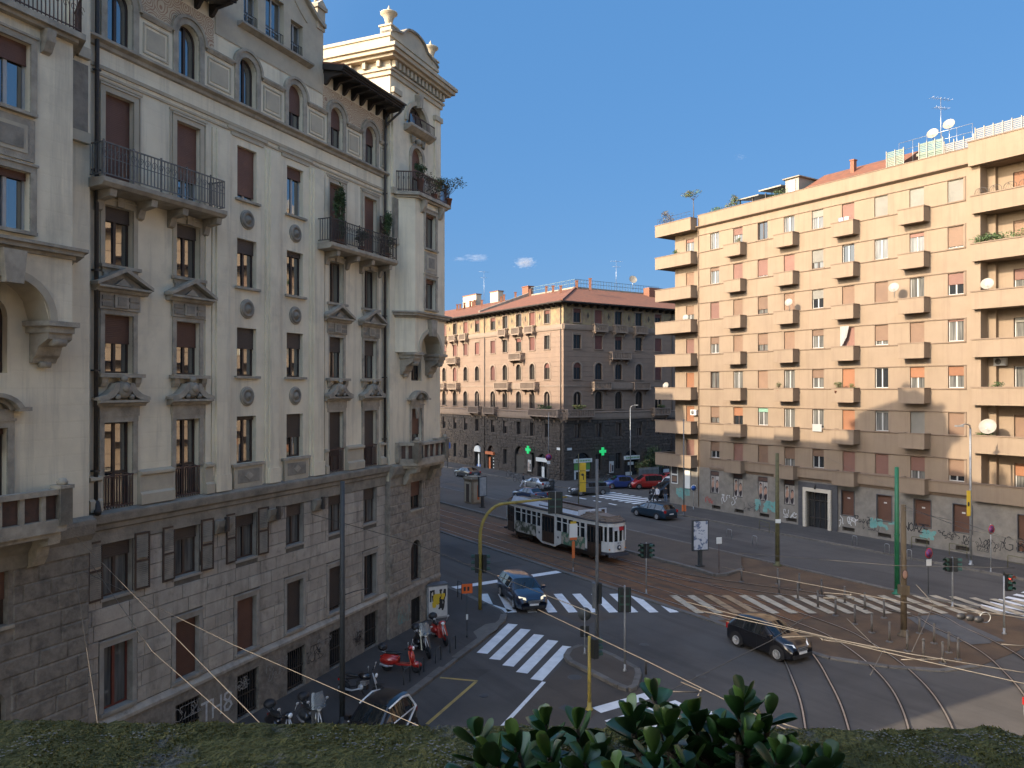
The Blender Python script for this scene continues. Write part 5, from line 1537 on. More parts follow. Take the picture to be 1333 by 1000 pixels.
for nm, rz, L, cols in FACES:
    s = -1 if nm == "avenue" else 1
    xa, xb = (-L, 0) if s < 0 else (0, L)
    hs, hsb = [], []
    for x, k in cols:
        w = .62
        for key in ("attic", "row"): hs.append((x - w, x + w, *CR[key]))
        hs.append((x - .6, x + .6, *CR["arch"], True))
        hs.append((x - .62, x + .62, *CR["arch2"], True))
        hsb.append((x - .55, x + .55, *CR["stone"]))
    shops = shops_av if s < 0 else shops_st
    for x, w, h in shops: hsb.append((x - w, x + w, .05, h, True))
    for x, k in cols:
        if all(abs(x - a) > w + .7 for a, w, h in shops): hsb.append((x - .5, x + .5, 1.5, 3.6, False))
    mb = MB()
    wall_sheet(mb, xa, xb, 8.0, 20.0, [h for h in hs if h[2] < 20], 0, CPK, .22)
    wall_sheet(mb, xa, xb, 20.0, 22.6, [h for h in hs if h[2] > 20], 0, CFR, .22)
    fac = mb.build("upper_facade", CB, (0, 0, 0), rz)
    mb = MB()
    wall_sheet(mb, xa, xb, 0, 8.0, hsb, 0, CDK, .4)
    mb.build("stone_wall", CB, (0, 0, 0), rz)
    mb = MB()
    # rusticated courses: bands of blocks, joints real
    r = random.Random(3 if s < 0 else 4)
    for k in range(20):
        z = .45 + k * .375
        x = xa
        while x < xb:
            w = r.uniform(.5, .95); x1 = min(x + w, xb)
            if not any(h[0] - .05 < x1 and h[1] + .05 > x and h[2] < z + .34 and h[3] > z for h in hsb):
                d = r.uniform(.03, .10)
                mb.mesh([(x + .02, 0, z), (x1 - .02, 0, z), (x1 - .02, 0, z + .34), (x + .02, 0, z + .34), (x + .06, -d, z + .05), (x1 - .06, -d, z + .05), (x1 - .06, -d, z + .29), (x + .06, -d, z + .29)],
                        [(4, 5, 6, 7), (0, 1, 5, 4), (1, 2, 6, 5), (2, 3, 7, 6), (3, 0, 4, 7)], CDK)
            x += w
    mb.box(xa, xb, -.12, 0, 0, .42, MATS["grey_stone"])
    stuff(mb.build("stonework", CB, (0, 0, 0), rz))
    # trim
    mb = MB()
    mb.prism([(0, 8.0), (-.14, 8.02), (-.2, 8.3), (-.2, 8.85), (-.3, 8.95), (0, 9.05)], "x", xa, xb, CTR)
    mb.prism([(0, 12.2), (-.06, 12.2), (-.08, 12.4), (0, 12.42)], "x", xa, xb, CTR)
    mb.prism([(0, 19.3), (-.12, 19.35), (-.18, 19.6), (-.18, 19.95), (0, 20.05)], "x", xa, xb, CTR)
    mb.build("string_course", CB, (0, 0, 0), rz)
    rr = random.Random(9)
    wroot = fac
    for x, k in cols:
        for key, fm, gm, arch in (("attic", "timber_dark", "glass_far", False), ("row", "timber_dark", "glass_far", False), ("arch", "timber_dark", "glass_far", True), ("arch2", "timber_dark", "glass_far", True)):
            z0, z1 = CR[key]
            w = {"attic": 1.24, "row": 1.24, "arch": 1.2, "arch2": 1.24}[key]
            sh = rr.choice([.98, .98, .5, .25, .0]) if key in ("attic", "row") else rr.choice([0, 0, .3, .98]) if key == "arch" else 0
            o = window(wroot, x, z0, w, z1 - z0, .16, fm, gm, sh, "blind_red", arch=arch, sill="palazzo_trim", sill_d=.28)
            def sr(mb):
                if not arch: surround(mb, w, 0, z1 - z0, .16, CTR, y=-.05)
                else:
                    r0 = w / 2; zz = z1 - z0 - r0
                    for s_ in (-1, 1): mb.box(s_ * r0, s_ * (r0 + .22), -.05, 0, 0, zz, CTR)
                    for j in range(10):
                        a0, a1 = math.pi * j / 10, math.pi * (j + 1) / 10
                        mb.prism([(r0 * math.cos(a0), zz + r0 * math.sin(a0)), ((r0 + .24) * math.cos(a0), zz + (r0 + .24) * math.sin(a0)), ((r0 + .24) * math.cos(a1), zz + (r0 + .24) * math.sin(a1)), (r0 * math.cos(a1), zz + r0 * math.sin(a1))], "y", -.07, 0, CTR)
                    if key == "arch2" and k == 2:
                        mb.box(-.06, .06, -.02, .1, 0, zz + .3, CTR)
            shared(("csr", key, k), "surround", sr, o, (0, -.16, 0))
        z0, z1 = CR["stone"]
        window(wroot, x, z0, 1.1, z1 - z0, .25, "timber_dark", "glass_dark", rr.choice([0, 0, .4]), "shutter_dark", sill=None)
        if all(abs(x - a) > w + .7 for a, w, h in shops): window(wroot, x, 1.5, 1.0, 2.1, .25, "iron", "glass_dark", 0, None)
    # balconies: small under the attic windows, one on the third row, long ones above the arches
    def stone_balcony(x0, x1, z, p=.8, name="balcony"):
        def fn(mb):
            L = x1 - x0
            mb.box(-L / 2, L / 2, -p, 0, -.16, 0, CTR)
            n = max(2, int(L / .28))
            for j in range(n + 1):
                xx = -L / 2 + .08 + (L - .16) * j / n
                big = j in (0, n)
                ww = .09 if big else .06
                mb.box(xx - ww, xx + ww, -p + .05 - (.02 if big else 0), -p + .17, 0, .72, CTR)
            mb.box(-L / 2 - .02, L / 2 + .02, -p, -p + .22, .72, .84, CTR)
            for e_ in (-1, 1):
                mb.box(e_ * L / 2, e_ * (L / 2 - .18), -p + .22, 0, .72, .84, CTR)
                for j in range(2): mb.box(e_ * (L / 2 - .03), e_ * (L / 2 - .15), -p + .35 + j * .22, -p + .45 + j * .22, 0, .72, CTR)
        b = shared(("cb", round(x1 - x0, 2), p), name, fn, fac, ((x0 + x1) / 2, 0, z))
        def cbk(mb): mb.prism([(0, -.85), (-.12, -.8), (-.25, -.45), (-.6, -.3), (-.66, -.16), (0, -.16)], "x", -.12, .12, CTR)
        n = max(2, int((x1 - x0) / 1.6) + 1)
        for j in range(n): shared("cbk", "corbel", cbk, b, (-(x1 - x0) / 2 + .25 + (x1 - x0 - .5) * j / (n - 1), 0, 0))
        return b
    xs = [c[0] for c in cols]
    if s < 0:
        for q in (6.8, 10.0, 13.4, 24.4, 27.7, 31.2): stone_balcony(-q - 1.0, -q + 1.0, 19.35, .7)
        stone_balcony(-11.5, -8.5, 15.9); stone_balcony(-29.2, -26.2, 15.9)
        stone_balcony(-15.2, -11.6, 12.0); stone_balcony(-8.6, -5.2, 12.0); stone_balcony(-28.9, -26, 12.0); stone_balcony(-33, -30, 12.0)
        stone_balcony(-6.6, -.05, 8.55, .9); stone_balcony(-18.2, -15.2, 8.55); stone_balcony(-22.5, -19.5, 8.55)
        mb = MB(); mb.box(-11.6, -8.6, -.16, 0, 11.9, 12.7, CTR); mb.build("balcony_link", fac)
    else:
        for q in (5.6, 8.95, 12.5): stone_balcony(q - 1.1, q + 1.1, 19.35, .7)
        stone_balcony(7.3, 10.6, 15.9); stone_balcony(4.3, 7.2, 12.0); stone_balcony(11.1, 14.0, 12.0)
        stone_balcony(.05, 4.3, 8.55, .9); stone_balcony(14.6, 17.6, 8.55)
        mb = MB(); mb.box(7.25, 11.05, -.5, 0, 11.85, 12.0, CTR); mb.box(7.25, 11.05, -.55, -.4, 12.0, 12.75, CTR); mb.build("balcony_link", fac)
    # fresco frames
    for a, b in zip(sorted(xs), sorted(xs)[1:]):
        m_ = (a + b) / 2
        if abs(b - a) > 2.6:
            def fr(mb):
                for t in (-1, 1): mb.box(t * .5, t * .45, -.03, 0, 20.45, 21.95, CTR)
                mb.box(-.5, .5, -.03, 0, 21.95, 22.02, CTR); mb.box(-.5, .5, -.03, 0, 20.38, 20.45, CTR)
                mb.prism([(-.2, 21.2), (0, 20.8), (.2, 21.2), (0, 21.7)], "y", -.02, 0, MATS["palazzo_dark"])
            shared("cfr", "painted_panel", fr, fac, (m_, 0, 0))
    # shop fronts
    for j, (x, w, h) in enumerate(shops):
        mb = MB()
        mb.box(x - w, x + w, .3, .36, .05, h - w, MATS["glass_dark"])
        pts = [(x + w * math.cos(math.pi * q / 10), h - w + w * math.sin(math.pi * q / 10)) for q in range(11)]
        mb.prism(pts, "y", .3, .36, MATS["glass_dark"])
        for t in (-1, 0, 1): mb.box(x + t * (w - .05) - .05, x + t * (w - .05) + .05, .24, .3, .05, h - w, MATS["iron"])
        sf = mb.build("shop_front", fac)
        mb = MB()
        if s < 0 and j == 3:
            mb.prism([(x + .9 * math.cos(math.pi * q / 10), 2.75 + .9 * math.sin(math.pi * q / 10)) for q in range(11)], "y", -.12, .1, MATS["sign_white"])
            mb.box(x - .5, x + .7, .2, .25, .1, .9, MATS["sign_blue"]); mb.box(x - .15, x + .2, .18, .22, .5, 2.4, MATS["sign_white"])
        elif s < 0 and j == 2:
            mb.box(x - 1.1, x + 1.1, -.3, .1, 2.6, 3.0, MATS["sign_orange"]); mb.box(x - .8, x - .3, .15, .22, .1, 2.2, MATS["sign_orange"])
            for q in range(5): mb.box(x + .35, x + .55, .18, .22, .2 + q * .45, .4 + q * .45, MATS["sign_white"])
        elif s < 0 and j == 1:
            mb.box(x - 1.0, x + 1.0, .18, .24, .1, 2.9, MATS["iron"]); mb.box(x - .9, x + .9, .2, .28, 2.9, 3.05, MATS["timber_dark"])
        elif s < 0:
            mb.box(x - w - .2, x + w + .2, -.1, .1, 2.55, 3.05, MATS["sign_white"]); mb.box(x - .2, x + .35, .1, .15, .2, 1.9, MATS["sign_white"])
        else:
            mb.box(x - w - .1, x + w + .1, -.1, .1, 2.65, 3.15, MATS["sign_white"])
            for q in range(9): mb.box(x - w * .8 + q * .26, x - w * .8 + q * .26 + .16, -.115, -.1, 2.8, 3.0, MATS["sign_green"])
            if j == 0:
                mb.box(x - w + .05, x + w - .05, .1, .2, 1.75, 2.6, MATS["sign_green"]); mb.box(x - w + .1, x - w + .4, .15, .22, .1, 1.7, MATS["sign_white"])
                mb.box(x - w + .4, x + w - .1, .15, .22, .1, .5, MATS["sign_white"]); mb.box(x - w + .4, x + w - .1, .15, .22, 1.5, 1.7, MATS["sign_white"])
            else: mb.box(x - .9, x + .2, .18, .22, .1, 1.0, MATS["sign_white"]); mb.box(x - .5, x + .5, .18, .22, 1.9, 2.3, MATS["sign_white"])
        mb.build("shop_sign", sf)
    # window display niches
    for x in ((-7.2,) if s < 0 else (7.6,)):
        mb = MB(); mb.box(x - .5, x + .5, -.16, 0, 1.0, 3.3, MATS["iron"]); mb.box(x - .38, x + .38, -.175, -.16, 1.1, 2.6, MATS["white_paint"])
        mb.box(x - .25, x - .05, -.185, -.175, 1.2, 2.3, MATS["skin_print"]); mb.box(x + .05, x + .3, -.185, -.175, 1.3, 2.1, MATS["poster_dark"])
        mb.build("display_case", fac)
    for x in (0,):
        def cross(mb):
            mb.box(-.5, .5, -.15, .0, -.17, .17, MATS["cross_green"]); mb.box(-.17, .17, -.15, 0, .17, .5, MATS["cross_green"]); mb.box(-.17, .17, -.15, 0, -.5, -.17, MATS["cross_green"])
        shared("cross", "pharmacy_cross", cross, fac, (-6.6 if s < 0 else 5.6, -.75, 4.0))
        mb = MB(); mb.box((-6.6 if s < 0 else 5.6) - .03, (-6.6 if s < 0 else 5.6) + .03, -.75, 0, 3.97, 4.03, MATS["iron"]); mb.build("cross_arm", fac)
    mb = MB(); mb.box(-1.3 if s < 0 else .5, -.6 if s < 0 else 1.2, -.10, -.06, 4.3, 4.6, MATS["sign_white"]); mb.build("street_plate", fac)
    # drain pipes
    for x in ((-.5, -18.8, -33) if s < 0 else (18.5,)):
        mb = MB(); mb.tube([(x, -.1, 22.4), (x, -.1, .2)], .06, MATS["iron"], n=6); mb.build("downpipe", fac)
    RM = Matrix.Rotation(rz, 4, "Z")
    for ch in list(fac.children):
        ch.parent = CB; ch.location = RM @ ch.location; ch.rotation_euler.z += rz
# hip roof, eaves
ea, es = Vector((-0.547, 0.837, 0)), Vector((0.837, 0.547, 0))
def cp(a, s, z): v = ea * a + es * s; return (v.x, v.y, z)
mb = MB()
RT, ET = MATS["roof_tile"], MATS["eave_timber"]
o = 1.25
dp = 15
zr = 25.9
mb.face([cp(-o, -o, 22.75), cp(52, -o, 22.75), cp(52, 8.0, zr), cp(8.0, 8.0, zr)], RT)
mb.face([cp(-o, 30, 22.75), cp(-o, -o, 22.75), cp(8.0, 8.0, zr), cp(8.0, 30, zr)], RT)
mb.face([cp(8, 8, zr), cp(52, 8, zr), cp(52, dp, 24), cp(14, dp, zr)], RT); mb.face([cp(8, 8, zr), cp(14, dp, zr), cp(14, 30, zr), cp(8, 30, zr)], RT)
for a, b in (((-o, -o), (52, -o)), ((-o, 30), (-o, -o))):
    pass
mb.face([cp(-o, -o, 22.6), cp(52, -o, 22.6), cp(52, -o, 22.75), cp(-o, -o, 22.75)], ET); mb.face([cp(-o, -o, 22.6), cp(-o, 30, 22.6), cp(-o, 30, 22.75), cp(-o, -o, 22.75)], ET)
mb.face([cp(-o, -o, 22.6), cp(52, -o, 22.6), cp(52, 0, 22.55), cp(0, 0, 22.55)], ET); mb.face([cp(-o, -o, 22.6), cp(0, 0, 22.55), cp(0, 30, 22.55), cp(-o, 30, 22.6)], ET)
mb.build("roof", CB)
mb = MB(); mb.bar(cp(-o, -o, 22.8), cp(8, 8, zr + .05), .3, MATS["terracotta"], .16); mb.build("roof_ridge", CB)
def eb(mb): mb.prism([(-.3, 22.2), (0, 22.2), (0, 22.55), (-1.1, 22.58), (-1.1, 22.45)], "x", -.06, .06, ET)
for nm, rz, L, cols in FACES:
    n = 34 if nm == "avenue" else 20
    for k in range(n):
        t = (k + .5) / n * (40 if nm == "avenue" else 24)
        q = shared("ceb", "eave_bracket", eb, CB, tuple((-ea * -t if nm == "avenue" else es * t)), rz)
# roof terrace railing, chimneys, pipes
mb = MB()
deck = [cp(8.2, 8.2, zr), cp(19, 8.2, zr), cp(19, 20, zr), cp(8.2, 24, zr)]
for (a, b) in ((deck[1], deck[0]), (deck[0], deck[3])):
    a, b = Vector(a), Vector(b); L = (b - a).length; n = int(L / .5)
    for z in (.2, .75, 1.25): mb.bar(a + Vector((0, 0, z)), b + Vector((0, 0, z)), .05, MATS["rail_blue"] if "rail_blue" in MATS else mat("rail_blue", (0.10, 0.15, 0.17), rough=0.6))
    for k in range(n + 1): p = a + (b - a) * k / n; mb.box(p.x - .025, p.x + .025, p.y - .025, p.y + .025, p.z - .3, p.z + 1.25, MATS["rail_blue"])
    mb.bar(a + Vector((0, 0, -.05)), b + Vector((0, 0, -.05)), .3, MATS["cement_grey"], .5)
stuff(mb.build("terrace_railing", CB))
r = random.Random(6)
for k in range(16):
    a, sft = r.uniform(4, 44), r.uniform(4.5, 9)
    def ch(mb): mb.box(-.16, .16, -.16, .16, -.6, .9, MATS["terracotta"]); mb.box(-.22, .22, -.22, .22, .9, 1.0, MATS["terracotta"])
    z = 22.75 + (min(sft, 8) + o) / 9.25 * 3.15
    shared("pot", "chimney", ch, CB, cp(a, sft, z))
for a, sft, w, h in ((21, 9, 1.6, 1.6), (30, 9, 2.4, 1.8), (38, 9, 4.5, 2.0)):
    mb = MB(); mb.box(-w / 2, w / 2, -.5, .5, -.8, h, MATS["plaster_trim"] if w > 2 else MATS["terracotta"]); mb.box(-w / 2 - .1, w / 2 + .1, -.6, .6, h, h + .12, MATS["terracotta"])
    mb.build("chimney", CB, cp(a, sft, zr), math.atan2(-0.837, 0.547))
mb = MB(); mb.bar(cp(19.5, -.5, 22.9), cp(19.5, 8.2, zr + .2), .4, MATS["cement_grey"], .7); mb.build("fire_wall", CB)
mb = MB(); mb.box(-1.6, 1.6, -.6, .6, 0, 1.3, MATS["terracotta"]); mb.build("chimney", CB, cp(7, 22, 25.4), math.atan2(0.547, 0.837))
dish(CB_O + CBS * Vector(cp(8.4, 19, zr + .6)), "white dish at the right end of the palazzo's roof terrace", .62, rz=0.2, mast=1.5)
antenna(CB_O + CBS * Vector(cp(8.6, 16, zr)), "thin antenna over the palazzo's roof terrace", 4.8)
antenna(CB_O + CBS * Vector(cp(34, 9, zr)), "thin antenna above the chimneys at the palazzo's far left", 6.0)
antenna(CB_O + CBS * Vector(cp(10, 10, zr)), "short mast on the palazzo's roof terrace railing", 1.6, n=3)
# balcony planting on the corner
for (nm, x, w, lab, sd) in (("avenue", -3.4, 1.6, "dark bushes along the avenue side of the palazzo's corner balcony", 71), ("street", 2.2, 1.4, "yellow green bushes on the street side of the palazzo's corner balcony", 72), ("street", 16, 1.0, "dark bush on the palazzo balcony beside the peach block", 73)):
    rz = math.atan2(-0.837, 0.547) if nm == "avenue" else math.atan2(0.547, 0.837)
    p = CB_O + CBS * (Matrix.Rotation(rz, 4, "Z") @ Vector((x, -.55, 8.55)))
    shrub_on(p, rz, "balcony_shrub", lab, "plant", (w, .3, .45), 420, ["leaf_dark", "leaf_green"] if nm == "avenue" else ["leaf_green", "leaf_dry"], .12, sd, group="shrubs on the palazzo balconies", pot=.6)

# ------------------------------------------------------------------ the blocks behind the corner and behind the camera, outside the frame, whose shade lies on the junction; two more added to bounce sunlight
def plain_block(name, label, pts, h, roof=True):
    t = thing(name, label, "building", (pts[0][0], pts[0][1], 0))
    o_ = Vector((pts[0][0], pts[0][1], 0))
    mb = MB()
    P = [Vector((p[0], p[1], 0)) - o_ for p in pts]
    mb.prism([(p.x, p.y) for p in P], "z", 0, h, MATS["plaster_trim"])
    mb.build("wall", t)
    cx = sum(p.x for p in P) / len(P); cy = sum(p.y for p in P) / len(P)
    mb = MB(); mb.prism([(cx + (p.x - cx) * 1.02, cy + (p.y - cy) * 1.02) for p in P], "z", h - .4, h + .1, MATS["peach_trim"]); mb.build("cornice", t)
    # window rows
    for a, b in zip(P, P[1:] + P[:1]):
        d = b - a; L = d.length
        if L < 6: continue
        ang = math.atan2(d.y, d.x); n = int(L / 3.2)
        mb = MB()
        for k in range(n):
            for f in range(int(h / 3.6)):
                x = (k + .5) * L / n
                mb.box(x - .55, x + .55, -.03, .02, 1 + f * 3.6, 2.9 + f * 3.6, MATS["shutter_brown"])
        stuff(mb.build("windows", t, (a.x, a.y, 0), ang))
    return t
def avp(w, l): p = AW(w, l); return (p.x, p.y)
plain_block("unseen_block", "unseen cream block next along the avenue behind the ornate corner building", [avp(19.7, 54.5), avp(19.7, 60.5), avp(6, 60.5), avp(6, 54.5)], 20.5)
plain_block("unseen_block", "taller cream block further along the avenue, hidden behind the ornate corner building", [avp(19.7, 61), avp(19.7, 117), avp(5, 117), avp(5, 61)], 28.4)
plain_block("unseen_block", "unseen cream block standing behind the photographer's balcony", [(-9, -14), (14, -14), (14, -.55), (-9, -.55)], 26)
plain_block("unseen_block", "unseen cream block, added to bounce sunlight, on the right side of the junction", [(44, 36), (27, 4), (40, -4), (57, 28)], 25)  # added out of view to throw warm bounce light onto the ornate facade
plain_block("unseen_block", "second unseen cream block, added to bounce sunlight, right of the photographer", [(26, 2), (21, -9), (34, -16), (39, -6)], 25)  # another added reflector block, never in view
# ------------------------------------------------------------------ ground, carriageways, pavements, rails and markings
def asphalt(name, c1, c2, patch, sc=0.35, rough=0.85):
    m = mat(name, c1, c2, scale=sc, rough=rough, bump=0.12, bscale=60, dirt=patch, dscale=0.16, damt=(0.48, 0.62), detail=8, streak=(tuple(v * .62 for v in c1), .75, (.05, 1.1, 1), 0.99))
    return m
asphalt("asphalt", (0.076, 0.067, 0.060), (0.092, 0.082, 0.073), (0.062, 0.055, 0.049), rough=.95)
asphalt("asphalt_old", (0.086, 0.064, 0.046), (0.069, 0.052, 0.039), (0.10, 0.077, 0.057), sc=.8)
asphalt("pavement_dark", (0.058, 0.051, 0.046), (0.071, 0.063, 0.057), (0.048, 0.042, 0.038), sc=.8, rough=.95)
mat("reserve_brown", (0.098, 0.056, 0.029), (0.130, 0.078, 0.042), scale=0.8, rough=0.95, bump=0.25, bscale=30, dirt=(0.068, 0.044, 0.029), dscale=0.5, damt=(0.45, 0.65))
mat("reserve_rust", (0.195, 0.088, 0.034), (0.125, 0.062, 0.030), scale=1.6, rough=0.95, bump=0.25, bscale=30, dirt=(0.05, 0.034, 0.026), dscale=0.7, damt=(0.45, 0.7))
mat("kerb_granite", (0.145, 0.13, 0.112), (0.105, 0.094, 0.082), scale=3, rough=0.85, bump=0.1, objvar=0.14)
mat("road_white", (0.80, 0.79, 0.77), (0.66, 0.655, 0.64), scale=2, rough=0.7, dirt=(0.16, 0.16, 0.165), dscale=2.6, damt=(0.62, 0.82))
mat("road_worn", (0.50, 0.42, 0.30), (0.40, 0.33, 0.235), scale=2, rough=0.8, dirt=(0.10, 0.075, 0.055), dscale=1.6, damt=(0.5, 0.72))
mat("road_rusty", (0.38, 0.25, 0.13), (0.31, 0.20, 0.11), scale=2, rough=0.8, dirt=(0.09, 0.06, 0.04), dscale=1.6, damt=(0.5, 0.72))
mat("road_yellow", (0.46, 0.31, 0.09), (0.36, 0.25, 0.08), scale=2, rough=0.75, dirt=(0.09, 0.08, 0.07), dscale=2, damt=(0.55, 0.75))
mat("rail_steel", (0.52, 0.49, 0.46), (0.40, 0.37, 0.34), scale=5, rough=0.38, metallic=.85)
mat("groove", (0.020, 0.017, 0.015), rough=1)
mat("paving_grey", (0.115, 0.108, 0.10), (0.09, 0.085, 0.08), scale=1.2, rough=0.9, bump=0.15, dirt=(0.07, 0.065, 0.06), dscale=.8)
mat("concrete_patch", (0.155, 0.14, 0.118), (0.125, 0.115, 0.10), scale=2, rough=0.9)
mat("cast_iron", (0.06, 0.055, 0.05), (0.04, 0.038, 0.036), scale=10, rough=0.6)
def sheet(name, pts, z, m, kind="structure", thick=0.0):
    mb = MB()
    p2 = [(p[0], p[1]) for p in pts]
    if thick:
        mb.prism(p2, "z", z - thick, z, MATS[m])
    else:
        a = sum(p2[i][0] * p2[(i + 1) % len(p2)][1] - p2[(i + 1) % len(p2)][0] * p2[i][1] for i in range(len(p2)))
        if a < 0: p2 = p2[::-1]
        mb.face([(x, y, z) for x, y in p2], MATS[m])
    o = mb.build(name)
    if kind: o["kind"] = kind
    return o
def offset_strip(pts, w):
    """left and right rails of a polyline"""
    L, R_ = [], []
    for i, p in enumerate(pts):
        a, b = pts[max(i - 1, 0)], pts[min(i + 1, len(pts) - 1)]
        d = Vector((b[0] - a[0], b[1] - a[1])).normalized()
        n = Vector((-d.y, d.x))
        L.append((p[0] + n.x * w / 2, p[1] + n.y * w / 2)); R_.append((p[0] - n.x * w / 2, p[1] - n.y * w / 2))
    return L, R_
def strip(mb, pts, w, z, m, off=0.0):
    if off:
        L, R_ = offset_strip(pts, 2 * abs(off)); pts = L if off > 0 else R_
    L, R_ = offset_strip(pts, w)
    for i in range(len(pts) - 1):
        mb.face([(*R_[i], z), (*R_[i + 1], z), (*L[i + 1], z), (*L[i], z)], m)
def spline(P, n=12):
    P = [Vector((p[0], p[1])) for p in P]
    P = [P[0] * 2 - P[1]] + P + [P[-1] * 2 - P[-2]]
    out = []
    for i in range(1, len(P) - 2):
        a, b, c, d = P[i - 1], P[i], P[i + 1], P[i + 2]
        for k in range(n):
            t = k / n
            q = 0.5 * (2 * b + (c - a) * t + (2 * a - 5 * b + 4 * c - d) * t * t + (3 * b - a - 3 * c + d) * t ** 3)
            out.append((q.x, q.y))
    out.append((P[-2].x, P[-2].y))
    return out
def xy(v): return (v[0], v[1])

mb = MB(); mb.face([(-1800, -600, 0), (1800, -600, 0), (1800, 3000, 0), (-1800, 3000, 0)], MATS["asphalt"]); structure(mb.build("road"))
def kerb(name, pts, z1=.13, w=.28, L=1.15, name2="kerb_stone"):
    """a kerb of separate granite stones along a polyline"""
    root = bpy.data.objects.new(name, None); COL.objects.link(root); root["kind"] = "structure"
    root.location = (pts[0][0], pts[0][1], 0)
    def fn(mb):
        b = .02
        v = [(-.5, -.5, -.2), (.5, -.5, -.2), (.5, .5, -.2), (-.5, .5, -.2), (-.5, -.5, 1 - b * 6), (.5, -.5, 1 - b * 6), (.5, .5, 1), (-.5, .5, 1), (-.5, -.42, 1), (.5, -.42, 1)]
        mb.mesh(v, [(0, 1, 5, 4), (4, 5, 9, 8), (8, 9, 6, 7), (1, 2, 6, 9, 5), (2, 3, 7, 6), (3, 0, 4, 8, 7)], MATS["kerb_granite"])
    acc = []
    for a, b in zip(pts, pts[1:]):
        d = Vector((b[0] - a[0], b[1] - a[1])); n = max(1, round(d.length / L))
        for k in range(n): acc.append((a[0] + d.x * (k + .5) / n, a[1] + d.y * (k + .5) / n, d.length / n, math.atan2(d.y, d.x)))
    for x, y, l, r in acc:
        o = shared("kerbst", name2, fn, root, (x - pts[0][0], y - pts[0][1], 0), r)
        o.scale = (l - .025, w, z1 + rnd.uniform(-.008, .008))
    return root

# tram reserve
res = [xy(AW(30.5, 140)), xy(AW(30.5, 24))] + [xy(G(*p)) for p in ((1080, 857), (1155, 868), (1225, 873), (1275, 866), (1322, 848), (1345, 835), (1340, 812), (1310, 800), (1275, 792))] + [xy(AW(44, 21.5)), xy(AW(44, 140))]
sheet("tram_reserve", res, .02, "reserve_brown", thick=.02)
kerb("kerb", [xy(AW(30.45, l)) for l in range(100, 23, -4)] + [xy(G(*p)) for p in ((1080, 857), (1155, 868), (1225, 873), (1272, 867))], .07, .30, 1.2)
kerb("kerb", [xy(AW(44.05, l)) for l in range(100, 21, -4)] + [xy(G(1275, 792))], .10, .25, 1.4)
# paved strip along the tracks, rust-brown from brake dust
TA = [AW(35.1, l) for l in (140, 110, 80, 60, 48, 40, 34)] 
near = [xy(AW(31.9, l)) for l in (140, 110, 80, 60, 45, 36, 31)] + [(12.3, 39.6), (12.95, 36.9), (12.75, 34.3), (12.25, 31.7), (11.75, 29.5), (11.1, 27.3), (10.0, 24.0), (8.0, 19.0), (5.0, 13.0)]
far = [xy(AW(35.1, l)) for l in (140, 110, 80, 60, 45, 36, 30)] + [(15.6, 39.0), (16.15, 36.6), (16.25, 34.2), (16.05, 31.9), (15.6, 29.8), (14.75, 27.3), (13.3, 24.0), (10.8, 19.0), (7.5, 13.0)]
third = [xy(AW(35.1, l)) for l in (52, 46)] + [xy(AW(35.5, 40)), xy(AW(36.4, 34)), (20.9, 42.2), (21.9, 38.6), (22.05, 35.2), (21.4, 32.2), (20.4, 29.3), (18.5, 25.0), (15.0, 19.0), (10.5, 13.0)]
near, far, third = spline(near), spline(far), spline(third)
def clip_w(pts, l0): return [p for p in pts if -.547 * p[0] + .837 * p[1] > l0]
mb = MB()
strip(mb, clip_w(far, 25), 3.0, .026, MATS["reserve_rust"]); strip(mb, clip_w(near, 27), 2.6, .030, MATS["reserve_rust"])
structure(mb.build("track_bed"))
mb = MB(); strip(mb, [p for p in clip_w(third, 18.5) if p[0] > 21.2 and p[1] < 41], 2.6, .036, MATS["paving_grey"]); structure(mb.build("track_bed"))
for nm, pts, z in (("tram_rails", near, .040), ("tram_rails", far, .044), ("tram_rails", third, .048)):
    mb = MB()
    for s in (-.7225, .7225):
        strip(mb, pts, .15, z, MATS["groove"], off=s); strip(mb, pts, .058, z + .006, MATS["rail_steel"], off=s)
    structure(mb.build(nm))
# raised tram stop platform between the far track and the far carriageway
pl = [xy(AW(38.1, 120)), xy(AW(38.1, 44))] + [xy(G(*p)) for p in ((905, 742), (930, 750), (945, 749), (965, 743))] + [xy(AW(43.6, 37)), xy(AW(43.6, 120))]
sheet("platform", pl, .16, "asphalt_old", thick=.16)
kerb("kerb", [xy(AW(38.0, l)) for l in range(100, 43, -4)] + [xy(G(*p)) for p in ((905, 742), (930, 750.5), (945, 749.5), (966, 743))], .19, .26, 1.2)
# left pavement round the corner building
fl = [(-16.72 + .3912 * t - .92 * 0, 11.5 + .9203 * t) for t in (0, 32.4)]
corner = [xy(G(*p)) for p in ((560, 884), (592, 859), (624, 835), (645, 817), (654, 809), (656, 802), (650, 796), (632, 788), (612, 778))]
d0 = Vector((corner[1][0] - corner[0][0], corner[1][1] - corner[0][1])).normalized()
back = (corner[0][0] - d0.x * 26, corner[0][1] - d0.y * 26)
outer = [back] + corner + [xy(AW(22.1, 42)), xy(AW(22.1, 140))]
sheet("pavement", outer + [xy(AW(15, 140)), xy(AW(17, 40)), (fl[1][0] - 2, fl[1][1]), (fl[0][0] - 3, fl[0][1])], .12, "pavement_dark", thick=.12)
kerb("kerb", outer[:-1] + [xy(AW(22.1, 90))], .125, .34, 1.2)
sheet("concrete_patch", [xy(G(px, py, .124)) for px, py in ((616, 822), (632, 812), (652, 809), (647, 819), (624, 833))], .1265, "concrete_patch")
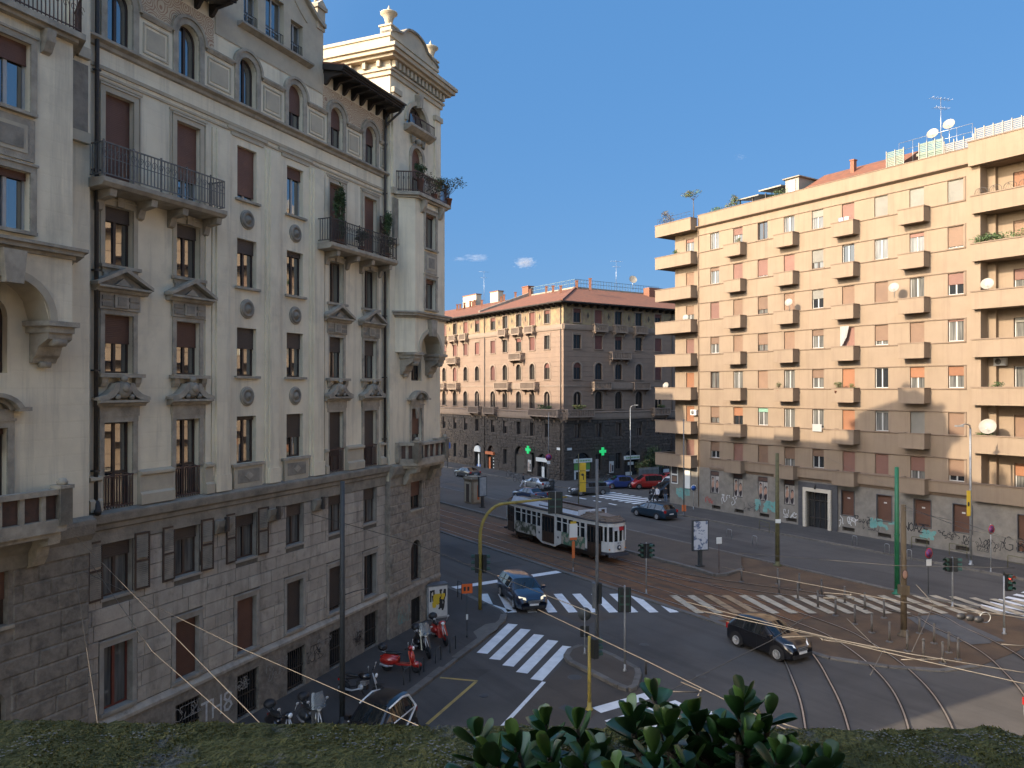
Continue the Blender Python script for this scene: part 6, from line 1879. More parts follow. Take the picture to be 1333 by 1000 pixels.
# far pavements
rp = [xy(AW(53.3, -30)), xy(AW(53.3, 57))] + [xy(AW(53.9, 58.8)), xy(AW(55.2, 59.8)), xy(AW(60, 60)), xy(AW(110, 60))]
sheet("pavement", rp + [xy(AW(110, 40)), xy(AW(62, 40)), xy(AW(62, -30))], .13, "pavement_dark", thick=.13)
kerb("kerb", rp[:-1] + [xy(AW(80, 60))], .135, .25, 1.5)
cpv = [xy(AW(56, 140)), xy(AW(56, 76)), xy(AW(56.6, 74)), xy(AW(58.5, 73)), xy(AW(110, 73))]
sheet("pavement", cpv + [xy(AW(110, 85)), xy(AW(66, 85)), xy(AW(66, 140))], .13, "pavement_dark", thick=.13)
kerb("kerb", cpv, .135, .25, 1.5)
# traffic island and the worn apron round it
sheet("apron", [xy(G(*p)) for p in ((707, 888), (728, 868), (740, 850), (760, 843), (832, 880), (836, 900), (806, 914), (778, 925), (740, 965), (640, 965))], .006, "asphalt_old")
isl = [xy(G(*p)) for p in ((755, 843), (742, 848), (737, 856), (742, 863), (775, 879), (806, 895), (818, 899), (826, 896), (831, 880), (829, 873), (800, 857), (781, 849))]
sheet("traffic_island", isl, .14, "asphalt_old", thick=.14)
kerb("kerb", isl + [isl[0]], .15, .26, .9)
mb = MB()
mb.tube([(isl[8][0] + .3, isl[8][1], .1), (isl[8][0] + .3, isl[8][1], .75)], .05, MATS["cast_iron"]); tag(mb.build("island_post"), "short dark stub post at the right end of the traffic island", "bollard")

# painted markings
def bars(name, segs, w, m, z=.009):
    root = bpy.data.objects.new(name, None); COL.objects.link(root); root["kind"] = "structure"
    root.location = (segs[0][0][0], segs[0][0][1], 0)
    for k, (a, b) in enumerate(segs):
        d = Vector((b[0] - a[0], b[1] - a[1])); L = d.length; d.normalize(); n = Vector((-d.y, d.x)) * w / 2
        mb = MB()
        q = [(a[0] - n.x, a[1] - n.y), (b[0] - n.x, b[1] - n.y), (b[0] + n.x, b[1] + n.y), (a[0] + n.x, a[1] + n.y)]
        mm = m if isinstance(m, str) else m[k % len(m)]
        mb.face([(x - segs[0][0][0], y - segs[0][0][1], z) for x, y in q], MATS[mm])
        mb.build("stripe", root)
    return root
sk = Vector((.60, -3.75))
z1 = []
for k in range(11):
    x = -2.75 + k * 1.085
    a = (x, 45.2); b = (x + sk.x, 45.2 + sk.y)
    if k == 0: a, b = (-2.9, 44.6), (-.15, 41.6)
    z1.append((a, b))
bars("zebra_crossing", z1, .50, "road_white")
z2 = []
for k in range(5):
    t = k / 4
    a = Vector((.04 + 2.56 * t, 39.4 - 3.4 * t)); b = Vector((-1.36 + 2.36 * t, 35.06 - 3.2 * t)); z2.append((xy(a), xy(b)))
bars("zebra_crossing", z2, .52, "road_white")
bars("zebra_crossing", [(xy(G(776, 924)), xy(G(850, 903))), (xy(G(793, 941)), xy(G(885, 914))), (xy(G(815, 958)), xy(G(925, 925)))], .55, "road_white")
z3 = []
for k in range(20):
    x = 9.3 + k * 1.0
    z3.append(((x, 44.7 - (k > 15) * (k - 15) * .25), (x + .72, 41.1 - (k > 15) * (k - 15) * .1)))
bars("zebra_crossing", z3, .46, ["road_worn", "road_worn", "road_rusty", "road_rusty", "road_worn", "road_worn"] + ["road_worn"] * 30, .058)
z4 = []
for k in range(9):
    a = G(1275, 791) + AC * (k * 1.02 + .5) + AV * .3; b = a - AV * 4.2
    z4.append((xy(a), xy(b)))
bars("zebra_crossing", z4, .5, "road_white")
z5 = [(xy(AW(54.6, 60.6 + k * 1.08)), xy(AW(58.8, 60.6 + k * 1.08))) for k in range(11)]
bars("zebra_crossing", z5, .5, "road_white")
bars("stop_line", [(xy(G(585, 766)), xy(G(731, 743.5)))], .62, "road_white")
bars("lane_line", [(xy(G(708, 887)), xy(G(650, 949)))], .17, "road_white")
bars("lane_line", [(xy(AW(52.6, l)), xy(AW(52.6, l - 1.2))) for l in (72, 69.5, 67, 64.5, 62)], .3, "road_white")
bars("parking_line", [(xy(G(573, 881.5)), xy(G(622, 886))), (xy(G(620, 886.5)), xy(G(556, 942)))], .14, "road_yellow")
# worn arrow ghost, manholes, repair patches
for k, (px, py, r_) in enumerate(((748, 881, .42), (838, 839, .32), (912, 880, .3), (630, 905, .3))):
    g = G(px, py); mb = MB(); mb.lathe([(r_ * .6, -.001), (r_ * .6, .011)], MATS["cast_iron"], n=20, smooth=False); mb.lathe([(r_ * .62, .006), (r_ * .72, .006)], MATS["paving_grey"], n=20, cap=False); structure(mb.build("manhole_cover", None, (g.x, g.y, .002)))
sheet("repair_patch", [xy(G(*p)) for p in ((726, 921), (735, 916), (766, 925), (752, 931))], .010, "cast_iron")
sheet("drain_cover", [xy(G(*p)) for p in ((922, 802), (937, 800), (943, 807), (927, 809))], .0348, "concrete_patch")
sheet("repair_patch", [xy(G(*p)) for p in ((600, 869), (640, 871), (622, 882), (584, 880))], .004, "pavement_dark")
sheet("repair_patch", [xy(AW(26, 52)), xy(AW(27.2, 52)), xy(AW(27.2, 40)), xy(AW(26, 40))], .004, "pavement_dark")
sheet("repair_patch", [xy(AW(47, 70)), xy(AW(48.4, 70)), xy(AW(48.4, 38)), xy(AW(47, 38))], .004, "pavement_dark")
rp_ = random.Random(8)
for k in range(14):
    w_, l_ = (rp_.uniform(23, 30), rp_.uniform(28, 75)) if k % 2 else (rp_.uniform(45, 52), rp_.uniform(25, 85))
    a_, b_ = rp_.uniform(.5, 1.4), rp_.uniform(.8, 5)
    sheet("repair_patch", [xy(AW(w_ + u * a_ + rp_.uniform(-.1, .1), l_ + v * b_)) for u, v in ((-1, -1), (1, -1), (1, 1), (-1, 1))], .003 + .0003 * k, ("pavement_dark", "asphalt_old")[k % 3 == 0])
sheet("repair_patch", [xy(G(*p)) for p in ((1206, 806), (1262, 840), (1290, 838), (1240, 806))], .05, "paving_grey")
# ------------------------------------------------------------------ vehicles
def paint(name, c, c2=None, metallic=0.2, rough=0.28):
    return mat("paint_" + name, c, c2, scale=2, rough=rough, metallic=metallic, coat=0.8)
paint("navy", (0.012, 0.022, 0.05)); paint("black", (0.010, 0.010, 0.013)); paint("blue", (0.02, 0.05, 0.12)); paint("teal", (0.012, 0.035, 0.06)); paint("silver", (0.42, 0.44, 0.46), metallic=.6)
paint("red", (0.34, 0.018, 0.014)); paint("white", (0.72, 0.72, 0.70), metallic=0); paint("grey", (0.06, 0.065, 0.07)); paint("cobalt", (0.03, 0.06, 0.22)); paint("scooter_red", (0.42, 0.022, 0.015), metallic=0)
mat("car_glass", (0.010, 0.013, 0.015), rough=0.03, ior=1.6)
mat("tyre", (0.016, 0.016, 0.017), rough=0.85)
mat("alloy", (0.46, 0.46, 0.46), rough=0.35, metallic=.3)
mat("plastic_black", (0.018, 0.018, 0.02), rough=0.55)
mat("lamp_clear", (0.75, 0.76, 0.76), rough=0.08, coat=1.0)
mat("lamp_lit", (1.0, 0.88, 0.62), emit=.16)
mat("lamp_red", (0.35, 0.012, 0.012), rough=0.15, coat=1)
mat("lamp_amber", (0.6, 0.22, 0.03), rough=0.2)
mat("plate_white", (0.70, 0.70, 0.68), rough=0.4)
mat("seat_black", (0.02, 0.019, 0.019), rough=0.5)
KINDS_ = {
 # x, roof/bonnet height, top half width, belt height, belt half width ; L in metres
 "hatch": dict(W=.86, st=[(-1.80, .74, .62, .62, .70), (-1.78, .98, .66, .80, .76), (-1.70, 1.10, .64, .92, .79), (-1.32, 1.42, .54, .96, .82), (-.75, 1.52, .57, .95, .85), (-.1, 1.53, .58, .93, .86), (.30, 1.44, .56, .92, .86), (1.00, 1.04, .72, .90, .85), (1.42, .93, .70, .85, .83), (1.72, .80, .64, .73, .77), (1.84, .62, .54, .55, .66)],
      ws=(6, 7), rw=(2, 3), side=[(3, 4), (4, 5), (5, 6)], wheels=(-1.14, 1.16), r=.32),
 "estate": dict(W=.90, st=[(-2.32, .72, .62, .6, .72), (-2.29, .98, .66, .82, .80), (-2.20, 1.06, .68, .92, .83), (-1.85, 1.40, .60, .95, .85), (-1.0, 1.47, .63, .95, .89), (-.1, 1.48, .63, .94, .90), (.35, 1.42, .61, .93, .90), (1.10, 1.02, .76, .92, .88), (1.75, .92, .72, .84, .86), (2.15, .80, .68, .72, .80), (2.32, .60, .60, .52, .70)],
      ws=(6, 7), rw=(2, 3), side=[(3, 4), (4, 5), (5, 6)], wheels=(-1.34, 1.36), r=.32),
 "saloon": dict(W=.90, st=[(-2.3, .70, .62, .58, .70), (-2.26, .96, .70, .80, .80), (-1.75, 1.04, .74, .92, .84), (-1.15, 1.38, .60, .94, .87), (-.6, 1.44, .62, .94, .89), (.0, 1.44, .62, .93, .90), (.35, 1.38, .60, .92, .90), (1.10, 1.00, .76, .90, .88), (1.75, .92, .72, .84, .86), (2.15, .78, .68, .70, .80), (2.3, .58, .60, .52, .70)],
      ws=(6, 7), rw=(2, 3), side=[(3, 4), (4, 5), (5, 6)], wheels=(-1.35, 1.36), r=.32),
 "mpv": dict(W=.90, st=[(-2.1, .74, .64, .62, .72), (-2.08, 1.02, .70, .86, .80), (-2.02, 1.12, .70, .96, .84), (-1.75, 1.62, .62, 1.0, .86), (-.9, 1.70, .65, 1.0, .89), (.1, 1.68, .65, .98, .90), (.5, 1.58, .63, .97, .90), (1.25, 1.12, .74, .96, .87), (1.7, .98, .72, .88, .85), (1.98, .82, .66, .74, .79), (2.12, .62, .60, .54, .70)],
      ws=(6, 7), rw=(2, 3), side=[(3, 4), (4, 5), (5, 6)], wheels=(-1.28, 1.30), r=.32),
 "micro": dict(W=.76, st=[(-1.25, .7, .55, .60, .64), (-1.23, 1.0, .60, .85, .68), (-1.16, 1.08, .60, .94, .71), (-.95, 1.48, .54, .96, .73), (-.4, 1.55, .56, .95, .75), (.1, 1.53, .56, .93, .76), (.32, 1.46, .55, .92, .76), (.85, 1.02, .64, .90, .74), (1.02, .90, .62, .82, .72), (1.18, .72, .58, .66, .68), (1.25, .55, .52, .5, .6)],
      ws=(6, 7), rw=(2, 3), side=[(3, 4), (4, 5), (5, 6)], wheels=(-.88, .90), r=.29),
}
def wheel_parts(t, x, y, r, side, bike=False, rim="alloy", w=.2):
    def ty(mb): mb.lathe([(r * .62, -w / 2), (r * .93, -w / 2), (r, -w / 2 + .03), (r, w / 2 - .03), (r * .93, w / 2), (r * .62, w / 2)], MATS["tyre"], n=20, axis="y")
    def ri(mb):
        mb.lathe([(r * .63, -.02), (r * .60, -.04), (r * .54, -.02), (r * .2, .0), (0, -.02)], MATS["plastic_black"], n=18, c=(0, 0, 0), axis="y")
        for k in range(7):
            a = 2 * math.pi * k / 7
            mb.bar((math.cos(a) * r * .1, -.045, math.sin(a) * r * .1), (math.cos(a) * r * .6, -.055, math.sin(a) * r * .6), r * .17, MATS[rim], .03)
        mb.lathe([(r * .64, -.05), (r * .60, -.07), (r * .56, -.05)], MATS[rim], n=18, axis="y"); mb.lathe([(r * .15, -.03), (r * .14, -.075), (0, -.08)], MATS[rim], n=10, axis="y")
    wh = shared(("ty", r, w), "wheel", ty, t, (x, y, r))
    a = shared(("ri", r, rim), "rim", ri, wh, (0, -w * .32 * (1 if side < 0 else 1), 0))
    if side > 0: wh.rotation_euler = (0, 0, math.pi)
    return wh
def car(name, label, kind, loc, head, pm, group=None, lit=False, roof_paint=None, cat="car", cell=None):
    K = KINDS_[kind]; st = K["st"]; W = K["W"]
    P_, GL_ = MATS["paint_" + pm], MATS["car_glass"]
    t = thing(name, label, cat, (loc[0], loc[1], loc[2] if len(loc) > 2 else 0), math.atan2(head[1], head[0]), group)
    secs = []
    zs = .20
    for (x, zt, wt, zb, wb) in st:
        wm = min(W, wb * 1.02)
        secs.append([(x, 0, zt), (x, wt * .55, zt - .004), (x, wt * .85, zt - .022), (x, wt, zt - .075 if zt - zb > .3 else zt - .05), (x, wb, zb), (x, wm, zb - .16), (x, wm * .995, zs + .16), (x, wm * .93, zs), (x, 0, zs)])
    n = len(secs[0])
    V = []
    for s in secs:
        V += [(p[0], p[1], p[2]) for p in s] + [(p[0], -p[1], p[2]) for p in s]
    body, ws, rw_, sw = [], [], [], []
    for i in range(len(secs) - 1):
        for k in range(n - 1):
            f1 = (i * 2 * n + k, (i + 1) * 2 * n + k, (i + 1) * 2 * n + k + 1, i * 2 * n + k + 1)
            f2 = tuple(reversed([a + n for a in f1]))
            dst = body
            if (i, i + 1) == K["ws"] and k <= 2: dst = ws
            elif (i, i + 1) == K["rw"] and k <= 2: dst = rw_
            elif (i, i + 1) in K["side"] and k == 3: dst = sw
            dst += [f1, f2]
    for i in (0, len(secs) - 1):
        ring = [i * 2 * n + k for k in range(n)] + [i * 2 * n + n + k for k in range(n - 1, -1, -1)]
        body.append(tuple(ring))
    key = ("car", kind, pm)
    b = MB().mesh(V, body, P_, True).build("body", t)
    if roof_paint:
        mbx = MB()
        rf = [f for f in body if all(V[a][2] > 1.3 for a in f)]
        mbx.mesh([(v[0], v[1], v[2] + .006) for v in V], rf, MATS[roof_paint], True).build("roof_panel", t)
    MB().mesh(V, ws, GL_, True).build("windscreen", t); MB().mesh(V, rw_, GL_, True).build("rear_window", t); MB().mesh(V, sw, GL_, True).build("side_window", t)
    # pillars and window line
    mb = MB()
    for i in (3, 4, 5, 6):
        for s in (-1, 1):
            a, c = secs[i][3], secs[i][4]
            mb.bar((a[0], s * (a[1] + .006), a[2]), (c[0], s * (c[1] + .006), c[2]), .05 if i in (4, 5) else .08, P_ if i in (3, 6) else MATS["plastic_black"], .02)
    for s in (-1, 1):
        a, c = secs[6][3], secs[7][3]
        mb.bar((a[0], s * a[1], a[2]), (c[0], s * c[1], c[2]), .07, P_, .05)
    mb.build("pillars", t)
    mb = MB()
    for s in (-1, 1):
        pts = [(secs[i][4][0], s * (secs[i][4][1] + .008), secs[i][4][2]) for i in range(2, 8)]
        mb.tube(pts, .012, MATS["alloy"] if kind == "estate" else MATS["plastic_black"], n=4)
        for i in (3, 4, 5): pass
    mb.build("window_trim", t)
    xf, xr = st[-1][0], st[0][0]
    for x in K["wheels"]:
        for s in (-1, 1):
            wheel_parts(t, x, s * (W - .10), K["r"], s)
    def arches(mb):
        for x in K["wheels"]:
            for s in (-1, 1):
                r = K["r"] + .065
                pts = [(x + r * math.cos(math.pi * j / 12), K["r"] + r * math.sin(math.pi * j / 12)) for j in range(13)]
                pts = [(x + r, .2)] + pts + [(x - r, .2)]
                mb.prism(pts, "y", s * (W - .22), s * (W + .008), MATS["plastic_black"])
    shared(("arch", kind), "wheel_arch", arches, t)
    # front
    zf = st[-2][1]
    mb = MB()
    mb.box(xf - .16, xf + .025, -.34, .34, zf - .30, zf - .13, MATS["plastic_black"])
    for k in range(3): mb.box(xf - .1, xf + .035, -.33, .33, zf - .28 + k * .06, zf - .265 + k * .06, MATS["alloy"])
    mb.build("grille", t)
    mb = MB(); mb.box(xf - .25, xf + .04, -.62, .62, .22, .38, MATS["plastic_black"]); mb.box(xr - .03, xr + .2, -.66, .66, .24, .42, MATS["plastic_black"]); mb.build("bumper", t)
    mb = MB(); mb.box(xf + .03, xf + .055, -.25, .25, .40, .50, MATS["plate_white"]); mb.box(xr - .045, xr - .02, -.25, .25, .55 if kind != "hatch" else .6, .66 if kind != "hatch" else .7, MATS["plate_white"]); mb.build("number_plate", t)
    for s in (-1, 1):
        mb = MB()
        v = [(xf - .06, s * .40, zf - .12), (xf - .30, s * .72, zf - .06), (xf - .42, s * .74, zf + .03), (xf - .14, s * .42, zf - .0)]
        q = [(p[0] + .05, p[1] + s * .035, p[2] + .012) for p in v]
        mb.mesh(v + q, [(4, 5, 6, 7), (0, 1, 5, 4), (1, 2, 6, 5), (2, 3, 7, 6), (3, 0, 4, 7)], MATS["lamp_lit"] if lit else MATS["lamp_clear"])
        mb.build("headlight", t)
        mb = MB(); mb.box(xr - .02, xr + .14, s * (W - .26), s * (W - .07), .72, .98 if kind != "micro" else .9, MATS["lamp_red"]); mb.build("tail_light", t)
        mb = MB(); mx = st[7][0] - .12; mb.box(mx - .1, mx + .06, s * (W - .02), s * (W + .17), .95, 1.09, P_); mb.build("wing_mirror", t)
        mb = MB()
        for x in (-.55, .45) if kind != "micro" else (.0,): mb.box(x - .09, x + .09, s * (W - .01), s * (W + .02), .80, .835, P_)
        mb.build("door_handle", t)
    def seams(mb):
        for s in (-1, 1):
            for x in ((-.95, .05, .98) if kind != "micro" else (-.5, .55)):
                mb.box(x - .006, x + .006, s * (W - .04), s * (W + .004), .3, .9, MATS["plastic_black"])
    shared(("seam", kind), "door_seam", seams, t)
    mb = MB()
    for s in (-.3, .25): mb.bar((st[7][0] + .02, s, st[7][1] + .02), (st[7][0] - .42, s + .3, st[7][1] + .27), .02, MATS["plastic_black"])
    mb.build("wiper", t)
    if cell:
        mb = MB()
        for s in (-1, 1):
            pts = [(secs[6][3][0] + .05, s * (secs[6][3][1] + .03), secs[6][3][2] + .02), (secs[4][3][0], s * (secs[4][3][1] + .04), secs[4][3][2] + .03), (secs[3][3][0] + .1, s * (secs[3][3][1] + .04), secs[3][3][2]), (secs[2][4][0] + .08, s * (secs[2][4][1] + .03), 1.0), (-.55, s * (W + .01), .62), (-.1, s * (W + .01), .36), (.6, s * (W + .01), .32)]
            mb.tube(pts, [.03, .036, .042, .05, .045, .036, .03], MATS["paint_white"], n=6)
            mb.tube([(secs[2][4][0] + .1, s * (W - .02), .98), (.2, s * (W + .005), .95), (.8, s * (W - .01), .92)], .026, MATS["paint_white"], n=6)
        mb.build("safety_cell", t)
    return t
GV = "vehicles at the junction"
car("dark_estate_car", "navy estate car with lit headlights turning over the white zebra crossing", "estate", (.55, 43.6), (.27, -.96), "navy", lit=True)
car("black_hatchback", "black hatchback with bright wheels at the edge of the tram reserve", "hatch", (11.75, 35.45), (.53, -.85), "black")
car("blue_estate_car", "blue estate car driving away before the peach block's end", "estate", (13.2, 72.1), (-.547, .837), "teal")
car("dark_saloon_car", "dark saloon car far up the avenue near the palazzo's left end", "saloon", (-6.1, 104.8), (-.547, .837), "grey")
car("silver_car", "silver car parked at the palazzo kerb behind a dark blue car", "saloon", (3.0, 92.6), (-.547, .837), "silver")
car("dark_blue_car", "dark blue saloon car waiting on the avenue behind the tram", "saloon", (1.9, 83.2), (-.547, .837), "blue")
car("grey_car", "dark grey car coming out of the side street behind the yellow banner", "estate", (8.7, 87.6), (-.95, -.30), "grey")
car("blue_car", "bright blue car parked left of a red car by the palazzo", "hatch", (12.9, 93.2), (-.98, -.2), "cobalt")
car("red_car", "red tall car parked right of a blue car by the palazzo", "mpv", (16.2, 93.0), (-.98, -.2), "red")
car("red_car", "second red car, mostly hidden behind the tall red one", "hatch", (19.3, 96.3), (-.98, -.2), "red")
car("white_car", "white car standing nose out beside the peach block's end wall", "mpv", (18.6, 90.5), (-.5, -.86), "white")
car("dark_suv", "dark car in front of the white one, beside three pedestrians", "mpv", (17.3, 86.0), (-.837, -.547), "black")
car("microcar", "tiny dark two seat car with a white frame parked at the near kerb", "micro", (-4.45, 26.2, .0), (-.391, -.92), "black", cell=True)
car("white_car", "white car at the sunlit lower right edge of the road", "hatch", (20.15, 27.1), (.99, .12), "white")

# ------------------------------------------------------------------ scooters and a motorcycle on the pavement
def ell(mb, c, r, m, n=12, rot=None):
    prof = [(math.sin(math.pi * i / 8), -math.cos(math.pi * i / 8)) for i in range(9)]
    k0 = len(mb.v)
    mb.lathe(prof, m, n=n)
    for j in range(k0, len(mb.v)):
        x, y, z = mb.v[j]
        p = Vector((x * r[0], y * r[1], z * r[2]))
        if rot: p = Euler(rot).to_matrix() @ p
        mb.v[j] = (p.x + c[0], p.y + c[1], p.z + c[2])
def scooter(label, loc, head, pm, screen=False, case=True, lean=0.0, style="vespa", name="motor_scooter"):
    t = thing(name, label, "scooter" if name == "motor_scooter" else "motorcycle", loc, math.atan2(head[1], head[0]), "two-wheelers on the pavement")
    t.rotation_euler.x = lean
    P_ = MATS["paint_" + pm]; B = MATS["plastic_black"]
    big = style != "vespa"
    wr = .22 if not big else .27
    wb = .64 if not big else .72
    for x in (-wb, wb):
        def ty(mb): mb.lathe([(wr * .6, -.05), (wr * .9, -.055), (wr, -.02), (wr, .02), (wr * .9, .055), (wr * .6, .05)], MATS["tyre"], n=18, axis="y")
        w = shared(("sty", wr), "wheel", ty, t, (x, 0, wr))
        def ri(mb):
            for y in (-.04, .04): mb.lathe([(wr * .64, y * .8), (wr * .6, y), (wr * .5, y * .6)], MATS["alloy"], n=16, axis="y")
            for k in range(5):
                a = 2 * math.pi * k / 5
                mb.bar((0, 0, 0), (math.cos(a) * wr * .6, 0, math.sin(a) * wr * .6), wr * .16, MATS["alloy"], .05)
        shared(("sri", wr), "rim", ri, w)
    if style == "moto":
        mb = MB(); ell(mb, (.12, 0, .80), (.28, .14, .14), P_, rot=(0, .12, 0)); mb.build("tank", t)
        mb = MB(); ell(mb, (-.38, 0, .80), (.36, .13, .07), MATS["seat_black"]); mb.build("seat", t)
        mb = MB(); mb.box(-.15, .25, -.14, .14, .32, .62, B); mb.lathe([(.11, -.18), (.11, .18)], MATS["alloy"], n=12, c=(.05, 0, .42), axis="y")
        for k in range(4): mb.box(.02, .26, -.16, .16, .50 + k * .04, .515 + k * .04, MATS["alloy"])
        mb.build("engine", t)
        mb = MB(); mb.tube([(.15, -.18, .4), (-.3, -.2, .28), (-.85, -.22, .36)], [.03, .04, .055], MATS["alloy"]); mb.build("exhaust", t)
        mb = MB(); mb.tube([(-.7, 0, .62), (-.2, 0, .72), (.4, 0, .86)], .035, B); mb.tube([(-.72, .1, .27), (-.1, .08, .42)], .03, B); mb.build("frame", t)
        mb = MB(); ell(mb, (-.72, 0, .62), (.26, .09, .05), B, rot=(0, .35, 0)); ell(mb, (.72, 0, .56), (.26, .08, .04), B, rot=(0, -.2, 0)); mb.build("mudguard", t)
    else:
        mb = MB()
        for s in (-1, 1): ell(mb, (-.52, s * .12, .47), (.42, .16 if big else .14, .20), P_)
        ell(mb, (-.5, 0, .58), (.44, .18, .16), P_)
        mb.build("rear_body", t)
        mb = MB(); mb.prism([(-.2, .30), (.42, .30), (.46, .36), (-.25, .38)], "y", -.17, .17, P_); mb.build("floorboard", t)
        mb = MB()
        for k in range(9):
            u0, u1 = -1 + 2 * k / 9, -1 + 2 * (k + 1) / 9
            def P(u, v): return (.50 - v * .14 - .06 * u * u, u * (.24 - .06 * v), .34 + v * .56)
            mb.face([P(u0, 0), P(u1, 0), P(u1, 1), P(u0, 1)], P_, True)
        ell(mb, (.46, 0, .62), (.10, .16, .30), P_, rot=(0, -.22, 0))
        mb.build("leg_shield", t)
        mb = MB(); ell(mb, (-.42, 0, .76), (.40, .15, .075), MATS["seat_black"]); mb.build("seat", t)
        mb = MB(); ell(mb, (wb - .01, 0, wr + .12), (.25, .095, .14), P_, rot=(0, .1, 0)); mb.build("front_mudguard", t)
        mb = MB(); mb.tube([(-.35, -.16, .26), (-.6, -.19, .24), (-.9, -.2, .32)], [.03, .05, .05], MATS["alloy"]); mb.build("exhaust", t)
    mb = MB(); mb.tube([(wb, -.06, wr), (wb - .12, -.05, .62), (wb - .27, 0, .95)], .022, MATS["alloy"], n=6); mb.tube([(wb, .06, wr), (wb - .12, .05, .62), (wb - .27, 0, .95)], .022, MATS["alloy"], n=6); mb.build("fork", t)
    hx = wb - .30
    mb = MB(); mb.tube([(hx - .14, -.34, 1.0), (hx - .02, -.22, 1.02), (hx + .02, 0, .98), (hx - .02, .22, 1.02), (hx - .14, .34, 1.0)], .018, B, n=6)
    for s in (-1, 1): mb.tube([(hx - .14, s * .34, 1.0), (hx - .05, s * .25, 1.015)], .026, B, n=6)
    if style != "moto": ell(mb, (hx + .02, 0, 1.0), (.13, .18, .09), P_)
    mb.build("handlebar", t)
    mb = MB(); ell(mb, (hx + (.14 if style != "moto" else .2), 0, .99 if style != "moto" else .88), (.05, .085, .085), MATS["lamp_clear"]); mb.build("headlight", t)
    for s in (-1, 1):
        mb = MB(); mb.tube([(hx - .03, s * .24, 1.02), (hx + .0, s * .32, 1.22)], .008, MATS["alloy"], n=5); ell(mb, (hx, s * .34, 1.25), (.015, .06, .045), MATS["alloy"]); mb.build("mirror", t)
    mb = MB(); mb.box(-.94 if style != "moto" else -.98, -.86, -.06, .06, .56, .64, MATS["lamp_red"]); mb.build("tail_light", t)
    if case:
        mb = MB(); ell(mb, (-.86, 0, .98), (.21, .22, .16), B); ell(mb, (-.86, 0, .94), (.215, .225, .03), MATS["seat_black"]); mb.build("top_case", t)
        mb = MB(); mb.tube([(-.6, .08, .74), (-.9, .1, .83)], .014, MATS["alloy"], n=5); mb.tube([(-.6, -.08, .74), (-.9, -.1, .83)], .014, MATS["alloy"], n=5); mb.build("rack", t)
    if screen:
        mb = MB()
        for k in range(8):
            u0, u1 = -1 + k / 4, -1 + (k + 1) / 4
            def P(u, v): return (hx + .20 - .10 * u * u - v * .16, u * (.26 - .07 * v * v), 1.0 + v * .52)
            for v0, v1 in ((0, .5), (.5, 1)): mb.face([P(u0, v0), P(u1, v0), P(u1, v1), P(u0, v1)], MATS["screen_glass"], True)
        mb.build("windscreen", t)
    mb = MB(); mb.bar((-.05, .06, .3), (.02, .24, .02), .03, B); mb.build("side_stand", t)
    return t
mg = bpy.data.materials.new("screen_glass"); mg.use_nodes = True
b_ = mg.node_tree.nodes["Principled BSDF"]; b_.inputs["Base Color"].default_value = (.55, .6, .62, 1); b_.inputs["Transmission Weight"].default_value = .75; b_.inputs["Roughness"].default_value = .08; b_.inputs["IOR"].default_value = 1.1; b_.inputs["Coat Weight"].default_value = .6
MATS["screen_glass"] = mg
def gz(px, py, z=.12): v = G(px, py, z); return (v.x, v.y, z)
scooter("bright red scooter with a black top case, side on upon the pavement", gz(523, 874), (1, -.16), "scooter_red", lean=-.12)
scooter("black maxi scooter with a tall clear windscreen beside the building", gz(552, 850), (.42, -.91), "black", screen=True, style="maxi", lean=.1)
scooter("red and black scooter parked nearest to the poster box", gz(574, 834), (.42, -.91), "scooter_red", style="maxi", lean=.1)
scooter("black motorcycle with a round silver tank, low on the pavement", gz(470, 907), (.96, -.26), "black", case=False, style="moto", lean=-.1, name="motorcycle")
scooter("dark scooter with a small raised windscreen, half hidden by the mossy ledge", gz(408, 952), (.6, -.8), "grey", screen=True, style="maxi")
scooter("dark scooter at the pavement's lower end, only its top showing", gz(368, 962), (.7, -.7), "black", style="maxi")

# ------------------------------------------------------------------ the old white tram
mat("tram_white", (0.66, 0.66, 0.63), (0.56, 0.56, 0.54), scale=2, rough=0.4, dirt=(0.40, 0.38, 0.34), dscale=1.5, damt=(0.55, 0.85))
mat("tram_roof", (0.17, 0.13, 0.10), (0.22, 0.17, 0.13), scale=3, rough=0.85, dirt=(0.09, 0.07, 0.06), dscale=1.2)
mat("tram_edge", (0.05, 0.055, 0.07), rough=0.5)
mat("tram_door", (0.045, 0.026, 0.018), (0.03, 0.02, 0.015), scale=4, rough=0.5)
mat("tram_ad_dark", (0.07, 0.085, 0.055), (0.50, 0.48, 0.43), scale=1.8, rough=0.4, mixpow=(.45, .55))
mat("tram_ad_green", (0.07, 0.17, 0.11), (0.42, 0.36, 0.30), scale=2.3, rough=0.4, mixpow=(.48, .55))
mat("ad_board", (0.50, 0.52, 0.56), (0.44, 0.46, 0.50), scale=3, rough=0.6)
mat("route_red", (0.40, 0.02, 0.03), rough=.4)
TM_P = AW(35.1, 46.9)
TM = thing("tram", "old white single car tram with advert panels standing on the brown reserve", "tram", (TM_P.x, TM_P.y, .04), math.atan2(-.837, .547))
TM.scale = (.945, .97, .97)
TW = MATS["tram_white"]
HWT = 1.17
def tplan(off=0.0):
    """half outline of the body, tapering towards both ends"""
    h = HWT + off
    return [(6.95 + off, .0), (6.93 + off, .45), (6.72 + off, .80), (6.35, .93 + off), (4.9, h), (-4.9, h), (-6.35, .93 + off), (-6.72 - off, .80), (-6.93 - off, .45), (-6.95 - off, 0)]
def tram_band(mb, z0, z1, off, m, top=False, bottom=False):
    pl = tplan(off); full = pl + [(x, -y) for x, y in pl[::-1] if y > 0]
    mb.prism(full, "z", z0, z1, m)
mb = MB(); tram_band(mb, .62, .80, -.01, MATS["tram_edge"]); mb.build("underframe", TM)
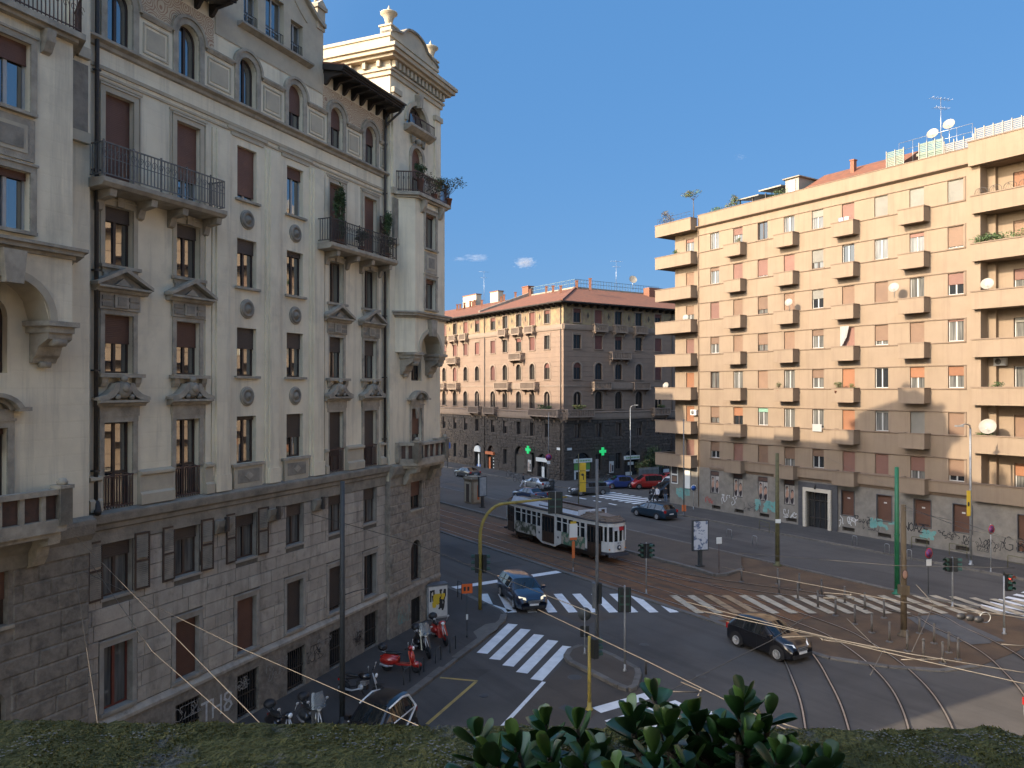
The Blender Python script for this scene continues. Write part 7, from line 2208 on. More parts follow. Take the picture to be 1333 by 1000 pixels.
mb = MB(); tram_band(mb, .80, 1.52, 0, TW); tram_band(mb, 2.58, 2.84, 0, TW)
# pillars between the windows
def edge_at(x):
    pl = tplan(0)
    for (xa, ya), (xb, yb) in zip(pl, pl[1:]):
        if xb <= x <= xa: return ya + (yb - ya) * (xa - x) / (xa - xb + 1e-9)
    return HWT
pill = [-6.35, -5.1, -4.95, -4.0, -3.25, -2.5, -1.75, -1.15, -1.0, .75, .9, 1.65, 2.4, 3.15, 3.9, 4.55, 4.7, 6.35]
for x in pill:
    for s in (-1, 1):
        y = edge_at(x)
        mb.box(x - .055, x + .055, s * (y - .06), s * (y + .002), 1.52, 2.58, TW)
for x, y in ((6.86, .42), (6.9, 0), (-6.86, .42), (-6.9, 0), (6.86, -.42), (-6.86, -.42), (6.7, .79), (6.7, -.79), (-6.7, .79), (-6.7, -.79)):
    mb.box(x - .05, x + .05, y - .05, y + .05, 1.52, 2.58, TW)
mb.build("body", TM)
mb = MB(); tram_band(mb, 1.50, 2.60, -.07, MATS["car_glass"]); mb.build("glazing", TM)
mb = MB()
for x0, x1 in ((-4.9, -1.2), (.95, 4.5)):
    for s in (-1, 1): mb.box(x0, x1, s * (HWT - .05), s * (HWT - .01), 2.22, 2.27, TW)
mb.build("window_transom", TM)
# dropped centre door panel, doors
mb = MB()
for s in (-1, 1):
    mb.prism([(-1.75, .62), (-.95, .28), (.75, .28), (1.55, .62), (1.55, .82), (-1.75, .82)], "y", s * (HWT - .05), s * (HWT + .006), TW)
mb.build("door_skirt", TM)
def tdoor(mb, w):
    D_ = MATS["tram_door"]
    mb.box(-w / 2, w / 2, -.03, .02, 0, 2.1, D_)
    n = 4 if w > 1.2 else 3
    for k in range(n):
        x = -w / 2 + w * (k + .5) / n
        mb.box(x - w / n * .36, x + w / n * .36, -.045, -.03, .85, 1.95, MATS["car_glass"]); mb.box(x - w / n * .36, x + w / n * .36, -.04, -.03, .1, .7, MATS["timber_dark"])
for x, w, z0, y in ((-.12, 1.6, .46, HWT + .012), (5.5, 1.35, .50, 1.07), (-5.7, 1.3, .50, 1.06)):
    for s in (-1, 1):
        o_ = shared(("td", w), "door", lambda mb: tdoor(mb, w), TM, (x, s * y, z0), (0 if s < 0 else math.pi))
        if abs(x) > 4: o_.rotation_euler.z += (.155 if x > 0 else -.155) * (1 if s < 0 else 1) * (1 if s < 0 else -1)
mb = MB()
for x0, x1, m in ((-4.9, -1.8, "tram_ad_dark"), (1.6, 4.55, "tram_ad_green")):
    for s in (-1, 1): mb.box(x0, x1, s * (HWT), s * (HWT + .008), .66, 1.54, MATS[m])
mb.build("advert_panel", TM)
mb = MB()
for x in (-1.35, 1.2):
    for s in (-1, 1):
        mb.lathe([(.10, -.005), (.06, -.008)], MATS["tram_edge"], n=12, c=(x, s * (HWT + .008), 1.05), axis="y")
mb.build("emblem", TM)
# roof: dark edge, curved top, clerestory boards, advert boards
mb = MB(); tram_band(mb, 2.84, 2.92, .05, MATS["tram_edge"]); mb.build("roof_edge", TM)
mb = MB()
for k in range(4):
    tram_band(mb, 2.92 + k * .075, 2.995 + k * .075, -.06 - k * .17, MATS["tram_roof"])
mb.build("roof", TM)
mb = MB()
for y in (-.42, 0, .42): mb.box(-4.6, 4.6, y - .14, y + .14, 3.22, 3.29, MATS["tram_roof"])
mb.box(-3.8, 4.4, .62, .80, 3.12, 3.42, MATS["timber_dark"])
mb.build("roof_boards", TM)
mb = MB()
for s in (-1, 1):
    mb.prism([(s * 1.08, 2.93), (s * 1.11, 2.93), (s * .84, 3.42), (s * .81, 3.42)], "x", -5.6, 1.1, MATS["ad_board"])
    mb.prism([(s * 1.08, 2.93), (s * 1.11, 2.93), (s * .92, 3.25), (s * .89, 3.25)], "x", 1.1, 3.6, MATS["ad_board"])
mb.mesh([(3.6, -1.08, 2.95), (4.3, 1.0, 3.0), (4.3, 1.0, 3.5), (3.6, -1.08, 3.4), (3.66, -1.08, 2.95), (4.36, 1.0, 3.0), (4.36, 1.0, 3.5), (3.66, -1.08, 3.4)], [(3, 2, 1, 0), (4, 5, 6, 7), (2, 3, 7, 6), (0, 1, 5, 4), (0, 4, 7, 3), (1, 2, 6, 5)], MATS["ad_board"])
mb.build("roof_advert", TM)
mb = MB()
for k in range(14): mb.box(-1.6 + k * .12, -1.6 + k * .12 + .07, -1.02 - .003, -1.0, 3.1, 3.2, MATS["tram_edge"])
stuff(mb.build("lettering", TM))
mb = MB(); mb.tube([(-1.2, 0, 3.3), (-.2, 0, 3.55), (-2.0, 0, 4.3), (-.6, 0, 5.6)], .03, MATS["iron"], n=5)
mb.tube([(-.6, -.75, 5.62), (-.6, .75, 5.62)], .03, MATS["iron"], n=5); mb.tube([(-1.2, -.5, 3.3), (-2.0, -.3, 4.3)], .02, MATS["iron"], n=5); mb.tube([(-1.2, .5, 3.3), (-2.0, .3, 4.3)], .02, MATS["iron"], n=5)
mb.tube([(-2.0, -.3, 4.3), (-.6, -.6, 5.6)], .02, MATS["iron"], n=5); mb.tube([(-2.0, .3, 4.3), (-.6, .6, 5.6)], .02, MATS["iron"], n=5)
mb.build("pantograph", TM)
# front: headlight, route box, number, buffers
for x, s in ((6.96, 1), (-6.96, -1)):
    mb = MB(); mb.lathe([(.17, s * -.02), (.18, s * .06), (.13, s * .09)], MATS["tram_edge"], n=16, c=(x, 0, 1.12), axis="x"); mb.lathe([(.125, s * .085), (.0, s * .10)], MATS["lamp_clear"], n=14, c=(x, 0, 1.12), axis="x"); mb.build("headlight", TM)
    mb = MB(); mb.box(x - .10, x + .06, -.9, .9, .5, .66, MATS["tram_edge"]); mb.build("bumper", TM)
    mb = MB(); mb.box(x - s * .16, x + s * .0, .02, .44, 2.30, 2.56, MATS["route_red"]); mb.box(x - s * .16, x - s * .01, -.48, -.06, 2.30, 2.56, MATS["ad_board"]); mb.build("route_box", TM)
    for yy in (-.72, .72):
        mb = MB(); mb.lathe([(.06, 0), (.05, s * .05), (0, s * .06)], MATS["lamp_amber"], n=10, c=(x - s * .18, yy, 1.0), axis="x"); mb.build("lamp", TM)
mb = MB(); word(mb, "1812", .02, MATS["tram_edge"], 0, 0, 0, .13, .8)
o_ = mb.build("fleet_number", TM, (6.965, -.2, 1.36), math.pi / 2)
for xb in (-4.0, 4.0):
    mb = MB()
    mb.box(xb - 1.25, xb + 1.25, -.85, -.78, .25, .62, MATS["iron"]); mb.box(xb - 1.25, xb + 1.25, .78, .85, .25, .62, MATS["iron"]); mb.box(xb - .3, xb + .3, -.8, .8, .3, .6, MATS["iron"])
    tr = mb.build("bogie", TM)
    for x in (xb - .8, xb + .8):
        for s in (-1, 1):
            mb = MB(); mb.lathe([(.34, -.05), (.34, .05), (.28, .06), (.0, .05)], MATS["iron_rust"], n=16, c=(x, s * .72, .34), axis="y"); mb.build("wheel", tr)
mb = MB(); mb.box(-2.0, 2.0, -.9, .9, .35, .62, MATS["iron"]); mb.build("equipment_box", TM)

# ------------------------------------------------------------------ pedestrians
mat("skin", (0.42, 0.25, 0.17), rough=0.6); mat("hair_dark", (0.03, 0.02, 0.015), rough=0.7); mat("cloth_dark", (0.02, 0.022, 0.03), rough=0.9); mat("cloth_pale", (0.55, 0.56, 0.60), rough=0.9); mat("cloth_denim", (0.12, 0.17, 0.26), rough=0.9); mat("shoe", (0.03, 0.025, 0.025), rough=.7); mat("cloth_red", (.2, .04, .04), rough=.9)
def person(label, loc, head, top, bottom, stride=.25, hair="hair_dark", bag=None, h=1.72, group=None):
    t = thing("person", label, "person", loc, math.atan2(head[1], head[0]), group)
    k = h / 1.75
    me = bpy.data.meshes.new("body")
    s = stride
    V = [(0, 0, .95), (0, 0, 1.15), (.01, 0, 1.38), (.02, 0, 1.50), (.04, 0, 1.58), (.05, 0, 1.66),
         (0, .19, 1.40), (-s * .5, .24, 1.14), (-s * .3 + .12, .23, .90), (-s * .3 + .17, .22, .82),
         (0, -.19, 1.40), (s * .5, -.24, 1.14), (s * .6 + .1, -.22, .92), (s * .6 + .16, -.21, .85),
         (0, .09, .90), (s * .8, .10, .50), (s * .9, .10, .09), (s * .9 + .16, .11, .04),
         (0, -.09, .90), (-s * .5, -.10, .50), (-s * 1.3, -.10, .12), (-s * 1.3 + .16, -.11, .05)]
    E = [(0, 1), (1, 2), (2, 3), (3, 4), (4, 5), (2, 6), (6, 7), (7, 8), (8, 9), (2, 10), (10, 11), (11, 12), (12, 13), (0, 14), (14, 15), (15, 16), (16, 17), (0, 18), (18, 19), (19, 20), (20, 21)]
    Rr = [(.13, .17), (.11, .15), (.12, .19), (.055, .055), (.085, .075), (.085, .075), (.065, .065), (.05, .05), (.038, .038), (.03, .045), (.065, .065), (.05, .05), (.038, .038), (.03, .045), (.095, .095), (.068, .068), (.045, .045), (.04, .045), (.095, .095), (.068, .068), (.045, .045), (.04, .045)]
    me.from_pydata([(x * k, y * k, z * k) for x, y, z in V], E, []); me.update()
    o = bpy.data.objects.new("body", me); COL.objects.link(o)
    sk_ = o.modifiers.new("skin", "SKIN"); o.modifiers.new("sub", "SUBSURF").levels = 1
    for i, r in enumerate(Rr): me.skin_vertices[0].data[i].radius = (r[0] * k, r[1] * k)
    me.skin_vertices[0].data[0].use_root = True
    dg = bpy.context.evaluated_depsgraph_get()
    m2 = bpy.data.meshes.new_from_object(o.evaluated_get(dg))
    bpy.data.objects.remove(o)
    m2.materials.clear()
    for m_ in (top, bottom, "skin", "shoe"): m2.materials.append(MATS[m_])
    for p in m2.polygons:
        z = p.center.z / k
        arm = abs(p.center.y / k) > .185
        p.material_index = 2 if z > 1.47 or (arm and z < .93) else 0 if z > .93 else 3 if z < .09 else 1
        p.use_smooth = True
    b = bpy.data.objects.new("body", m2); COL.objects.link(b); b.parent = t
    mb = MB(); ell(mb, (.03 * k, 0, 1.675 * k), (.105, .095, .095), MATS[hair]); mb.build("hair", t)
    mb = MB(); ell(mb, (.135 * k, 0, 1.615 * k), (.02, .014, .02), MATS["skin"]); mb.build("nose", t)
    if bag:
        mb = MB(); ell(mb, (-.17 * k, 0, 1.25 * k), (.10, .15, .2), MATS[bag]); mb.build("backpack", t)
    return t
def gp(px, py, z=.13): v = G(px, py, z); return (v.x, v.y, z)
person("pedestrian in dark top and pale trousers walking past the pharmacy corner", gp(681, 634.5), (1, -.2), "cloth_dark", "cloth_pale", .3)
person("pedestrian in a white top waiting by the side street crossing", gp(855.5, 654.5, .0), (-.7, -.7), "cloth_pale", "cloth_dark", .08)
person("pedestrian in dark clothes pushing a buggy at the side street crossing", gp(850.5, 654, .0), (-.8, -.6), "cloth_dark", "cloth_dark", .15)
person("pedestrian with light jeans and dark jacket, rightmost at the crossing", gp(866.5, 654, .0), (-.3, -.95), "cloth_dark", "cloth_denim", .05, bag="cloth_red")
t = thing("pushchair", "small dark pushchair in front of the dark dressed pedestrian", "pushchair", gp(846.5, 655, 0), math.atan2(-.6, -.8))
mb = MB(); ell(mb, (0, 0, .55), (.3, .2, .22), MATS["cloth_dark"], rot=(0, .5, 0)); ell(mb, (-.05, 0, .82), (.22, .22, .16), MATS["plastic_black"]); mb.build("seat", t)
mb = MB()
for s in (-.2, .2): mb.tube([(.25, s, .12), (-.1, s, .6), (-.4, s, 1.0)], .015, MATS["alloy"], n=5); mb.tube([(-.3, s, .12), (0, s, .5)], .015, MATS["alloy"], n=5)
mb.tube([(-.4, -.2, 1.0), (-.4, .2, 1.0)], .018, MATS["plastic_black"], n=5); mb.build("chassis", t)
for x in (.25, -.3):
    for s in (-.2, .2): mb = MB(); mb.lathe([(.11, -.02), (.12, 0), (.11, .02)], MATS["tyre"], n=12, c=(x, s, .12), axis="y"); mb.build("wheel", t)
# ------------------------------------------------------------------ street furniture
mat("pole_grey", (0.12, 0.125, 0.13), (0.09, 0.095, 0.10), scale=5, rough=0.6)
mat("pole_galv", (0.30, 0.31, 0.31), (0.24, 0.245, 0.25), scale=6, rough=0.5, metallic=.4)
mat("pole_dark", (0.045, 0.05, 0.052), (0.03, 0.033, 0.035), scale=4, rough=0.6)
mat("pole_yellow", (0.36, 0.27, 0.055), (0.25, 0.20, 0.05), scale=4, rough=0.6, dirt=(0.12, 0.10, 0.05), dscale=3)
mat("pole_green", (0.012, 0.13, 0.055), (0.010, 0.105, 0.045), scale=3, rough=0.5)
mat("pole_olive", (0.115, 0.105, 0.045), (0.08, 0.072, 0.035), scale=4, rough=0.8)
mat("pole_wood", (0.13, 0.095, 0.055), (0.085, 0.062, 0.038), scale=7, stretch=(1, 1, .15), rough=0.9)
mat("signal_black", (0.014, 0.016, 0.016), rough=0.55)
mat("signal_green", (0.02, 0.06, 0.045), rough=0.5)
mat("lens_dark", (0.03, 0.03, 0.028), rough=0.15)
mat("red_lit", (1.0, 0.05, 0.03), emit=1.4)
mat("green_lit", (0.05, 1.0, 0.35), emit=1.2)
mat("banner_yellow", (0.62, 0.42, 0.03), (0.55, 0.37, 0.03), scale=2, rough=0.6)
mat("sign_purple", (0.16, 0.05, 0.20), rough=0.45)
mat("sign_red", (0.45, 0.02, 0.02), rough=0.45)
mat("sign_back", (0.06, 0.065, 0.065), rough=0.6)
mat("orange_sign", (0.55, 0.10, 0.015), rough=0.6)
mat("wire_copper", (0.12, 0.105, 0.088), (0.09, 0.08, 0.068), scale=3, rough=0.5, metallic=.3)
mat("wire_dark", (0.05, 0.048, 0.045), rough=.6)
mat("poster_blue", (0.50, 0.53, 0.57), (0.12, 0.16, 0.25), scale=3.2, detail=2, mixpow=(.5, .58), rough=0.4)
mat("poster_pale", (0.42, 0.46, 0.48), (0.30, 0.34, 0.36), scale=3, rough=0.25)
mat("hut_stone", (0.30, 0.24, 0.165), (0.23, 0.185, 0.13), scale=3, rough=.9, bump=.15, dirt=(0.12, .10, .075), dscale=1.4)
mat("bollard_iron", (0.13, 0.115, 0.10), (0.09, 0.08, 0.072), scale=6, rough=.7)
def pole_mb(h, r0, r1, m, base=True):
    mb = MB(); mb.tube([(0, 0, 0), (0, 0, h * .5), (0, 0, h)], [r0, (r0 + r1) / 2, r1], MATS[m], n=10)
    if base: mb.lathe([(r0 * 2.0, 0), (r0 * 1.9, .06), (r0 * 1.15, .10), (r0 * 1.1, .3)], MATS[m], n=10)
    return mb
def post(name, label, cat, g, h, r, m, rz=0.0, group=None):
    t = thing(name, label, cat, (g[0], g[1], g[2] if len(g) > 2 else 0), rz, group)
    pole_mb(h, r, r * .8, m).build("pole", t)
    return t
def signal_head(t, x, z, facing, lit=None, h=.98, y=0.0):
    """three lens head on its own local frame; facing = angle of the lens side"""
    mb = MB(); mb.box(-.16, .16, -.02, .18, 0, h, MATS["signal_black"])
    o = mb.build("signal_head", t, (x, y, z), facing)
    for k in range(3):
        zz = h * (k + .5) / 3
        mb = MB(); mb.lathe([(.105, -.03), (.08, -.045), (0, -.05)], MATS["red_lit" if lit == "red" and k == 2 else "green_lit" if lit == "green" and k == 0 else "lens_dark"], n=14, c=(0, 0, zz), axis="y"); mb.build("lens", o)
        mb = MB()
        for j in range(8):
            a0, a1 = math.pi * (-.1 + 1.2 * j / 8), math.pi * (-.1 + 1.2 * (j + 1) / 8)
            mb.face([(.125 * math.cos(a0), -.02, zz + .125 * math.sin(a0)), (.125 * math.cos(a1), -.02, zz + .125 * math.sin(a1)), (.125 * math.cos(a1), -.24, zz + .125 * math.sin(a1)), (.125 * math.cos(a0), -.24, zz + .125 * math.sin(a0))], MATS["signal_green"])
        mb.build("visor", o)
    return o
def backboard(t, x, z, w, h, facing, y=0.0):
    mb = MB(); mb.box(-w / 2, w / 2, -.015, .015, 0, h, MATS["signal_black"]); mb.box(-w / 2 + .06, w / 2 - .06, .015, .06, .05, h - .05, MATS["signal_green"])
    for k in range(3): mb.box(-w / 2 + .08, w / 2 - .08, .06, .075, h * (k + .12) / 3, h * (k + .88) / 3, MATS["signal_black"])
    mb.box(-.02, .02, .06, .1, -.05, h + .05, MATS["pole_galv"])
    return mb.build("backboard", t, (x, y, z), facing)
def round_sign(t, z, r, face, rim=None, facing=0.0, y=-.07, bar_=None):
    mb = MB(); mb.lathe([(r, .012), (r, -.004), (0, -.004)], MATS["sign_back"], n=22, axis="y")
    if rim: mb.lathe([(r * .99, -.006), (r * .80, -.0065)], MATS[rim], n=22, axis="y")
    mb.lathe([(r * (.82 if rim else .98), -.007), (0, -.009)], MATS[face], n=22, axis="y")
    if bar_: mb.bar((-r * .6, -.014, r * .6), (r * .6, -.014, -r * .6), r * .2, MATS[bar_], .006)
    o = mb.build("sign_disc", t, (math.sin(facing) * -0 + 0, 0, z), facing)
    o.location = Matrix.Rotation(facing, 3, "Z") @ Vector((0, y, 0)) + Vector((0, 0, z))
    return o
GPOLE = "traffic signals"
# yellow mast arm over the near carriageway
g = G(625, 793, .12)
t = thing("signal_mast", "yellow curved mast arm with signals hanging over the near carriageway", "traffic light", g, 0, GPOLE)
mb = MB()
pts = [(0, 0, 0), (0, 0, 3.9)] + [(1.35 * (1 - math.cos(a)), .35 * (1 - math.cos(a)), 3.9 + 1.75 * math.sin(a)) for a in [math.pi / 2 * k / 8 for k in range(1, 9)]] + [(4.75, 1.1, 5.9)]
mb.tube(pts, [.10] * 2 + [.085] * 8 + [.05], MATS["pole_yellow"], n=9); mb.build("mast", t)
backboard(t, 4.1, 5.0, .80, 1.2, math.pi, .92)
signal_head(t, .28, 2.0, math.pi / 2 + .4); signal_head(t, -.22, 2.0, -math.pi / 2 - .2, h=1.0)
mb = MB(); mb.tube([(-.25, 0, 2.3), (.3, 0, 2.3)], .025, MATS["pole_yellow"], n=5); mb.tube([(-.25, 0, 2.8), (.3, 0, 2.8)], .025, MATS["pole_yellow"], n=5); mb.build("bracket", t)
# tall grey lamp pole on the island, with grey cabinets
t = post("tall_pole", "tall slim grey pole rising from the traffic island", "pole", G(777, 851, .14), 8.7, .085, "pole_grey")
mb = MB(); mb.box(-.22, -.05, -.22, .10, 2.1, 3.2, MATS["pole_grey"]); mb.box(.06, .2, -.2, .1, 2.3, 3.2, MATS["signal_black"]); mb.build("control_box", t)
t = post("traffic_light", "signal seen from behind on a thin pole at the island's right tip", "traffic light", G(813, 873, .14), 3.6, .045, "pole_galv", group=GPOLE)
backboard(t, 0, 2.45, .55, 1.05, math.pi, .06)
t = post("traffic_sign", "round sign seen from behind on a short pole on the island", "road sign", G(761, 851, .14), 2.05, .035, "pole_galv")
round_sign(t, 1.78, .30, "sign_back", None, math.pi, -.05)
mb = MB(); mb.box(-.2, -.03, .03, .05, .75, 1.25, MATS["signal_black"]); mb.box(.03, .2, .03, .05, .75, 1.25, MATS["signal_black"]); mb.build("plate", t)
t = post("traffic_light", "short yellow post with a signal on its right side in front of the island", "traffic light", G(767, 923), 2.75, .075, "pole_yellow", group=GPOLE)
signal_head(t, .24, 1.95, math.pi / 2 + .5, h=.72)
# left lamp post, orange notice, poster box, parking hoops
t = post("lamp_post", "thick dark lamp post standing before the brown stone base", "lamp post", G(446, 942, .12), 8.6, .10, "pole_dark")
mb = MB(); mb.tube([(0, 0, 4.55), (.35, .4, 4.6), (.75, .8, 4.6)], .018, MATS["pole_dark"], n=5); mb.build("bracket", t)
t = post("road_works_sign", "small orange notice board on a thin post at the pavement corner", "road sign", G(608, 829, .12), 2.5, .022, "pole_dark", .25)
mb = MB(); mb.box(-.26, .26, -.04, -.01, 2.1, 2.55, MATS["orange_sign"])
for s_ in (-.12, .06): mb.prism([(s_ - .05, 2.22), (s_ + .05, 2.22), (s_ + .05, 2.42), (s_ - .05, 2.42)], "y", -.05, -.04, MATS["plastic_black"])
mb.build("board", t)
mb = MB(); mb.box(-.05, .05, -.04, -.02, .85, 1.1, MATS["white_paint"]); mb.build("sticker", t)
g = G(568, 803, .12)
t = thing("poster_box", "white cabinet covered with a yellow and black poster beside the tower's foot", "cabinet", g, .45)
mb = MB(); mb.box(-.55, .55, -.25, .25, 0, 1.7, MATS["pole_galv"]); mb.box(-.58, .58, -.28, .28, 1.7, 1.76, MATS["pole_grey"]); mb.build("case", t)
mb = MB(); mb.box(-.5, .5, -.262, -.25, .1, 1.65, MATS["white_paint"])
strokes(mb, scrawl(5, 6, .8, 1.2), .09, MATS["plastic_black"], -.266, -.4, .25); strokes(mb, scrawl(9, 4, .6, .6), .16, MATS["banner_yellow"], -.278, -.3, .6)
mb.build("poster", t)
mb = MB(); mb.box(-.562, -.55, -.2, .2, .1, 1.6, MATS["white_paint"]); mb.build("side_poster", t)
def hoop(name, label, a, b, h, m="pole_dark", group=None, cat="railing", mid=False):
    t = thing(name, label, cat, a, math.atan2(b[1] - a[1], b[0] - a[0]), group)
    L = math.hypot(b[0] - a[0], b[1] - a[1])
    mb = MB(); mb.tube([(0, 0, 0), (0, 0, h - .06), (.06, 0, h), (L - .06, 0, h), (L, 0, h - .06), (L, 0, 0)], .024, MATS[m], n=6)
    if mid: mb.tube([(0, 0, h * .5), (L, 0, h * .5)], .018, MATS[m], n=5)
    mb.build("tube_frame", t); return t
for od, (a, b) in zip(("first", "second", "third", "fourth"), (((526, 891), (534, 886)), ((546, 878), (552, 874)), ((567, 863), (574, 858)), ((586, 849), (593, 844)))):
    hoop("kerb_hoop", od + " thin hoop along the scooter kerb, counted from the tiny microcar", G(*a, .12), G(*b, .12), .62, group="hoops along the scooter kerb", cat="hoop")
hoop("guard_rail", "thin hoop rail at the pavement corner left of the orange notice", G(596, 777, .12), G(601, 780, .12), .95)
# tram stop pole, hut, adverts on the platform
v = AW(30.95, 0); Yt = 50.5
t = post("tram_stop_sign", "tram stop pole with white plates and an orange band in front of the tram", "stop sign", ((746 - 666.5) / FPX * Yt, Yt, .03), 3.3, .03, "pole_galv", .3)
mb = MB(); mb.box(-.28, .28, -.05, -.02, 2.25, 3.15, MATS["sign_white"]); mb.build("stop_plate", t)
mb = MB(); mb.box(-.2, .2, -.05, -.02, 3.15, 3.3, MATS["banner_yellow"]); mb.box(-.24, .24, -.06, -.02, 2.08, 2.25, MATS["sign_orange"]); mb.build("header", t)
mb = MB(); mb.box(-.10, .10, -.055, -.03, .9, 2.0, MATS["sign_orange"]); mb.build("timetable", t)
g = AW(40.6, 69.3, .16)
t = thing("kiosk_hut", "small square stone hut on the tram platform at far left", "hut", g, math.atan2(-.837, .547))
mb = MB(); mb.box(-.8, .8, -.75, .75, 0, 2.45, MATS["hut_stone"]); mb.box(-.6, .6, -.78, -.75, .15, 2.2, MATS["plaster_trim"]); mb.box(.8, .83, -.55, .55, .15, 2.2, MATS["plaster_trim"]); mb.build("wall", t)
mb = MB(); mb.box(-.92, .92, -.87, .87, 2.45, 2.62, MATS["hut_stone"]); mb.box(-.7, .7, -.65, .65, 2.62, 2.75, MATS["hut_stone"]); mb.build("roof", t)
mb = MB(); mb.box(-.3, .3, -.80, -.78, .15, 2.0, MATS["timber_dark"]); mb.box(.83, .85, -.12, .12, .4, 1.9, MATS["sign_orange"]); mb.build("door", t)
def advert(label, g, w, h, zb, rz, pm):
    t = thing("advert_panel", label, "billboard", g, rz)
    mb = MB(); mb.box(-.12, .12, -.10, .10, 0, zb + .05, MATS["pole_dark"]); mb.box(-.25, .25, -.18, .18, 0, .08, MATS["pole_dark"]); mb.build("stand", t)
    mb = MB(); mb.box(-w / 2, w / 2, -.10, .10, zb, zb + h, MATS["pole_dark"]); mb.build("frame", t)
    mb = MB(); mb.box(-w / 2 + .07, w / 2 - .07, -.112, -.10, zb + .08, zb + h - .08, MATS[pm]); mb.build("poster", t)
advert("tall pale advert panel beside the stone hut on the tram platform", AW(39.6, 66.0, .16), 1.0, 2.0, 1.1, .75, "poster_pale")
advert("blue and white advert panel on a dark stand at the platform's near end", G(911, 737, .16), 1.15, 2.05, 1.05, .25, "poster_blue")
t = post("stop_post", "slim post with a small white plate at the near end of the platform", "road sign", G(935.5, 746, .16), 2.3, .025, "iron_rust", .3)
mb = MB(); mb.box(-.19, .19, -.04, -.015, 1.9, 2.3, MATS["sign_white"]); mb.build("plate", t)
t = post("traffic_light", "dark signal on a pale pole in front of the tram's right end", "traffic light", G(841, 773, .02), 3.0, .04, "pole_galv", group=GPOLE)
signal_head(t, -.22, 2.1, -.9, h=.85); signal_head(t, .22, 2.1, .9, h=.85)
# yellow vertical banner
t = post("banner_post", "yellow vertical banner on a pole behind the tram", "banner", G(753, 666, .16), 5.6, .05, "pole_olive", .12)
mb = MB(); mb.box(.1, .72, -.03, .03, 1.9, 4.7, MATS["banner_yellow"])
ell(mb, (.40, -.035, 3.55), (.14, .008, .12), MATS["plastic_black"]); mb.box(.44, .52, -.04, -.03, 3.05, 3.55, MATS["plastic_black"])
for z in (2.75, 3.9): mb.box(.12, .70, -.036, -.03, z, z + .05, MATS["pole_olive"])
mb.build("banner", t)
mb = MB()
for z in (1.95, 4.65): mb.tube([(0, 0, z), (.72, 0, z)], .015, MATS["pole_galv"], n=5)
mb.build("arm", t)
# catenary poles
t = post("tram_pole", "olive green tram wire pole on the reserve in front of the entrance door", "pole", G(1011.5, 736, .02), 7.6, .15, "pole_olive")
mb = MB(); mb.box(-.17, .17, -.18, -.12, 2.9, 3.15, MATS["sign_white"]); mb.build("plate", t)
t = post("tram_pole", "bright green tapered tram wire pole", "pole", G(1167, 773, .02), 7.4, .145, "pole_green")
mb = MB(); mb.lathe([(.155, 3.4), (.155, 3.5), (.13, 3.5)], MATS["pole_green"], n=12); mb.build("collar", t)
t = post("tram_pole", "weathered wooden pole with a small oval sign in front of the green pole", "pole", G(1175.5, 827, .02), 6.35, .15, "pole_wood")
mb = MB(); ell(mb, (-.02, -.17, 3.0), (.15, .02, .24), MATS["iron_rust"]); ell(mb, (-.02, -.185, 3.0), (.115, .016, .20), MATS["skin_print"]); mb.build("oval_sign", t)
mb = MB(); mb.box(-.2, .2, -.2, .2, 2.0, 2.45, MATS["pole_wood"]); mb.build("junction_box", t)
t = post("lamp_post", "galvanised lamp post with yellow banner at the peach block's right part", "lamp post", G(1263, 735, .13), 9.2, .08, "pole_galv")
mb = MB(); mb.tube([(0, 0, 9.1), (-.1, -.1, 9.4), (-.5, -.3, 9.5), (-1.0, -.5, 9.4)], .04, MATS["pole_galv"], n=6); mb.box(-1.3, -.8, -.65, -.4, 9.32, 9.42, MATS["pole_galv"]); mb.build("lamp", t)
mb = MB(); mb.box(-.32, -.07, -.12, -.08, 3.3, 5.0, MATS["banner_yellow"]); ell(mb, (-.2, -.12, 4.1), (.07, .01, .16), MATS["plastic_black"]); mb.build("banner", t)
t = post("lamp_post", "thin lamp pole before the stacked balconies of the peach block", "lamp post", G(890, 671, .13), 9.0, .06, "pole_grey")
mb = MB(); mb.box(-.2, .2, -.05, -.03, .4, 1.0, MATS["sign_orange"]); mb.build("sticker", t)
t = post("lamp_post", "lamp post with a bent arm before the palazzo's street side", "lamp post", D(820.5, 622, 100.0) * 1 + Vector((0, 0, 0)), 9.4, .07, "pole_galv")
t.location.z = .13
mb = MB(); mb.tube([(0, 0, 9.3), (.15, 0, 9.6), (.6, 0, 9.75)], .04, MATS["pole_galv"], n=6); mb.box(.5, 1.0, -.12, .12, 9.68, 9.8, MATS["pole_galv"]); mb.build("lamp", t)
# signs on the far side
def sign_on(label, g, z, face, rim, rz, r=.3, bar_=None, plate=True, h=None, m="pole_galv"):
    t = post("traffic_sign", label, "road sign", g, h or z + .35, .03, m, rz)
    round_sign(t, z, r, face, rim, 0, -.05, bar_)
    if plate: mb = MB(); mb.box(-.2, .2, -.06, -.04, z - r - .42, z - r - .05, MATS["sign_white"]); mb.build("plate", t)
    return t
sign_on("no parking sign with a white plate beside the far carriageway", G(1207.5, 779, .02), 2.6, "sign_purple", "sign_red", .4, bar_="sign_red", m="pole_dark")
sign_on("no parking sign on the pavement in front of the graffiti wall", G(1289, 744, .13), 2.75, "sign_purple", "sign_red", .4, bar_="sign_red", plate=False)
sign_on("round blue sign on the pavement by the peach block's corner", G(902.5, 663, .13), 2.1, "sign_blue", "sign_white", .2, r=.32, plate=False)
sign_on("no parking sign on a tall pole at the palazzo corner", G(714, 634, .13), 3.6, "sign_purple", "sign_red", .1, r=.4, bar_="sign_red", h=9.0)
t = post("traffic_sign", "square blue sign on a post at the far left end of the palazzo", "road sign", G(582.5, 609, .13), 4.0, .05, "pole_dark")
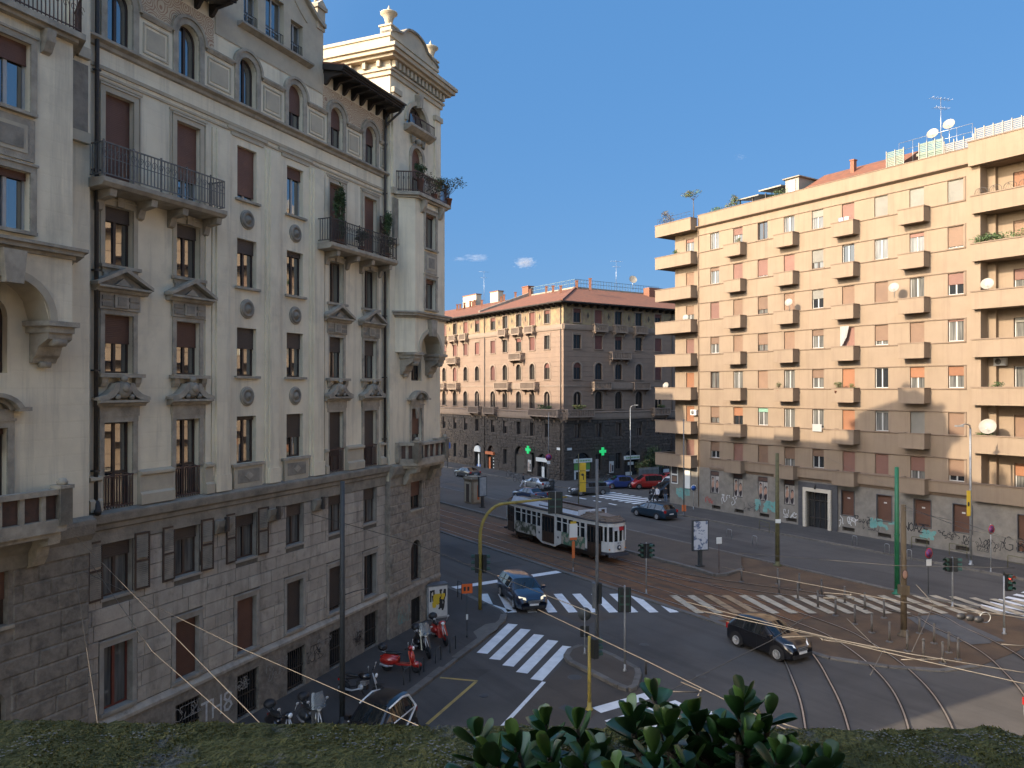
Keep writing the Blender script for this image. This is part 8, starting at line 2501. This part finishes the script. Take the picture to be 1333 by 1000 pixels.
mb = MB(); mb.box(-.45, .45, -.06, -.03, 2.9, 3.8, MATS["sign_blue"]); mb.build("plate", t)
# signals on the right
t = post("traffic_light", "double headed signal on a galvanised pole beside the far carriageway", "traffic light", G(1239, 790, .02), 2.75, .045, "pole_galv", group=GPOLE)
signal_head(t, -.26, 1.95, -1.1, h=.75); signal_head(t, .26, 1.95, 1.1, h=.75)
t = post("traffic_light", "signal showing red at the right edge by the white crossing", "traffic light", G(1306, 825, .02), 2.85, .05, "pole_galv", group=GPOLE)
signal_head(t, .28, 2.1, .25, "red", h=.82)
mb = MB(); mb.lathe([(.03, 2.85), (.06, 2.9), (.04, 3.05), (0, 3.1)], MATS["signal_black"], n=8); mb.build("cap", t)
# bollards across the reserve
BP = [(1012, 760), (1040, 767), (1069, 775), (1125, 794), (1150, 804), (1196, 824), (1215, 837), (1234, 849), (1014, 773), (1038, 780), (1064, 791), (1087, 801), (1112, 812), (1134, 823), (1157, 835), (1099, 785), (1180, 847), (1201, 859), (1226, 863), (1246, 858), (965, 757)]
bo = thing("bollard", "", "bollard", (0, 0, 0), 0, "bollards across the tram reserve")
mb = MB(); mb.tube([(0, 0, 0), (0, 0, .88)], .055, MATS["bollard_iron"], n=10); mb.lathe([(.055, .86), (.065, .88), (.06, .93), (.03, .97), (0, .98)], MATS["bollard_iron"], n=10); mb.build("post", bo)
mb = MB(); mb.lathe([(.17, 0), (.16, .03), (.06, .05)], MATS["bollard_iron"], n=12); mb.build("foot", bo)
ORD = "first second third fourth fifth sixth seventh eighth ninth tenth eleventh".split()
rows = [sorted(BP[:8] + BP[15:16] + BP[20:21]), sorted(BP[8:15] + BP[16:20])]
for q, row in enumerate(rows):
    for k, (px, py) in enumerate(row):
        lab = ORD[k] + (" bollard from the left in the far row along the reserve" if q == 0 else " bollard from the left in the near row before the wooden pole")
        if (q, k) == (0, 0): bo.location = G(px, py, .02); bo["label"] = lab
        else: copy_tree(bo, loc=G(px, py, .02), label=lab)
# barriers and hoops on the right pavement
for k, (a, b, lab) in enumerate((((988, 690), (1001, 694), "metal rail frame on the pavement below the third window poster"), ((1186, 713), (1206, 716), "metal rail frame on the pavement below the scrawled letters"), ((1235, 722), (1258, 727), "metal rail frame by the galvanised lamp post"), ((1311, 739), (1334, 744), "metal rail frame at the right edge of the pavement"))):
    hoop("rail_barrier", lab, G(*a, .13), G(*b, .13), .85, "pole_olive", mid=True)
for k, (px, py) in enumerate(((946, 700), (979, 709), (1109, 709), (1151, 720), (1180, 728))):
    hoop("bike_rack", ("first", "second", "third", "fourth", "fifth")[k] + " low pale bicycle hoop on the right pavement, counted from the entrance side", G(px, py, .13), G(px + 6, py + 1, .13), .7, "pole_galv", group="bicycle hoops on the right pavement", cat="bike rack")
# litter bin, parked bicycles and hedge by the palazzo
t = thing("litter_bin", "dark litter bin at the kerb of the palazzo corner", "bin", G(718, 637, .13), 0)
mb = MB(); mb.lathe([(.28, 0), (.33, .1), (.35, .9), (.3, .95)], MATS["pole_dark"], n=14); mb.build("barrel", t)
mb = MB(); mb.lathe([(.37, .95), (.37, 1.05), (.1, 1.2), (0, 1.2)], MATS["pole_dark"], n=14); mb.build("lid", t)
def bicycle(label, loc, rz):
    t = thing("bicycle", label, "bicycle", loc, rz, "parked bicycles")
    for x in (-.52, .52):
        mb = MB()
        mb.tube([(.33 * math.cos(2 * math.pi * k / 16), 0, .33 * math.sin(2 * math.pi * k / 16)) for k in range(17)], .02, MATS["tyre"], n=5, cap=False)
        for k in range(6): mb.tube([(0, 0, 0), (.32 * math.cos(k * 1.05), 0, .32 * math.sin(k * 1.05))], .004, MATS["alloy"], n=3)
        mb.build("wheel", t, (x, 0, .34))
    mb = MB()
    for a, b in (((-.52, 0, .34), (-.1, 0, .3)), ((-.1, 0, .3), (.38, 0, .82)), ((-.1, 0, .3), (-.24, 0, .85)), ((-.22, 0, .78), (.38, 0, .82)), ((-.52, 0, .34), (-.22, 0, .78)), ((.52, 0, .34), (.36, 0, .92))): mb.tube([a, b], .018, MATS["paint_grey"], n=5)
    mb.build("frame", t)
    mb = MB(); ell(mb, (-.26, 0, .9), (.13, .07, .03), MATS["seat_black"]); mb.build("saddle", t)
    mb = MB(); mb.tube([(.3, -.27, 1.0), (.4, 0, .98), (.3, .27, 1.0)], .014, MATS["alloy"], n=5); mb.build("handlebar", t)
bicycle("bicycle leaning by the dark palazzo door", G(664, 622, .13), 2.2); bicycle("bicycle standing left of the walking pedestrian", G(674, 628, .13), 2.3)
bicycle("bicycle parked beside the pale shop front under the yellow green balcony bushes", G(789, 628, .13), .5)
shrub_on(D(836, 612, 104) + Vector((0, 0, -.6)), .5, "bush", "yellow green bush beside the palazzo wall above the red car", "plant", (1.3, 1.0, 1.0), 600, ["leaf_green", "leaf_dry"], .16, 91)
bq = shrub_on(D(849, 610, 106) + Vector((0, 0, -1.2)), .5, "tree", "dark evergreen tree in the side street gap beside the peach block", "tree", (2.0, 1.6, 2.2), 1100, ["leaf_dark"], .2, 92)
t = thing("garden_fence", "low pale fence in front of the dark evergreen by the side street", "fence", D(832, 622, 101), .55)
t.location.z = .13
for k in range(16): shared("pale", "pale", lambda mb: mb.box(-.05, .05, -.02, .02, 0, 1.5, MATS["pole_galv"]), t, (k * .22, 0, 0))
mb = MB(); mb.box(0, 3.4, .02, .05, .3, .38, MATS["pole_galv"]); mb.box(0, 3.4, .02, .05, 1.2, 1.28, MATS["pole_galv"]); mb.build("rail", t)
# posters on the end wall of the peach block
for (x, z, w, h, m, lab) in ((-3.1, 2.2, .9, 1.9, "poster_pale", "pair of posters on the end wall beside the crossing"), (-1.3, 1.9, .7, 2.0, "sign_white", "blank white poster on the end wall right of the paired posters")):
    t = thing("wall_poster", lab, "poster", rw(x, -.16, z), RB_RZ)
    mb = MB(); mb.box(-w / 2, w / 2, -.02, .06, 0, h, MATS["sign_white"]); mb.build("board", t)
    if m == "poster_pale":
        mb = MB(); mb.box(-w / 2 + .08, w / 2 - .08, -.03, -.02, .1, h * .46, MATS["poster_dark"]); mb.box(-w / 2 + .08, w / 2 - .08, -.03, -.02, h * .54, h - .1, MATS["poster_dark"])
        mb.box(-w / 2 + .15, w / 2 - .15, -.036, -.03, .25, h * .4, MATS["shutter_tan"]); mb.build("print", t)

# ------------------------------------------------------------------ overhead wires
def wire(name, label, pts, r=.0075, m="wire_copper", sag=0.0, cat="wire", group="overhead wires"):
    out = []
    for a, b in zip(pts, pts[1:]):
        n = 8
        for k in range(n):
            u = k / n; p = a.lerp(b, u); p.z -= sag * 4 * u * (1 - u) * (b - a).length / 20
            out.append(p)
    out.append(pts[-1])
    o0 = Vector(out[0])
    mb = MB(); mb.tube([p - o0 for p in out], r, MATS[m], n=5)
    o = mb.build(name, None, o0)
    return tag(o, label, cat, group)
Z = 5.7
def Wp(*l): return [G(px, py, z) for px, py, z in l]
wall_l = lambda x, z: lw(x, -.3, z)
wire("span_wire", "long sunlit span wire slanting down from the left balcony to the ledge", [wall_l(11.0, 7.9)] + Wp((340, 941, 8.1)) + [Vector((-1.0, 6.0, 8.2))], .0065)
wire("span_wire", "span wire crossing the brown stone base to the tiny microcar", [wall_l(11.2, 6.9)] + Wp((305, 839, 7.2), (560, 950, 7.4)) + [Vector((0.6, 10.5, 7.4))], .0065)
wire("span_wire", "short span wire passing the white sprayed letters", [wall_l(11.5, 7.0)] + Wp((200, 848, 6.6), (310, 944, 6.8)) + [Vector((-2.5, 8, 6.8))], .008)
wire("feeder_cable", "thin steep cable at the left of the red framed window", Wp((100, 752, 7.4), (128, 936, 6.2)) + [G(131, 990, 6.0)], .008)
wire("span_wire", "dark span wire from the stone base towards the tall slim pole", [lw(21.7, -.05, 6.9)] + Wp((533, 705, 6.6), (777, 800, 6.4)), .012, "wire_dark")
wire("span_wire", "dark span wire from the tower foot across to the tram", [lw(28.0, -.3, 7.0), AW(30, 46, 6.3), AW(35, 47, 6.2)], .0065, "wire_dark")
CWL = "tram contact wire running above the curved rails"
def over(pts, l0, l1, z, n=6):
    q = [p for p in pts if p[1] > 12.5]
    return [Vector((p[0], p[1], z)) for p in q[::n]]
wire("contact_wire", "contact wire along the avenue above the tram", [AW(35.1, 140, Z), AW(35.1, 80, Z), AW(35.1, 38, Z)], .008, "wire_dark")
wire("span_wire", "bright wire over the asphalt from the tall slim pole to the succulent", Wp((700, 793, 6.2), (840, 859, 6.1), (935, 906, 6.0), (1075, 974, 6.0)), .012)
wire("span_wire", "bright wire over the black hatchback's roof reaching the right edge", Wp((893, 783, 6), (965, 802, 6), (1080, 830, 5.9), (1180, 850, 5.9), (1345, 877, 5.9)), .013)
wire("span_wire", "second bright wire just below the hatchback's wire", Wp((905, 793, 5.9), (1040, 822, 5.85), (1180, 855, 5.8), (1345, 892, 5.8)), .013)
wire("span_wire", "thin bright wire over the bollards to the wooden pole", Wp((940, 738, 6.1), (1000, 750, 6.1), (1171, 783, 6.1), (1245, 791, 6.0), (1345, 806, 6.0)), .011)
wire("span_wire", "dark wire over the far carriageway in front of the entrance", Wp((960, 720, 6.2), (1055, 727, 6.2), (1165, 736, 6.2), (1320, 739, 6.2)), .012, "wire_dark")
wire("span_wire", "steep pale wire hanging near the wooden pole", Wp((1192, 761, 6.4), (1215, 786, 6.0), (1186, 848, 5.7)), .010)
wire("span_wire", "upper dark wire from the wooden pole to the right edge", [G(1175.5, 827, .02) + Vector((0, 0, 6.3))] + Wp((1260, 690, 6.4), (1345, 707, 6.5)), .012, "wire_dark")
wire("span_wire", "lower dark wire from the wooden pole to the right edge", [G(1175.5, 827, .02) + Vector((0, 0, 6.1))] + Wp((1255, 681, 6.6), (1345, 712, 6.2)), .010, "wire_dark")
wire("span_wire", "dark wire tying the green pole to the peach block", [G(1167, 773, .02) + Vector((0, 0, 6.1)), rw(14.5, -.1, 6.2)], .0065, "wire_dark")
wire("span_wire", "pale wire from the hatchback's windscreen down over the asphalt", Wp((1052, 800, 5.9), (1002, 834, 5.6), (900, 884, 5.6), (820, 925, 5.6)), .010, "wire_dark")
wire("span_wire", "wire rising steeply from the bright junction to the bollards", Wp((1132, 878, 5.7), (1147, 849, 5.75), (1102, 805, 5.9)), .009)
def fitting(label, pts, blk=()):
    p0 = G(*pts[0])
    t = thing("wire_fitting", label, "wire fitting", p0, 0, "fittings on the overhead wires")
    mb = MB()
    mb.tube([G(*p) - p0 for p in pts], .013, MATS["wire_copper"], n=6)
    for p in pts[1:-1]: ell(mb, tuple(G(*p) - p0), (.035, .035, .035), MATS["wire_copper"])
    mb.build("spreader", t)
    if blk:
        mb = MB()
        for p in blk: ell(mb, tuple(G(*p) - p0), (.13, .08, .09), MATS["plastic_black"])
        mb.build("insulator", t)
        mb = MB(); c = G(1283, 804, 5.9) - p0
        mb.tube([(c.x + .14 * math.cos(k * .4), c.y + .05, c.z + .14 * math.sin(k * .4)) for k in range(17)], .014, MATS["pole_galv"], n=4, cap=False); mb.build("ring", t)
fitting("cranked spreader bar over the bollards", [(1072, 771, 6.1), (1107, 774, 6.0), (1110, 779, 5.95), (1071, 778, 5.95)])
fitting("spreader with three black insulators near the right crossing", [(1212, 788, 6.0), (1240, 790, 5.95), (1275, 799, 5.9), (1300, 801, 5.9)], [(1250, 802, 5.88), (1262, 804, 5.86), (1273, 806, 5.86)])
fitting("bright bar at the right edge below the red signal", [(1302, 838, 5.8), (1345, 841, 5.8)])
fitting("spreader in front of the hatchback's bonnet", [(1018, 829, 5.8), (1062, 827, 5.8), (1070, 832, 5.75), (1230, 858, 5.75)])
fitting("bar ending at the junction above the curved rails", [(1172, 858, 5.75), (1225, 857, 5.75), (1230, 862, 5.7)])
fitting("small bracket fitting on the wire left of the succulent", [(886, 887, 6.0), (912, 898, 6.0), (908, 905, 5.95)])
fitting("level bar left of the small bracket fitting", [(858, 899, 6.0), (909, 900, 6.0)])
fitting("paired bars where the wire passes behind the succulent", [(1000, 935, 5.9), (1040, 948, 5.9)])
# ------------------------------------------------------------------ the mossy ledge in front of the camera
from mathutils import noise
mat("moss_deep", (0.090, 0.092, 0.016), (0.135, 0.135, 0.028), scale=30, rough=1)
mat("moss_light", (0.21, 0.20, 0.05), (0.26, 0.235, 0.085), scale=30, rough=1)
mat("lichen", (0.26, 0.25, 0.21), (0.16, 0.155, 0.13), scale=40, rough=1)
def ledge_mat():
    m = mat("ledge_concrete", (0.082, 0.085, 0.018), (0.17, 0.16, 0.042), scale=26, rough=1, bump=.5, bscale=160, detail=8)
    nt = m.node_tree; bs = nt.nodes["Principled BSDF"]
    src = bs.inputs["Base Color"].links[0].from_socket
    geo = nt.nodes["Geometry"]
    no = nd(nt, "ShaderNodeTexNoise", i_Scale=7, i_Detail=9, i_Roughness=.72); nt.links.new(geo.outputs["Position"], no.inputs["Vector"])
    mr = nd(nt, "ShaderNodeMapRange"); mr.inputs[1].default_value, mr.inputs[2].default_value = .56, .63; nt.links.new(no.outputs[0], mr.inputs[0])
    mx = nd(nt, "ShaderNodeMix", data_type="RGBA"); nt.links.new(mr.outputs[0], mx.inputs[0]); nt.links.new(src, mx.inputs[6]); mx.inputs[7].default_value = (.17, .165, .14, 1)
    nt.links.new(mx.outputs[2], bs.inputs["Base Color"])
ledge_mat()
LZ = 11.557
def edge(x):  # far edge of the ledge, rounding off at its right end
    y = 1.043 - .0185 * (x + .7)
    if x > .60: y -= .10 * ((x - .60) / .12) ** 2.4
    return y + .004 * noise.noise(Vector((x * 30, 1, 0))) + .003 * noise.noise(Vector((x * 90, 4, 0)))
def hgt(x, y):
    e = edge(x) - y
    h = .004 * noise.noise(Vector((x * 9, y * 9, 0))) + .003 * noise.noise(Vector((x * 28, y * 28, 3))) + .0026 * noise.noise(Vector((x * 70, y * 70, 7))) + .0025 * noise.noise(Vector((x * 170, y * 170, 9)))
    r = .016
    if e < r: h -= r - math.sqrt(max(0, r * r - (r - max(e, 0)) ** 2))
    return LZ + h
LG = thing("balcony_parapet", "mossy concrete parapet ledge across the bottom foreground", "parapet", (0, .8, 0))
mb = MB()
NX, NY = 360, 56
xa, xb = -1.0, .715
V, F = [], []
for i in range(NX + 1):
    x = xa + (xb - xa) * i / NX
    e = edge(x)
    for j in range(NY + 1):
        v = j / NY
        y = e - .30 * (1 - v) ** 1.3
        V.append((x, y - .8, hgt(x, y)))
    V.append((x, e - .8 + .001, LZ - .30))
n = NY + 2
for i in range(NX):
    for j in range(n - 1): F.append((i * n + j, (i + 1) * n + j, (i + 1) * n + j + 1, i * n + j + 1))
mb.mesh(V, F, MATS["ledge_concrete"], True)
mb.box(xa, xb - .02, -.42, -.12, LZ - .30, LZ - .012, MATS["ledge_concrete"])
mb.box(xa, xb - .06, -.42, .2, LZ - .34, LZ - .29, MATS["ledge_concrete"])
mb.build("coping", LG)
mb = MB()
r = random.Random(77)
for k in range(26000):
    x = r.uniform(-.85, .70); y = edge(x) - .17 * r.random() ** 1.1
    if noise.noise(Vector((x * 8, y * 8, 2))) + .5 * noise.noise(Vector((x * 26, y * 26, 5))) < -.12: continue
    p = Vector((x, y - .8, hgt(x, y) - .001))
    h = r.uniform(.0008, .0030); a = r.uniform(0, 6.28); w = r.uniform(.0006, .0016)
    q = Vector((math.cos(a) * w, math.sin(a) * w, 0)); t_ = Vector((r.uniform(-.6, .6) * h, r.uniform(-.6, .6) * h, h))
    mb.face([p - q, p + q, p + q * .4 + t_, p - q * .4 + t_], MATS["moss_deep" if r.random() < .68 else "moss_light"])
stuff(mb.build("moss", LG))
mb = MB()
for k in range(9000):
    x = r.uniform(-.85, .66); y = edge(x) - .012 - .155 * r.random()
    if noise.noise(Vector((x * 7.5, y * 11, 12))) + .45 * noise.noise(Vector((x * 40, y * 40, 15))) < .26: continue
    p = Vector((x, y - .8, hgt(x, y) + .0012))
    a = r.uniform(0, 6.28); w = r.uniform(.0006, .0019); tl = r.uniform(-.2, .2)
    pts = []
    for j in range(5):
        b = a + j * 1.257; rr = w * r.uniform(.6, 1.2)
        pts.append(p + Vector((math.cos(b) * rr, math.sin(b) * rr, math.cos(b) * rr * tl)))
    mb.face(pts, MATS["lichen"])
stuff(mb.build("lichen", LG))
mb = MB(); mb.box(-1.6, .66, .45, .98, 8.5, LZ - .34, MATS["plaster_trim"]); mb.build("parapet_wall", LG, (0, -.8, 0))

# ------------------------------------------------------------------ the jade plant in its pot
def leafmat():
    m = mat("jade_leaf", (0.026, 0.082, 0.022), (0.044, 0.118, 0.032), scale=24, rough=.38, coat=.08, objvar=.3)
leafmat()
mat("jade_pale", (0.042, 0.105, 0.040), (0.032, 0.085, 0.032), scale=22, rough=.42, objvar=.3)
mat("jade_young", (0.075, 0.15, 0.030), (0.055, 0.12, 0.026), scale=22, rough=.36, objvar=.25)
mat("jade_stem", (0.10, 0.075, 0.05), (0.06, 0.045, 0.03), scale=60, rough=.85, bump=.2, bscale=120)
def leaf_fn(m, bend, wid, cup):
    def fn(mb):
        nu, nv = 13, 4
        V, F = [], []
        prof = [.10 + .98 * (k / 13) ** .85 * (1 - (k / 13) ** 3.2) ** .5 * 1.22 if k < 13 else 0 for k in range(14)]
        for side in (1, -1):
            for i in range(nu + 1):
                u = i / nu
                w = wid * prof[i] * .5
                for j in range(-nv, nv + 1):
                    v = j / nv
                    th = .055 * (1 - v * v) ** .5 * (math.sin(math.pi * min(1, u * .96 + .04)) ** .6)
                    V.append((u - .02, v * w, bend * u * u + cup * v * v * w + side * th))
        cols = 2 * nv + 1; tot = (nu + 1) * cols
        for s in (0, 1):
            for i in range(nu):
                for j in range(cols - 1):
                    q = (s * tot + i * cols + j, s * tot + (i + 1) * cols + j, s * tot + (i + 1) * cols + j + 1, s * tot + i * cols + j + 1)
                    F.append(q if s else q[::-1])
        mb.mesh(V, F, MATS[m], True)
    return fn
POT = Vector((.175, .66, LZ - .075))
JP = thing("jade_plant", "jade plant with thick rounded dark green leaves in front of the ledge", "plant", POT)
mb = MB(); mb.lathe([(.055, 0), (.075, .06), (.082, .062), (.082, .075), (.072, .075), (.07, .06), (0, .06)], MATS["terracotta"], n=24); mb.build("pot", JP)
ROS = [(622, 960, .90, 6), (645, 985, .84, 5), (672, 972, .86, 6), (709, 943, .93, 6), (751, 948, .95, 5), (822, 935, .92, 6), (1000, 932, .93, 5), (935, 952, .91, 6), (1012, 985, .83, 6), (760, 992, .82, 5), (850, 905, .97, 6), (868, 945, .90, 7), (905, 935, .93, 6), (966, 912, .92, 7), (975, 958, .88, 7),
       (1046, 988, .86, 6), (781, 982, .85, 6), (925, 980, .90, 6), (1075, 992, .88, 5), (715, 985, .82, 6), (850, 980, .82, 7), (895, 1000, .80, 6), (800, 1008, .80, 5)]
r = random.Random(5)
nleaf = 0
for k, (px, py, Y, n) in enumerate(ROS):
    c = D(px, py, Y)
    base = POT + Vector((r.uniform(-.04, .04), r.uniform(-.03, .03), .06))
    ax = (c - base); ax.z = abs(ax.z) + .05
    axn = (ax.normalized() * .4 + Vector((0, 0, .8)) + Vector((r.uniform(-.2, .2), r.uniform(-.25, .1), 0))).normalized()
    mid = base.lerp(c, .5) + Vector((0, 0, -.012))
    low = c - axn * .035
    mb = MB(); mb.tube([p - POT for p in (base, mid, low, c)], [.0065, .005, .0042, .003], MATS["jade_stem"], n=8); mb.build("stem", JP)
    q0 = axn.to_track_quat("Z", "X")
    ph = r.uniform(0, 6.28)
    for i in range(n):
        for s in (0, 1):
            if nleaf >= 298: break
            lvl = i / max(1, n - 1)              # 0 = lowest, oldest
            el = RAD(2 + 56 * lvl + r.uniform(-14, 14)); az = ph + i * math.pi / 2 + s * math.pi + r.uniform(-.25, .25)
            L = (.047 - .018 * lvl) * r.uniform(.80, 1.12)
            m = "jade_young" if lvl > .8 else "jade_pale" if r.random() < .3 else "jade_leaf"
            var = r.randrange(3)
            o = shared(("leaf", m, var), "leaf", leaf_fn(m, (.10, -.06, .2)[var], (.72, .80, .66)[var], (.25, .4, .1)[var]), JP)
            loc = c - axn * (.040 * (1 - lvl)) - POT
            rot = q0 @ Euler((0, 0, az)).to_quaternion() @ Euler((0, -el, 0)).to_quaternion() @ Euler((r.uniform(-.5, .5), 0, 0)).to_quaternion()
            o.rotation_mode = "QUATERNION"; o.rotation_quaternion = rot
            o.location = loc; o.scale = (L, L * r.uniform(.82, 1.12), L * r.uniform(.8, 1.2))
            nleaf += 1
# ------------------------------------------------------------------ small clouds far beyond the roofs
def cloud(px, py, w, h, Y, seed, dens, label):
    p = D(px, py, Y)
    k = Y / FPX
    m = bpy.data.materials.new("cloud"); m.use_nodes = True
    nt = m.node_tree; nt.nodes.remove(nt.nodes["Principled BSDF"])
    pv = nd(nt, "ShaderNodeVolumePrincipled")
    pv.inputs["Color"].default_value = (1, .97, .95, 1); pv.inputs["Anisotropy"].default_value = .3
    tc = nd(nt, "ShaderNodeTexCoord")
    ln = nd(nt, "ShaderNodeVectorMath", operation="LENGTH"); nt.links.new(tc.outputs["Object"], ln.inputs[0])
    no = nd(nt, "ShaderNodeTexNoise", i_Scale=2.6, i_Detail=5); no.noise_dimensions = "4D"; no.inputs["W"].default_value = seed
    nt.links.new(tc.outputs["Object"], no.inputs["Vector"])
    a = nd(nt, "ShaderNodeMath", operation="SUBTRACT"); nt.links.new(no.outputs[0], a.inputs[0]); a.inputs[1].default_value = .12
    mr = nd(nt, "ShaderNodeMath", operation="MULTIPLY"); nt.links.new(ln.outputs["Value"], mr.inputs[0]); mr.inputs[1].default_value = .5
    s = nd(nt, "ShaderNodeMath", operation="SUBTRACT"); nt.links.new(a.outputs[0], s.inputs[0]); nt.links.new(mr.outputs[0], s.inputs[1])
    cl = nd(nt, "ShaderNodeMath", operation="MULTIPLY", use_clamp=False); nt.links.new(s.outputs[0], cl.inputs[0]); cl.inputs[1].default_value = dens
    mx = nd(nt, "ShaderNodeMath", operation="MAXIMUM"); nt.links.new(cl.outputs[0], mx.inputs[0]); mx.inputs[1].default_value = 0
    nt.links.new(mx.outputs[0], pv.inputs["Density"]); nt.links.new(pv.outputs[0], nt.nodes["Material Output"].inputs["Volume"])
    MATS["cl%d" % seed] = m
    mb = MB()
    prof = [(math.sin(math.pi * i / 10), -math.cos(math.pi * i / 10)) for i in range(11)]
    mb.lathe(prof, m, n=20)
    o = mb.build("cloud", None, p); o.scale = (w * k, w * k * .7, h * k)
    o["kind"] = "stuff"
cloud(683, 342, 19, 9, 2600, 3, .10, "")
cloud(620, 335, 20, 7, 2700, 7, .03, "")
cloud(599, 337, 12, 4, 2700, 9, .024, "")
cloud(964, 204, 11, 5, 2600, 11, .012, "")
